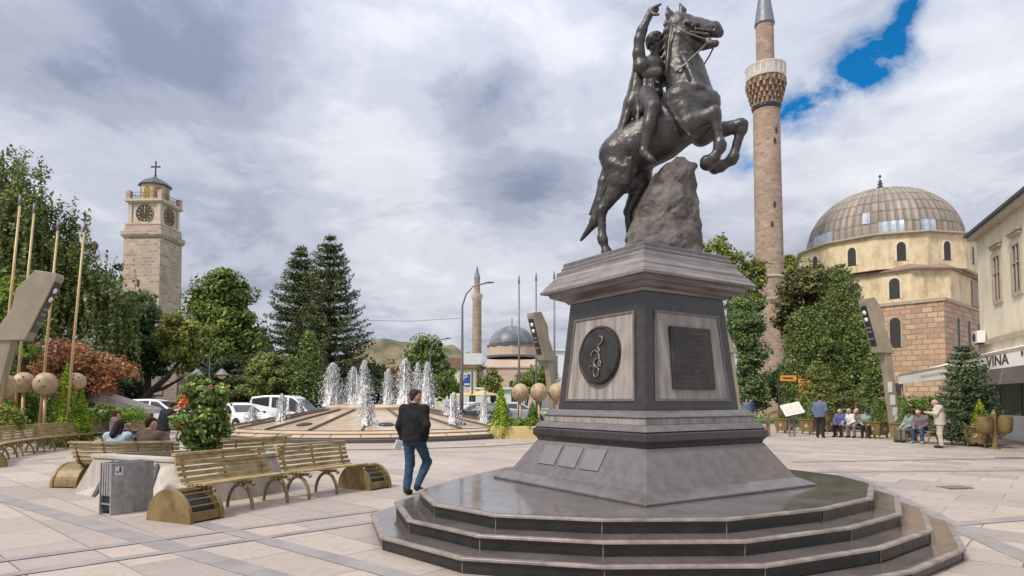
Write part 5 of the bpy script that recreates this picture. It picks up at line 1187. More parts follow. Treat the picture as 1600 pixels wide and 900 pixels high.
lathe_thing_part(mi, [(1.27, Zm(174)), (1.36, Zm(171)), (1.27, Zm(168))], 'iron', 'ring', 28)
s = MB(); prof = []
for i in range(5):
    r0 = 1.28+.13*i; z0 = Zm(168)+(Zm(130)-Zm(168))*i/5; z1 = Zm(168)+(Zm(130)-Zm(168))*(i+1)/5
    for k in range(20): a = 2*PI*(k+(i % 2)*.5)/20; s.box(((r0)*math.cos(a), (r0)*math.sin(a), (z0+z1)/2), (.26, .22, (z1-z0)*.98), a)
M['corbel'] = pm('balcony_corbel', (.42, .30, .20), (.13, .085, .06), 3.5, .8, 0, .5, 6, lo=.4, hi=.6)
cb_ = s.build('corbels', M['corbel'], mi); s = MB(); s.lathe([(1.2, Zm(170)), (1.72, Zm(132)), (1.86, Zm(128)), (1.2, Zm(126))], 28); s.build('balcony_floor', M['corbel'], mi, smooth='auto', uv='cyl')
lathe_thing_part(mi, [(1.84, Zm(127)), (1.88, Zm(125)), (1.88, Zm(110)), (1.93, Zm(109)), (1.93, Zm(107)), (1.76, Zm(107)), (1.76, Zm(126))], 'parapet', 'balcony_parapet', 32)
pp = MB()
for k in range(20): a = 2*PI*k/20; s = MB(); s.box((1.885*math.cos(a), 1.885*math.sin(a), (Zm(124)+Zm(111))/2), (.05, .06, Zm(111)-Zm(124)), a); s.build('parapet_post', M['white'], mi)
lathe_thing_part(mi, [(.86, Zm(128)), (.86, Zm(100)), (.84, Zm(40))], 'minaret', 'upper_shaft', 24)
lathe_thing_part(mi, [(.86, Zm(41)), (.97, Zm(39)), (.94, Zm(36)), (0, Zm(-62))], 'lead_cap', 'cap', 24)
for (a, v) in ((-1.5, 330), (-1.35, 232), (-1.2, 215), (-1.7, 360)): s = MB(); s.prism(arch_poly(.22, .55), -.1, .05, wall_frame((1.27*math.cos(a), 1.27*math.sin(a), Zm(v)), math.cos(a), math.sin(a))); s.build('slit_window', M['dark_open'], mi)
FD = 150; fx_ = XD(745, FD); Zf = lambda v: ZD(v, FD)
mi2 = thing('distant_minaret', 'slender distant minaret behind the curved road lamp', 'minaret', (fx_, FD, 0))
lathe_thing_part(mi2, [(1.15, 0), (1.05, Zf(466))], 'minaret', 'shaft', 20); lathe_thing_part(mi2, [(1.0, Zf(470)), (1.35, Zf(465)), (1.35, Zf(460)), (1.3, Zf(460))], 'tower_top', 'balcony', 20); lathe_thing_part(mi2, [(.72, Zf(462)), (.70, Zf(434))], 'minaret', 'upper_shaft', 16); lathe_thing_part(mi2, [(.78, Zf(435)), (0, Zf(414))], 'lead_cap', 'cap', 16)

# ================================================================== FAR MOSQUE
QD = 140; qx = XD(800, QD); Zq = lambda v: ZD(v, QD); kq = QD/1000
M['lead_dome'] = pm('lead_dome', (.11, .115, .14), (.24, .24, .26), .35, .45, .2, .1, lo=.45, hi=.62, stretch=(1, 1, .5))
fm = thing('distant_mosque', 'distant pinkish stone mosque with a dark blue grey dome between the flagpoles', 'mosque', (qx, QD, 0))
lathe_thing_part(fm, [(36.5*kq*math.cos(a), Zq(541)+32*kq*math.sin(a)) for a in np.linspace(0, PI/2, 12)], 'lead_dome', 'dome', 40, True)
lathe_thing_part(fm, [(39*kq, Zq(543)), (40*kq, Zq(541)), (36*kq, Zq(540))], 'lead_cap', 'eave', 24)
lathe_thing_part(fm, [(39*kq, Zq(560)), (39*kq, Zq(542))], 'far_stone', 'drum', 12, False, uv='wall')
lathe_thing_part(fm, [(39.4*kq, Zq(560)), (40.4*kq, Zq(557)), (39.4*kq, Zq(556))], 'greypole', 'band', 24)
s = MB(); hq = 42*kq
s.prism(sq(hq), 0, Zq(577)); s.prism(sq(hq+.25), Zq(577)+.01, Zq(575)); s.prism(sq(hq), Zq(575)+.01, Zq(564), top=sq(hq*.88)); s.build('walls', M['far_stone'], fm)
s = MB(); s.prism([(-3, Zq(563)), (3, Zq(563)), (0, Zq(557)-.9)], hq*.8, hq*.9, frame((0, 0, 0), (1, 0, 0), (0, 0, 1), (0, -1, 0))); s.build('gable', M['lead_cap'], fm)
s = MB(); s.tube([(0, 0, Zq(510)), (0, 0, Zq(497))], .1, 6); s.build('finial', M['iron'], fm)
for x in (-3.5, 0, 3.5): opening(fm, wall_frame((x, -hq, 3.2), 0, -1), 1.1, 2.6, 'dark_open')
t = thing('glass_building', 'modern building with teal glass behind the right flagpoles', 'building', (XD(858, 150), 150, 0)); s = MB(); s.box((0, 0, 6.5), (6.5, 8, 13)); s.build('walls', M['white'], t); s = MB(); s.box((-.6, -4.03, 9.6), (4.6, .1, 4.6)); s.build('glass_front', M['glass_teal'], t); s = MB(); s.box((0, 0, 13.2), (7.4, 9, .4)); s.build('roof', M['white'], t)
for i, (u, D, w_, h_, lb) in enumerate([(710, 120, 8, 7.5, 'cream house with a red tiled roof left of the far minaret'), (690, 128, 7, 6, 'low house with a red tiled roof partly behind the road lamp'), (772, 95, 9, 3.2, 'low white kiosk building in front of the far mosque')]):
    x = XD(u, D); t = thing('house', lb, 'house', (x, D, 0)); s = MB(); s.box((0, 0, h_/2), (w_, 7, h_)); s.build('walls', M['cream2' if i < 2 else 'white'], t)
    s = MB(); s.prism([(-w_/2-.4, h_), (w_/2+.4, h_), (w_/2-1.5, h_+1.7), (-w_/2+1.5, h_+1.7)] if i < 2 else [(-w_/2-.3, h_), (w_/2+.3, h_), (w_/2+.3, h_+.3), (-w_/2-.3, h_+.3)], -3.9, 3.9, Matrix.Rotation(PI/2, 4, 'X')); s.build('roof', M['tilered' if i < 2 else 'white'], t)
    for xx in (-w_/3, 0, w_/3): opening(t, wall_frame((xx, -3.5, h_*.45), 0, -1), .9, 1.3, 'glass', rect=True)

# ================================================================== BIG MOSQUE
M['skirt'] = pm('skirt_roof', (.30, .215, .17), (.20, .145, .12), 1.2, .85, 0, .5, 6)
BD = 70.; bxx = 40.9; BA = R(41); HS = 7.75
bm = thing('big_mosque', 'large domed mosque with patched ribbed lead dome, cream plaster drum and brick lower walls', 'mosque', (bxx, BD, 0), BA)
Zb = lambda v, D=66.: ZD(v, D)
Z_BR, Z_PL = ZD(472, 60), ZD(424, 62)     # top of brickwork, top of plaster
s = MB(); s.prism(sq(HS), -.2, Z_BR); lowr = s.build('brick_storey', M['mosque_stone'], bm)
s = MB(); s.prism(sq(HS+.14), Z_BR+.005, Z_BR+.3); s.build('string_course', M['stonefr'], bm)
c_ = 3.0; oc = [(-HS+c_, -HS+.1), (HS-c_, -HS+.1), (HS-.1, -HS+c_), (HS-.1, HS-c_), (HS-c_, HS-.1), (-HS+c_, HS-.1), (-HS+.1, HS-c_), (-HS+.1, -HS+c_)]
oc = [(-HS+.1, -HS+.1), (HS-1.9, -HS+.1), (HS-.1, -HS+1.9), (HS-.1, HS-.1), (-HS+.1, HS-.1)]
def cham(h, c): return [(-h+c, -h), (h-c, -h), (h, -h+c), (h, h-c), (h-c, h), (-h+c, h), (-h, h-c), (-h, -h+c)]
s = MB(); s.prism(cham(HS-.12, 2.6), Z_BR+.302, Z_PL); s.build('plaster_storey', M['cream'], bm)
s = MB(); s.box((HS-4.3, -HS+.06, (Z_BR+Z_PL)/2+.1), (3.3, .16, Z_PL-Z_BR-.7)); s.build('stone_facing', M['rubble'], bm)
s = MB(); s.prism(cham(HS+.1, .02), Z_BR+.29, Z_BR+.42, top=cham(HS-.3, 2.6)); s.build('ledge', M['stonefr'], bm)
ex_ = lambda h: [(p[0]*(h/HS), p[1]*(h/HS)) for p in sq(HS)]
s = MB(); s.prism(cham(HS+.2, 2.6), Z_PL+.002, Z_PL+.16); s.prism(cham(HS+.17, 2.6), Z_PL+.162, Z_PL+1.0, top=cham(HS*.84, 2.2)); s.build('roof_skirt', M['skirt'], bm)
DR = 8.6; Z_D0, Z_D1 = Z_PL+.35, ZD(381, 66)
lathe_thing_part(bm, [(DR, Z_D0), (DR, Z_D1)], 'cream', 'drum', 12, False, ph=PI/12, uv='wall')
lathe_thing_part(bm, [(DR+.05, Z_D1-.05), (DR+.38, Z_D1+.05), (DR+.36, Z_D1+.2), (7.5, Z_D1+.38)], 'stonefr', 'drum_cornice', 12, False, ph=PI/12)
for k in range(12):
    a = k*PI/6+PI/6; ap = DR*math.cos(PI/12)
    opening(bm, wall_frame((ap*math.cos(a), ap*math.sin(a), Z_D0+.75), math.cos(a), math.sin(a)), .8, 1.75, 'dark_open', 'cream2', .2, .05, pointed=.25)
# ribbed dome with sheets
m, nt, b = _nt('dome_sheets'); M['dome'] = m; uvn = objco(nt, out='UV'); 
br = N(nt, 'ShaderNodeTexBrick', offset=0.0); L(nt, uvn, br.inputs['Vector'])
for k_, v_ in (('Scale', 1), ('Brick Width', 1.0), ('Row Height', 1.0), ('Mortar Size', .09), ('Bias', -.2)): br.inputs[k_].default_value = v_
br.inputs['Color1'].default_value = (.29, .245, .195, 1); br.inputs['Color2'].default_value = (.19, .16, .13, 1); br.inputs['Mortar'].default_value = (.09, .075, .06, 1)
oc_ = objco(nt); st_ = noise_(nt, objco(nt, (1, 1, .3)), 1.2, 5, .6)
wn = N(nt, 'ShaderNodeTexWhiteNoise'); wn.noise_dimensions = '2D'; fl = nt.nodes.new('ShaderNodeVectorMath'); fl.operation = 'FLOOR'; L(nt, uvn, fl.inputs[0]); L(nt, fl.outputs[0], wn.inputs['Vector'])
c = mix(nt, ramp(nt, st_, [(.4, 0.0), (.7, .7)]), br.outputs['Color'], (.15, .13, .11)); c = mix(nt, ramp(nt, wn.outputs['Value'], [(.0, 0.0), (1., .5)]), c, (.36, .30, .24)); 
L(nt, c, b.inputs['Base Color']); b.inputs['Roughness'].default_value = .55; b.inputs['Metallic'].default_value = .1; bump(nt, b, br.outputs['Fac'], .6, .05)
ZDm = Z_D1+.3; DRr, DH = 7.5, ZD(290, 68)-Z_D1-.3; nd = 64; rows = 8; V = []; F = []; UVs = []
for j in range(rows*3+1):
    t_ = j/(rows*3); a = t_*PI/2; r_ = DRr*math.cos(a)**.92 if t_ < 1 else 0.0; z_ = DH*math.sin(a)**.98 if t_ > 0 else 0.0
    for k in range(nd*2):
        q = 2*PI*k/(nd*2); bump_ = (.13 if k % 2 == 0 else 0)*min(1, r_/2); V.append(((r_+bump_)*math.cos(q), (r_+bump_)*math.sin(q), ZDm+z_))
for j in range(rows*3):
    for k in range(nd*2): F.append((j*nd*2+k, j*nd*2+(k+1) % (nd*2), (j+1)*nd*2+(k+1) % (nd*2), (j+1)*nd*2+k))
dome = mesh_obj('dome', V, F, M['dome'], bm, smooth=False)
lay = dome.data.uv_layers[0]
for p in dome.data.polygons:
    j, k = divmod(p.index, nd*2)
    for li, (dk, dj) in zip(p.loop_indices, ((0, 0), (1, 0), (1, 1), (0, 1))): lay.data[li].uv = ((k+dk)/2, (j+dj)/3)
M['zinc'] = pm('new_zinc_sheet', (.46, .50, .56), (.34, .37, .43), 2, .4, .3, .05)
def dome_patch(k0, k1, j0, j1):
    Vp = []; Fp = []; n_ = (k1-k0)*2+1; mrow = (j1-j0)*3+1
    for j in range(mrow):
        for k in range(n_):
            q = np.array(V[(j0*3+j)*nd*2+((k0*2+k) % (nd*2))]); d = nrm((q[0], q[1], (q[2]-ZDm)*1.3)); Vp.append(tuple(q+d*.06))
    for j in range(mrow-1):
        for k in range(n_-1): Fp.append((j*n_+k, j*n_+k+1, (j+1)*n_+k+1, (j+1)*n_+k))
    mesh_obj('patch_sheet', Vp, Fp, M['zinc'], dome)
dirc = math.atan2(-70, -40)-BA   # towards the camera, in local angle
kc = int(round(((dirc) % (2*PI))/(2*PI)*nd))
for (dk, w_, j0, j1) in [(-13, 1, 1, 2), (-10, 2, 0, 1), (-7, 1, 0, 1), (-6, 1, 1, 2) if False else (-8, 1, 0, 1), (-2, 3, 1, 2) if False else (0, 3, 0, 1), (-2, 1, 1, 2), (5, 1, 0, 1), (6, 1, 0, 1)]: dome_patch(kc+dk, kc+dk+w_, j0, j1)
s = MB(); zt = ZDm+DH-.05; s.lathe([(.5, 0), (.18, .15), (.14, .4), (.34, .55), (.12, .72), (.28, .9), (.1, 1.05), (.22, 1.2), (.05, 1.35), (.05, 1.6), (.16, 1.75), (0, 2.0)], 12, c=(0, 0, zt)); s.build('finial', M['iron'], dome, smooth=True)
# windows: wall facing south-west seen front on is local -Y? visible faces are local (-X) and (-Y)
for face, (nx, ny) in (('l', (-1, 0)), ('r', (0, -1))):
    for q in (-3.6, 0, 3.6):
        px_, py_ = nx*HS+(-ny)*q, ny*HS+nx*q
        opening(bm, wall_frame((px_, py_, Z_BR-4.1), nx, ny), .95, 2.9, 'dark_open', 'stonefr', .16, .05)
        if face == 'l': opening(bm, wall_frame((px_-nx*.12, py_-ny*.12, Z_BR+.7), nx, ny), .95, 2.0, 'dark_open', 'cream2', .16, .05)
        if face == 'l' or q: opening(bm, wall_frame((px_, py_, .9), nx, ny), 1.1, 2.4, 'dark_open', 'stonefr', .15, .05, rect=True)

# ================================================================== RESTAURANT BUILDING
ra, rb_ = np.array([27.9, 38.]), np.array([17.9, 12.6]); rd = nrm(rb_-ra); rn = np.array([rd[1], -rd[0]]);  rn = rn if rn[0] < 0 else -rn
RL = float(np.linalg.norm(rb_-ra)); RZ = 11.2
rest = thing('restaurant_building', 'pale cream two storey building with stone framed windows at the right edge', 'building', (ra[0], ra[1], 0), math.atan2(rd[1], rd[0]))
# local: x along the facade towards the camera, outward normal = local -y or +y
ly = float(np.dot(rn, np.array([-math.sin(rest.rotation_euler[2]), math.cos(rest.rotation_euler[2])]))); sg = 1 if ly > 0 else -1
s = MB(); s.box((RL/2, -sg*4, RZ/2), (RL, 8, RZ)); s.build('walls', M['cream2'], rest)
s = MB(); s.box((RL/2+.1, -sg*3.9, RZ+.12), (RL+.7, 8.7, .24)); s.build('eave_soffit', M['stonefr'], rest)
s = MB(); s.box((RL/2+.1, -sg*3.9, RZ+.33), (RL+.95, 8.95, .17)); s.build('roof_edge', M['iron'], rest)
s = MB(); s.prism([(p[0], p[1]) for p in ((-.3, -8.3), (RL+.5, -8.3), (RL+.5, .5), (-.3, .5))] if sg > 0 else [(-.3, -.5), (RL+.5, -.5), (RL+.5, 8.3), (-.3, 8.3)], RZ+.42, RZ+1.6, top=[(2, -5), (RL-2, -5), (RL-2, -3), (2, -3)] if sg > 0 else [(2, 3), (RL-2, 3), (RL-2, 5), (2, 5)]); s.build('roof', M['tilered'], rest)
fw_ = lambda x, z: frame((x, sg*.0, z), (-sg, 0, 0) if sg > 0 else (1, 0, 0), (0, 0, 1), (0, sg, 0))
s = MB(); s.box((RL/2, sg*.07, 4.95), (RL+.1, .14, .28)); s.build('string_course', M['stonefr'], rest)
for x in (3.5, 6.4, 9.3, 12.2, 15.1):
    wv = opening(rest, fw_(x, 7.1), 1.0, 2.4, 'glass', 'stonefr', .2, .10, rect=True)
    s = MB(); s.box((x, sg*.055, 8.3), (.06, .06, 2.35)); s.box((x, sg*.056, 8.6), (.96, .05, .06)); s.build('window_bar', M['stonefr'], wv)
    s = MB(); s.box((x, sg*.12, 10.2), (1.6, .26, .16)); s.box((x, sg*.09, 10.03), (1.45, .18, .14)); s.build('window_hood', M['stonefr'], rest)
s = MB(); s.box((.55, sg*.28, 5.0), (.95, .42, .72)); ac = thing('air_conditioner', 'white outdoor air conditioning unit on the far corner of the cream building', 'air conditioner', tuple(np.append(ra+rd*.9+rn*.3, 4.95)), math.atan2(rd[1], rd[0]))
s = MB(); s.box((0, 0, .35), (.95, .4, .7)); ca = s.build('casing', M['white'], ac, bevel=.02); s = MB(); s.lathe([(.27, 0), (.27, .02), (.06, .035), (0, .035)], 20, mtx=frame((-.12, sg*.2, .35), (-sg, 0, 0), (0, 0, 1), (0, sg, 0))); s.build('fan_grille', M['iron'], ac); s = MB(); s.box((-.3, -sg*.1, -.03), (.05, .5, .06)); s.box((.3, -sg*.1, -.03), (.05, .5, .06)); s.build('bracket', M['iron'], ac)
# terrace with awnings
aw = thing('cafe_awning', 'long pale cafe awning with brown lettering on its valance along the cream building', 'awning', (ra[0], ra[1], 0), math.atan2(rd[1], rd[0]))
AO = 4.6   # projection
def slab(x0, x1, z0, zv, nm):
    s = MB(); mt = frame((0, 0, 0), (0, sg, 0), (0, 0, 1), (1, 0, 0)); s.prism([(.02, z0), (AO, zv), (AO, zv+.06), (.02, z0+.06)], x0, x1, mt); c = s.build('canopy_cloth', M['awning'], aw)
    s = MB(); s.box(((x0+x1)/2, sg*(AO+.02), zv-.18), (x1-x0, .03, .5)); va = s.build('valance', M['awning'], aw); s = MB(); s.box(((x0+x1)/2, sg*(AO+.0), zv+.1), (x1-x0+.04, .1, .1)); s.build('front_bar', M['stonefr'], aw); return va
va1 = slab(2.0, 13.3, 4.3, 3.0, 'a'); va2 = slab(13.5, RL+.2, 4.4, 3.12, 'b')
tmx = lambda x, z: frame((x, sg*(AO+.045), z), (-sg, 0, 0) if sg > 0 else (1, 0, 0), (0, 0, 1), (0, sg, 0))
text_part('VINA', .50, M['letter'], va2, tmx(19.3, 2.95) @ Matrix.Diagonal((1.9, 1, 1, 1))); s = MB(); s.lathe([(.07, 0), (.09, .01), (.05, .01)], 10, mtx=tmx(21.6, 3.06)); s.build('emblem', M['letter'], va2)
s = MB()
for i in range(14): s.box((8.0+.33*i, sg*(AO+.042), 2.82), (.18, .012, .12))
s.build('printed_words', M['stonefr'], va1)
for x in (2.2, 13.4, RL): s = MB(); s.tube([(x, sg*(AO-.1), 0), (x, sg*(AO-.1), 3.0)], .05, 8); s.build('awning_post', M['stonefr'], aw)
tw = thing('terrace_enclosure', 'white low wall with dark glass screens enclosing the cafe terrace', 'terrace wall', (ra[0], ra[1], 0), math.atan2(rd[1], rd[0]))
s = MB(); s.box((RL-10, sg*2.6, .5), (20, .2, 1.0)); s.build('low_wall', M['white'], tw); s = MB(); s.box((RL-10, sg*2.6, 1.65), (19.8, .06, 1.28)); s.build('glass_screen', M['smoky'], tw)
for x in np.linspace(RL-19.8, RL-.2, 9): s = MB(); s.box((x, sg*2.6, 1.65), (.07, .09, 1.29)); s.build('screen_post', M['iron'], tw)
s = MB(); s.box((RL-10, sg*2.6, 2.69), (20, .16, .78)); s.build('white_fascia', M['white'], tw)
# ================================================================== RIGHT TREES
conifer('dense_tree', 'large dense dark green tree in front of the big mosque, tallest of its clump', XD(1318, 44), 44, ZD(414, 44), 3.0, 'green', 201, 32, 14, .19, .02, .35, -.25, .45, .62, dens=2.2, cat='tree')
conifer('dense_tree', 'lower rounded green tree at the left flank of the large dense tree', XD(1262, 43), 43, ZD(482, 43), 2.3, 'green', 212, 26, 14, .19, .02, .35, -.2, .4, .5, dens=2.2, cat='tree')
conifer('dense_tree', 'green tree between the large dense tree and the papered lamp post', XD(1342, 42), 42, ZD(492, 42), 1.7, 'green', 214, 26, 13, .19, .02, .35, -.2, .4, .55, dens=2.2, cat='tree')
tr('dense_tree', 'brownish green tree left of the large dense tree, beside the tall minaret', 1250, 54, [(1252, 455, 34, 38), (1275, 440, 28, 26), (1235, 490, 24, 36), (1260, 520, 36, 36)], 'brown', 150, .95, 100, .32, 202, 6, .3, outer=.4)
tr('broadleaf_tree', 'leafy yellow green treetop showing between the minaret and the mosque drum', 1245, 80, [(1240, 425, 22, 24), (1225, 470, 20, 40)], 'yellowgreen', 60, 1.2, 90, .42, 203, 14, .3, outer=.4)
tr('ivy_tree', 'tall tree with ivy covered trunk behind the right side of the pedestal', 1165, 46, [(1172, 560, 22, 75), (1165, 500, 26, 36), (1178, 610, 20, 34), (1160, 640, 22, 22)], 'ivy', 210, .6, 110, .2, 204, 11, .3, outer=.6)
tr('broadleaf_tree', 'thin yellowing crown rising above the pedestal cornice, left of the minaret', 1140, 49, [(1120, 385, 26, 18), (1150, 415, 32, 32), (1175, 445, 26, 32), (1135, 440, 26, 36), (1160, 475, 30, 24), (1185, 425, 14, 20)], 'yellowgreen', 130, .6, 46, .28, 205, 11, .25, outer=.2)
conifer('spruce', 'spruce in front of the dense tree, behind the man in the blue shirt', XD(1278, 34), 34, ZD(562, 34), 1.7, 'olive', 206, 20, 12, .16, .03, .3, .1, .15, .7, dens=1.8)
conifer('spruce', 'narrow spruce just left of the papered lamp post', XD(1368, 33), 33, ZD(545, 33), 1.35, 'green', 207, 20, 12, .16, .03, .3, .1, .15, .7, dens=1.8)
conifer('spruce', 'broad loose spruce in front of the cafe terrace', XD(1508, 23), 23, ZD(538, 23), 1.3, 'spruce', 208, 24, 13, .11, .03, .3, .05, .22, .6, dens=2.0)
pm_('hedge', 'dark green hedge behind the seated men by the mosque wall', 1440, 29, [(1425, 632, 22, 12), (1455, 632, 18, 12), (1440, 645, 35, 14)], 'box', 110, .25, 60, .1, 209, cat='hedge', outer=.5)
pm_('hedge', 'brownish low bank of shrubs behind the row of seated people', 1330, 36, [(1325, 632, 26, 20), (1355, 640, 26, 16)], 'brown', 80, .35, 60, .13, 210, cat='hedge', outer=.5)
tr('dark_shrub', 'dark shrub at the foot of the tall minaret behind the direction sign', 1225, 50, [(1222, 600, 24, 30), (1245, 620, 22, 22)], 'dark', 70, .6, 90, .22, 211, .8, .1, cat='shrub')
for (u, v, ru, rv, D, mt, sd_, lb) in [(1530, 400, 6, 20, 90, 'mid', 213, 'sliver of a green tree between the mosque and the cream building')]: tr('broadleaf_tree', lb, u, D, [(u, v, ru, rv)], mt, 20, 1., 80, .4, sd_, 16, .3)

# ================================================================== RIGHT FURNITURE
def square_planter(u, D, label, wd=.86, h=.66):
    x = XD(u, D); t = thing('square_planter', label, 'planter', (x, D, GZ), R(28), group='square bronze planters'); s = MB(); w0, w1 = wd*.36, wd*.46
    s.prism(sq(w0), .14, h, top=sq(w1)); s.build('box', M['gold'], t, bevel=.02); s = MB(); s.prism(sq(w1+.03), h+.001, h+.06); s.build('rim', M['gold'], t, bevel=.01); s = MB(); s.prism(sq(w1-.04), h+.055, h+.07); s.build('soil', M['soil'], t)
    for sx in (-1, 1):
        for sy in (-1, 1): s = MB(); s.tube([(sx*w0*.8, sy*w0*.8, .16), (sx*w0*.95, sy*w0*.95, .0)], [.05, .035], 6); s.build('foot', M['gold'], t)
    for k in range(4): s = MB(); mt = Matrix.Rotation(k*PI/2, 4, 'Z'); s.lathe([(0, .015), (.09, .012), (.1, 0)], 12, mtx=mt @ frame((0, -(w0+w1)/2-.004, .4), (1, 0, 0), (0, 0, 1), (0, -1, 0))); s.build('boss', M['pole_gold'], t)
    return x
M['leaf_none'] = None
for (u, D, vt, ru, mt, lb1, lb2, sd_) in [(1226, 31.5, 630, 8, 'box', 'bronze planter behind the tilted information board', 'small green conifer in the planter behind the information board', 301), (1266, 30.5, 622, 8, 'green', 'bronze planter just left of the man in the blue shirt', 'small pointed conifer just left of the man in the blue shirt', 302),
        (1368, 27.3, 622, 10, 'green', 'bronze planter left of the papered lamp post', 'pointed green conifer left of the papered lamp post', 303), (1412, 25.6, 622, 10, 'green', 'bronze planter right of the papered lamp post', 'pointed green conifer right of the papered lamp post', 304), (1529, 22.3, 628, 13, 'yshoot', 'bronze planter next to the double litter bin', 'yellow shooting thuja in the planter next to the double litter bin', 305)]:
    square_planter(u, D, lb1); thuja(lb2, u, D, vt, ru, sd_, mt, .66, 'potted_conifer', size=.06)
square_planter(1289, 33, 'pale bronze planter standing behind the man in the blue shirt', .8, .95)
def plain_bench(u0, D0_, u1, D1, label, seat_right=True):
    a, b = np.array([XD(u0, D0_), D0_]), np.array([XD(u1, D1), D1]); return arc_bench([[a, b]] if seat_right else [[b, a]], label, drums=(False, False), name='slatted_bench', legstep=1.6)
plain_bench(1308, 28.6, 1362, 27.6, 'straight slatted bench with the row of old people sitting on it'); plain_bench(1418, 24.9, 1468, 23.7, 'straight slatted bench carrying the man in jeans and his neighbour'); plain_bench(1480, 23.6, 1512, 22.9, 'short empty slatted bench between the man in beige and the yellow thuja')
t = thing('double_litter_bin', 'two bronze barrel shaped litter bins hung on a short post at the right edge', 'litter bin', (XD(1551, 21.3), 21.3, GZ)); s = MB(); s.tube([(0, 0, 0), (0, 0, .06)], .16, 12); s.tube([(0, 0, .05), (0, 0, .6), (0, 0, 1.15)], [.085, .07, .09], 10); s.lathe([(.1, 1.15), (.06, 1.2), (.06, 1.26), (0, 1.3)], 10); s.build('post', M['gold'], t, smooth='auto')
for sg_ in (-1, 1): s = MB(); s.lathe([(.04, .42), (.05, .48), (.17, .52), (.235, .62), (.25, .85), (.235, 1.06), (.21, 1.06), (.2, .7), (0, .65)], 16, c=(sg_*.34, .02*sg_, 0)); s.build('barrel', M['gold'], t, smooth='auto')
t = thing('information_board', 'tilted printed information board on a curved bronze stand beside the plaza edge', 'information board', (XD(1232, 28.5), 28.5, GZ)); s = MB(); s.sweep([(-.95, 0, 0), (-.95, 0, .85), (-.85, 0, 1.02), (-.6, 0, 1.1), (-.3, 0, 1.08)], .14, .12, up=(0, 1, 0)); s.build('stand', M['gold'], t)
fb_ = frame((.12, -.05, 1.22), nrm((1, 0, .22)), nrm((-.16, .62, .75)), nrm(np.cross(nrm((1, 0, .22)), nrm((-.16, .62, .75))))); s = MB(); s.box((0, 0, 0), (.86, .62, .03), mtx=fb_); bo = s.build('board', M['white'], t); s = MB(); s.box((0, -.02, .018), (.74, .46, .008), mtx=fb_); s.build('print', M['pinkboard'], bo)
s = MB(); s.tube([(.25, .1, 0), (.25, .1, 1.1)], .06, 8); s.tube([(.05, .1, 0), (.05, .1, 1.0)], .05, 8); s.build('legs', M['greypole'], t)
t = thing('direction_sign', 'direction signpost with orange arrow boards on two dark posts by the minaret', 'sign', (XD(1232, 40), 40, 0)); s = MB(); s.tube([(-.62, 0, 0), (-.62, 0, 3.3)], .05, 8); s.build('post', M['iron'], t); s = MB(); s.tube([(.55, 0, 0), (.55, 0, 3.4)], .05, 8); s.build('post', M['iron'], t)
for (x, z, w_, h_) in ((-.02, 3.0, 1.05, .34), (.98, 2.85, .8, .26), (.98, 2.52, .75, .24), (.95, 2.22, .62, .22)):
    s = MB(); q = 1; s.prism([(x-w_/2, z-h_/2), (x+w_/2-.1, z-h_/2), (x+w_/2, z), (x+w_/2-.1, z+h_/2), (x-w_/2, z+h_/2)], .06, .1, frame((0, 0, 0), (1, 0, 0), (0, 0, 1), (0, -1, 0))); ab = s.build('arrow_board', M['orange_sign'], t); s = MB(); s.box((x-.05, -.105, z), (w_*.6, .006, h_*.3)); s.build('board_text', M['letter'], ab)

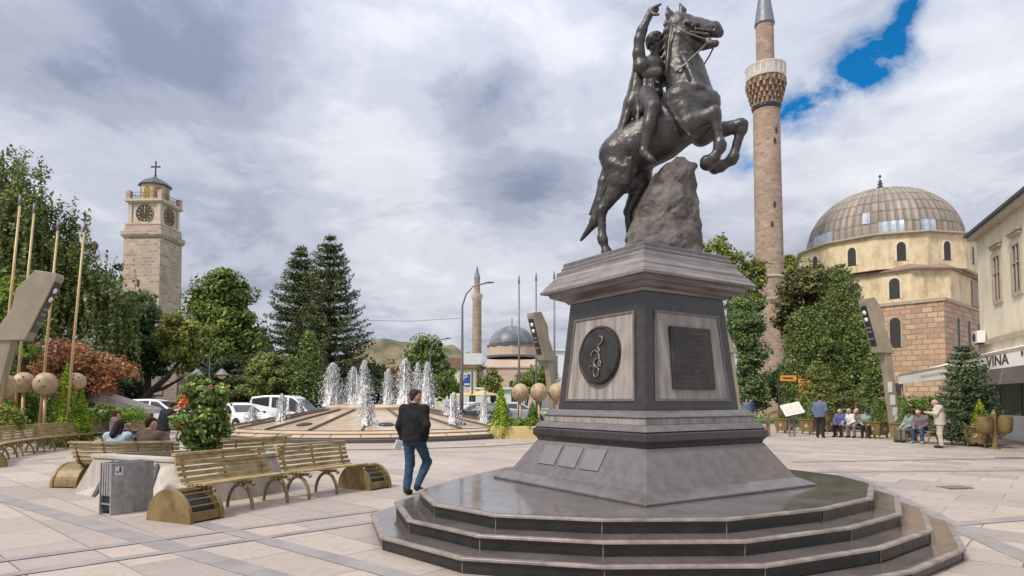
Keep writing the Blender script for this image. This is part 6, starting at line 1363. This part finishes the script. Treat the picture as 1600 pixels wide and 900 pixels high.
# ================================================================== CARS
def car(label, x, y, rz, paint, kind='hatch', cat='car'):
    t = thing('parked_car' if kind != 'van' else 'parked_van', label, cat, (x, y, .006), rz, group='cars parked behind the fountain')
    if kind == 'hatch': body = [(-1.95, .28), (-2.02, .5), (-1.98, .82), (-1.9, .95), (-.3, 1.0), (.85, .98), (1.6, .86), (1.95, .68), (2.03, .45), (1.98, .26)]; gh = [(-1.88, .94), (-1.72, 1.2), (-1.35, 1.44), (-.2, 1.49), (.25, 1.42), (1.0, .965)]; ax = (-1.25, 1.27); hw0, hw1 = .86, .60; gt = 1.49
    elif kind == 'suv': body = [(-2.1, .32), (-2.2, .6), (-2.15, .95), (-2.05, 1.06), (-.3, 1.1), (1.0, 1.08), (1.85, .98), (2.15, .8), (2.2, .5), (2.1, .3)]; gh = [(-2.05, 1.05), (-1.9, 1.4), (-1.55, 1.64), (-.2, 1.69), (.3, 1.62), (1.05, 1.07)]; ax = (-1.35, 1.35); hw0, hw1 = .9, .66; gt = 1.69
    else: body = [(-2.15, .3), (-2.2, .6), (-2.2, .88), (-.3, .9), (1.1, .92), (1.85, .86), (2.1, .78), (2.15, .5), (2.1, .28)]; gh = [(-2.19, .87), (-2.14, 1.5), (-2.02, 1.80), (-1.2, 1.90), (.2, 1.88), (.5, 1.78), (1.45, .9)]; ax = (-1.35, 1.35); hw0, hw1 = .88, .74; gt = 1.90
    zb0 = min(p[1] for p in gh)
    def hw(z): return hw0 if z <= zb0 else hw0-.03+(hw1-hw0)*(z-zb0)/(gt-zb0)
    def loft(poly, f, name, mat, par, bev=0):
        n = len(poly); vs = [(p[0], -f(p[1]), p[1]) for p in poly]+[(p[0], f(p[1]), p[1]) for p in poly]; return mesh_obj(name, vs, [tuple(range(n)), tuple(range(2*n-1, n-1, -1))]+[(k, n+k, n+(k+1) % n, (k+1) % n) for k in range(n)], M[mat], par, bevel=bev)
    loft(body, lambda z: hw0-.05*(z < .4), 'body', paint, t, .05)
    loft(gh, hw, 'cabin', paint, t, .03)
    for s_ in (-1, 1):
        # side glass
        n = len(gh); cxm = sum(p[0] for p in gh)/n; x0, x1 = min(p[0] for p in gh), max(p[0] for p in gh)
        splits = [(.07, .36), (.40, .62), (.65, .92)] if kind != 'van' else [(.06, .34), (.38, .62), (.66, .92)]
        def topz(x):
            for i in range(n-1):
                a, b = gh[i], gh[i+1]
                if a[0] <= x <= b[0]: return a[1]+(b[1]-a[1])*(x-a[0])/(b[0]-a[0]+1e-9)
            return zb0
        for (f0, f1) in splits:
            xs = np.linspace(x0+(x1-x0)*f0, x0+(x1-x0)*f1, 6); up = [(q, max(zb0+.09, topz(q)-.10)) for q in xs]; lo_ = [(xs[0], zb0+.06), (xs[-1], zb0+.06)]
            pol = [lo_[0], lo_[1]]+up[::-1]; vs = [(p[0], s_*(hw(p[1])+.006), p[1]) for p in pol]+[(p[0], s_*(hw(p[1])-.02), p[1]) for p in pol]; k_ = len(pol)
            mesh_obj('side_window', vs, [tuple(range(k_))[::-s_], tuple(range(k_, 2*k_))[::s_]]+[(k, (k+1) % k_, k_+(k+1) % k_, k_+k) for k in range(k_)], M['glass'], t)
        for a in ax:
            s = MB(); s.lathe([(.2, -.1), (.32, -.1), (.33, 0), (.32, .08), (.2, .09)], 20, mtx=frame((a, s_*(hw0-.09), .33), (1, 0, 0), (0, 0, 1), (0, -s_, 0)) if False else Matrix.Translation((a, s_*(hw0-.08), .33)) @ Matrix.Rotation(PI/2, 4, 'X')); wh = s.build('wheel', M['tyre'], t)
            s = MB(); s.lathe([(0, 0), (.19, -.02), (.21, .02), (0, .02)], 16, mtx=Matrix.Translation((a, s_*(hw0+.015), .33)) @ Matrix.Rotation(PI/2, 4, 'X')); s.build('rim', M['carsilver'], wh)
            s = MB(); s.prism([(.42*math.cos(q), .42*math.sin(q)) for q in np.linspace(-.2, PI+.2, 14)], -.012, .012, Matrix.Translation((a, s_*(hw0-.0), .33)) @ Matrix.Rotation(PI/2, 4, 'X')); s.build('wheel_arch', M['black'], t)
        xf = max(p[0] for p in body); s = MB(); s.box((xf-.16, s_*(hw0-.22), .72 if kind != 'suv' else .85), (.22, .36, .16)); s.build('headlight', M['lens'], t, bevel=.04)
        s = MB(); s.box((.75, s_*(hw0+.08), zb0+.06), (.14, .16, .12)); s.build('mirror', M['black'], t, bevel=.03)
    # front and rear glass
    for (i0, i1, nm) in ((len(gh)-2, len(gh)-1, 'windscreen'), (0, 1, 'rear_window')):
        a, b = np.array(gh[i0]), np.array(gh[i1]); a2, b2 = a+(b-a)*.12, a+(b-a)*.9; d = nrm(b-a); nn__ = np.array([-d[1], d[0]]); 
        vs = []
        for p in (a2, b2):
            for s_ in (-1, 1): vs.append((p[0]+nn__[0]*.008, s_*(hw(p[1])-.09), p[1]+nn__[1]*.008))
        for p in (a2, b2):
            for s_ in (-1, 1): vs.append((p[0]-nn__[0]*.02, s_*(hw(p[1])-.09), p[1]-nn__[1]*.02))
        mesh_obj(nm, vs, [(0, 1, 3, 2), (4, 6, 7, 5), (0, 2, 6, 4), (1, 5, 7, 3), (0, 4, 5, 1), (2, 3, 7, 6)], M['glass'], t)
    xf = max(p[0] for p in body); s = MB(); s.box((xf-.0, 0, .45), (.06, 1.1, .14)); s.build('grille', M['black'], t)
    return t
car('white compact van with large dark side windows behind the fountain', XD(455, 37.5), 37.5, R(-4), 'carwhite', 'van', 'van')
car('white hatchback with its front toward the plaza beside the leafy bush', XD(372, 33), 33.2, R(-38), 'carwhite', 'hatch')
car('dull red car behind the white hatchback', XD(378, 38), 38.5, R(-8), 'carred', 'hatch')
car('white off-road car partly behind the man in black', XD(246, 35), 35, R(8), 'carwhite', 'suv')
car('dark car behind the rightmost water jets', XD(748, 40), 40, R(170), 'cardark', 'hatch'); car('silver car right of the walking man beyond the fountain', XD(716, 46), 46, R(175), 'carsilver', 'hatch'); car('white car under the yellow umbrellas beyond the fountain', XD(742, 50), 50, R(5), 'carwhite', 'hatch'); car('blue grey car behind the golden balls', XD(810, 44), 44, R(0), 'carsilver', 'hatch')
for (u, D, lb) in [(735, 62, 'left ochre cafe umbrella beyond the fountain'), (760, 60, 'right ochre cafe umbrella beyond the fountain')]:
    t = thing('cafe_umbrella', lb, 'umbrella', (XD(u, D), D, 0), group='ochre cafe umbrellas'); s = MB(); s.tube([(0, 0, 0), (0, 0, 2.7)], .04, 6); s.build('pole', M['greypole'], t); s = MB(); s.lathe([(1.5, 2.1), (1.48, 2.12), (.7, 2.5), (0, 2.8)], 8); s.build('canopy', M['umbrella'], t)

# ================================================================== PEOPLE
J0 = dict(pel=(0, 0, .93), wai=(0, .0, 1.08), che=(0, .01, 1.30), nek=(0, .0, 1.47), hed=(0, .025, 1.63),
          shL=(-.185, 0, 1.42), elL=(-.235, -.03, 1.13), wrL=(-.24, .04, .88), shR=(.185, 0, 1.42), elR=(.235, -.03, 1.13), wrR=(.24, .04, .88),
          hiL=(-.09, 0, .92), knL=(-.10, .02, .50), anL=(-.105, -.02, .085), toL=(-.125, .16, .035), hiR=(.09, 0, .92), knR=(.10, .02, .50), anR=(.105, -.02, .085), toR=(.125, .16, .035))
def sit(**k):
    d = dict(J0); dz = -.46
    for n in ('pel', 'wai', 'che', 'nek', 'hed', 'shL', 'elL', 'wrL', 'shR', 'elR', 'wrR', 'hiL', 'hiR'): d[n] = (d[n][0], d[n][1], d[n][2]+dz)
    for s_, x in (('L', -.11), ('R', .11)): d['kn'+s_] = (x*1.2, .43, .50); d['an'+s_] = (x*1.2, .40, .085); d['to'+s_] = (x*1.4, .58, .035); d['el'+s_] = (x*2.3, .10, .70); d['wr'+s_] = (x*1.2, .33, .60)
    d.update(k); return d
def person(label, x, y, rz, J, H=1.75, top='black', leg='jean', hair='hair_dark', shoe='shoe', z=GZ, vox=.017, sleeve=1.0, coat=.0, bulk=1.0, cap_=None, long_hair=False, bald=False, top_len=0.0):
    k = H/1.75; j = {n: np.array(p, float) for n, p in J.items()}
    t = thing('person', label, 'person', (x, y, z), rz); t.scale = (k, k, k)
    fw = nrm(np.cross(j['shL']-j['shR'], np.array([0, 0, 1.]))*np.array([1, 1, 0])); rt = nrm(np.cross(fw, (0, 0, 1)))
    hu = nrm(j['hed']-j['nek']); hf = nrm(fw*.9+J.get('look', np.array([0, 0, 0]))); hr_ = nrm(np.cross(hf, hu)); hf = np.cross(hu, hr_)
    hd = j['hed']; hp_ = lambda r, f, u: hd+hr_*r+hf*f+hu*u
    c = lambda a, b, ra, rb, **o: ('c', a, b, ra, rb, o)
    P = [c(hp_(0, -.02, .03), hp_(0, .012, .025), .082, .080), c(hp_(0, .02, -.03), hp_(0, .045, -.085), .066, .042), c(hp_(0, .085, .0), hp_(0, .108, -.028), .011, .015, k=.012), c(hp_(-.02, .085, -.065), hp_(.02, .085, -.065), .011, .011, k=.012),
         c(hp_(-.080, -.005, .01), hp_(-.083, -.012, -.035), .013, .010, k=.01), c(hp_(.080, -.005, .01), hp_(.083, -.012, -.035), .013, .010, k=.01), c(hp_(-.03, .082, .03), hp_(.03, .082, .03), .012, .012, k=.015), 
         ('-c', hp_(-.031, .092, .012), hp_(-.031, .088, .012), .009, .009, {'k': .01}), ('-c', hp_(.031, .092, .012), hp_(.031, .088, .012), .009, .009, {'k': .01}),
         c(j['nek']-hu*.05, hp_(0, -.02, -.05), .055, .052), c(j['pel'], j['wai'], .125*bulk, .12*bulk), c(j['wai'], j['che'], .12*bulk, .135*bulk), c(j['shL'], j['shR'], .06, .06), c(j['che'], j['nek'], .12, .06)]
    body = []; topP = [c(j['pel']+np.array([0, 0, -.02-top_len]), j['wai'], .148*bulk, .142*bulk), c(j['wai'], j['che'], .142*bulk, .155*bulk), c(j['che']+rt*.06, j['shR'], .12, .078), c(j['che']-rt*.06, j['shL'], .12, .078), c(j['che'], j['nek']+np.array([0, 0, -.03]), .13, .075), c(j['nek']-hu*.03, j['nek']+hu*.015, .072, .068), c(j['nek']-hu*.02, j['shL'], .07, .07), c(j['nek']-hu*.02, j['shR'], .07, .07)]
    for q in (-1, 1): topP.append(c(j['pel']+rt*q*.085+np.array([0, 0, -.04-top_len]), j['che']+rt*q*.085, .132*bulk, .118*bulk))
    legP = [c(j['hiL'], j['hiR'], .118*bulk, .118*bulk), c(j['pel']+rt*.05, j['pel']-rt*.05, .125*bulk, .125*bulk)]; shP = []
    for s_, sgn in (('L', -1), ('R', 1)):
        sh, el, wr = j['sh'+s_], j['el'+s_], j['wr'+s_]; P += [c(sh, el, .052, .040), c(el, wr, .040, .027)]
        d = nrm(wr-el); hdn = J.get('hand'+s_); d = nrm(hdn) if hdn is not None else d; side = nrm(np.cross(d, fw)) if abs(np.dot(d, fw)) < .9 else rt
        palm = nrm(np.cross(side, d)); pc = wr+d*.05; P.append(c(wr, wr+d*.075, .027, .033, sy=1.0)); 
        for i, ln in enumerate((.062, .072, .068, .052)):
            o = palm*(i-1.5)*.02; b0 = wr+d*.085+o; b1 = b0+d*ln*.55; b2 = b1+nrm(d*.7-side*.5*sgn)*ln*.5; P += [c(b0, b1, .0095, .009, k=.006), c(b1, b2, .009, .0075, k=.006)]
        tb = wr+d*.03+palm*(-.032); P.append(c(tb, tb+nrm(d-palm*.6)*.06, .011, .009, k=.008))
        if sleeve > .9: topP += [c(sh, el, .074, .062), c(el, wr+d*.01, .062, .046)]
        else: topP += [c(sh, sh+(el-sh)*.8, .074, .066)]
        hi, kn, an, to = j['hi'+s_], j['kn'+s_], j['an'+s_], j['to'+s_]; P += [c(hi, kn, .085, .052), c(kn, an, .052, .035), c(an, to, .032, .028)]
        legP += [c(hi, kn, .105*bulk, .076), c(kn, an+(kn-an)*.06, .076, .062)]
        shP += [c(an+np.array([0, 0, -.025]), to+np.array([0, 0, .005]), .048, .040), c(an, an+np.array([0, 0, .02]), .046, .046)]
    nm = sdf_obj('body', P, vox*.8, M['skin'], t, k=.035); 
    if top: sdf_obj('jacket' if coat else 'shirt', topP, vox, M[top], t, k=.045, zmin=float(j['pel'][2])-.07-top_len, deform=rough(.012 if vox < .014 else .008, 8, len(label)))
    if leg: sdf_obj('trousers', legP, vox, M[leg], t, k=.035, deform=rough(.011 if vox < .014 else .008, 9, 5))
    sdf_obj('shoes', shP, vox*.8, M[shoe], t, k=.03, zmin=.0)
    if hair and not bald:
        H_ = [c(hp_(0, -.035, .048), hp_(0, .025, .062), .083, .068), c(hp_(0, -.055, .03), hp_(0, -.06, -.03), .07, .052), ('-c', hp_(0, .12, -.01), hp_(0, .11, -.06), .07, .075, {'k': .01})]
        if long_hair: H_ = H_[:2]+[c(hp_(0, -.06, .0), hp_(0, -.09, -.2), .08, .07), c(hp_(-.07, -.02, .0), hp_(-.09, -.03, -.16), .035, .03), c(hp_(.07, -.02, .0), hp_(.09, -.03, -.16), .035, .03)]
        sdf_obj('hair', H_, vox*.8, M[hair], t, k=.03, deform=rough(.006, 30))
    if bald: sdf_obj('hair', [c(hp_(-.078, -.03, .0), hp_(-.06, -.07, -.02), .025, .022), c(hp_(.078, -.03, .0), hp_(.06, -.07, -.02), .025, .022), c(hp_(-.05, -.085, -.02), hp_(.05, -.085, -.02), .022, .022)], vox*.7, M['hair_grey'], t, k=.03)
    if cap_: sdf_obj('cap', [c(hp_(0, -.03, .055), hp_(0, .02, .06), .09, .082), ('-c', hp_(0, .03, -.05), hp_(0, -.04, -.06), .09, .09, {'k': .01}), c(hp_(-.04, .1, .045), hp_(.04, .1, .045), .014, .014), c(hp_(-.03, .14, .035), hp_(.03, .14, .035), .010, .010)], vox*.7, M[cap_], t, k=.03)
    return t
for n_, a, b2 in [('black_cloth', (.013, .013, .014), (.02, .02, .022)), ('jean', (.045, .085, .15), (.025, .05, .10)), ('dark_trousers', (.02, .021, .028), (.03, .03, .036)), ('grey_trousers', (.19, .17, .155), (.14, .125, .115)), ('beige_cloth', (.52, .46, .39), (.44, .39, .33)), ('blue_shirt', (.12, .155, .22), (.09, .125, .19)), ('violet_shirt', (.11, .11, .27), (.08, .08, .21)), ('white_cloth', (.62, .58, .55), (.52, .48, .46)), ('pink_cloth', (.60, .36, .30), (.50, .28, .24)), ('pinkgrey_cloth', (.42, .31, .28), (.34, .25, .23)), ('plaid_cloth', (.11, .09, .10), (.20, .16, .16)), ('navy_cloth', (.03, .045, .10), (.025, .035, .08)), ('paleblue_cloth', (.36, .45, .50), (.27, .36, .42)), ('brown_cloth', (.10, .07, .065), (.075, .055, .05)), ('tan_cloth', (.42, .27, .15), (.34, .21, .11)), ('green_cloth', (.16, .24, .2), (.3, .36, .33)), ('hair_dark', (.018, .013, .011), (.03, .022, .018)), ('hair_brown', (.07, .042, .028), (.045, .027, .018)), ('hair_grey', (.42, .40, .38), (.32, .30, .29)), ('shoe', (.03, .024, .02), (.045, .036, .03)), ('shoe_pale', (.35, .32, .3), (.28, .26, .24))]:
    M[n_] = pm(n_, a, b2, 9, .85, 0, .3, 40, spec=.2)
M['jean'] = pm('jean', (.05, .095, .165), (.022, .045, .085), 7, .85, 0, .3, 40, spec=.2)
def upd(**k): d = dict(J0); d.update(k); return d
p = G(640, 774)
person('man walking away in a black jacket and blue jeans beside the monument steps', p[0]+.06, p[1]+.05, R(-18), upd(pel=(0, 0, .95), hed=(.01, .03, 1.63), elL=(-.25, -.05, 1.15), wrL=(-.225, .04, .90), elR=(.265, -.07, 1.16), wrR=(.19, .06, .95), hiL=(-.09, 0, .93), knL=(-.09, .04, .51), anL=(-.10, -.06, .09), toL=(-.12, .12, .03), knR=(.12, .26, .53), anR=(.03, .06, .13), toR=(.05, .22, .05), look=np.array([.55, 0, 0])), 1.78, 'black_cloth', 'jean', 'hair_brown', vox=.012, coat=1, bulk=.97)
sh_ = MB(); s = sh_; s.box((0, 0, 0), (.13, .03, .17), .4); q = s.build('paper_bag', M['white'], bevel=.02); q.location = (p[0]-.20, p[1]+.0, .85); q.rotation_euler = (.1, .3, .2); tag(q, 'small white paper held low at the left hip of the walking man', 'paper')
# ---- benches on the left
def sitter(label, x, y, rz, top, leg, hair, J=None, **k): return person(label, x, y, rz, J or sit(), top=top, leg=leg, hair=hair, **k)
sitter('woman with long dark hair in a pale blue top, her back to the planter', -7.42, 12.1, R(4), 'paleblue_cloth', 'jean', 'hair_dark', sit(hed=(.02, .05, 1.15), look=np.array([.4, 0, -.2])), H=1.68, long_hair=True)
sitter('broad person in a brown jacket with short dark hair, back to the planter', -6.86, 12.18, R(-8), 'brown_cloth', 'dark_trousers', 'hair_dark', sit(elL=(-.36, .02, .80), elR=(.36, .02, .80), look=np.array([.5, 0, 0])), H=1.72, coat=1, bulk=1.15)
sitter('woman with brown hair in a pinkish top sitting on the long far bench', -14.0, 22.6, R(-70), 'pinkgrey_cloth', 'dark_trousers', 'hair_brown', sit(hed=(0, .08, 1.14), elR=(.2, .2, .75), wrR=(.1, .42, .78), look=np.array([0, 0, -.2])), H=1.7, long_hair=True, vox=.02)
p = XD(257, 17.0); person('man in black top and grey trousers leaning forward beside the leafy bush', p, 17.0, R(-25), upd(pel=(0, -.04, .92), wai=(0, 0, 1.06), che=(0, .09, 1.26), nek=(.03, .16, 1.42), hed=(.06, .24, 1.55), shL=(-.185, .12, 1.37), shR=(.185, .12, 1.37), elL=(-.23, .2, 1.1), wrL=(-.12, .4, 1.05), elR=(.23, .2, 1.1), wrR=(.12, .4, 1.05)), 1.62, 'black_cloth', 'grey_trousers', 'hair_dark', vox=.018, bulk=1.2)
# ---- right hand side
p = G(1282, 684); person('man standing in a blue shirt and dark trousers facing the seated row', p[0], p[1], R(-35), upd(elL=(-.26, -.06, 1.15), wrL=(-.16, -.12, .95), elR=(.26, -.06, 1.15), wrR=(.18, .02, .93)), 1.80, 'blue_shirt', 'dark_trousers', 'hair_dark', vox=.02, bulk=1.1, cap_='brown_cloth')
p = G(1470, 700); person('old bald man in beige standing with one hand on the seated man', p[0], p[1], R(62), upd(che=(0, .04, 1.29), nek=(0, .08, 1.45), hed=(0, .14, 1.58), elL=(-.24, .12, 1.2), wrL=(-.2, .36, 1.24), elR=(.25, -.05, 1.14), wrR=(.22, .06, .92)), 1.68, 'beige_cloth', 'beige_cloth', None, 'shoe', vox=.018, bulk=1.15, bald=True, coat=1, top_len=.06)
def bpos(u0, D0_, u1, D1, f, off=.26):
    a, b = np.array([XD(u0, D0_), D0_]), np.array([XD(u1, D1), D1]); t_ = nrm(b-a); return a+(b-a)*f+np.array([t_[1], -t_[0]])*off, math.atan2(t_[1], t_[0])-PI
for (f, lb, top_, leg_, hair_, kw) in [(.14, 'old man in a violet shirt at the left end of the seated row', 'violet_shirt', 'dark_trousers', 'hair_grey', dict(bald=True)), (.40, 'second sitter of the row in a white top with pale hair', 'white_cloth', 'grey_trousers', 'hair_grey', {}), (.60, 'third sitter of the row with a pink cap and dark jacket', 'plaid_cloth', 'grey_trousers', 'hair_grey', dict(cap_='pink_cloth')), (.88, 'old person in a navy cap and pale jacket, right end of the row', 'green_cloth', 'dark_trousers', 'hair_grey', dict(cap_='navy_cloth'))]:
    q, rz_ = bpos(1308, 28.6, 1362, 27.6, f); sitter(lb, q[0], q[1], rz_+random.uniform(-.25, .25), top_, leg_, hair_, sit(hed=(random.uniform(-.04, .04), .07, 1.15)), H=1.7, vox=.022, **kw)
q, rz_ = bpos(1418, 24.9, 1468, 23.7, .55); sitter('seated man in blue jeans and a dark plaid shirt beside the old man in beige', q[0], q[1], rz_+.3, 'plaid_cloth', 'jean', 'hair_grey', sit(hed=(.05, .1, 1.14), knL=(-.16, .42, .52), anL=(-.2, .48, .085), toL=(-.24, .64, .035)), H=1.75, vox=.02, shoe='shoe_pale', bald=True)
q, rz_ = bpos(1418, 24.9, 1468, 23.7, .22); sitter('seated person in a pale green jacket with dark hair behind the man in jeans', q[0], q[1], rz_-.2, 'green_cloth', 'grey_trousers', 'hair_dark', sit(hed=(-.03, .12, 1.12)), H=1.7, vox=.022)
person('distant pedestrian in a blue jacket beside the right edge of the pedestal', XD(1166, 42), 42, R(160), upd(), 1.75, 'blue_shirt', 'navy_cloth', 'hair_dark', vox=.03); person('distant pedestrian in dark clothes just right of the one in blue', XD(1173, 43), 43, R(120), upd(), 1.72, 'navy_cloth', 'dark_trousers', 'hair_dark', vox=.03)
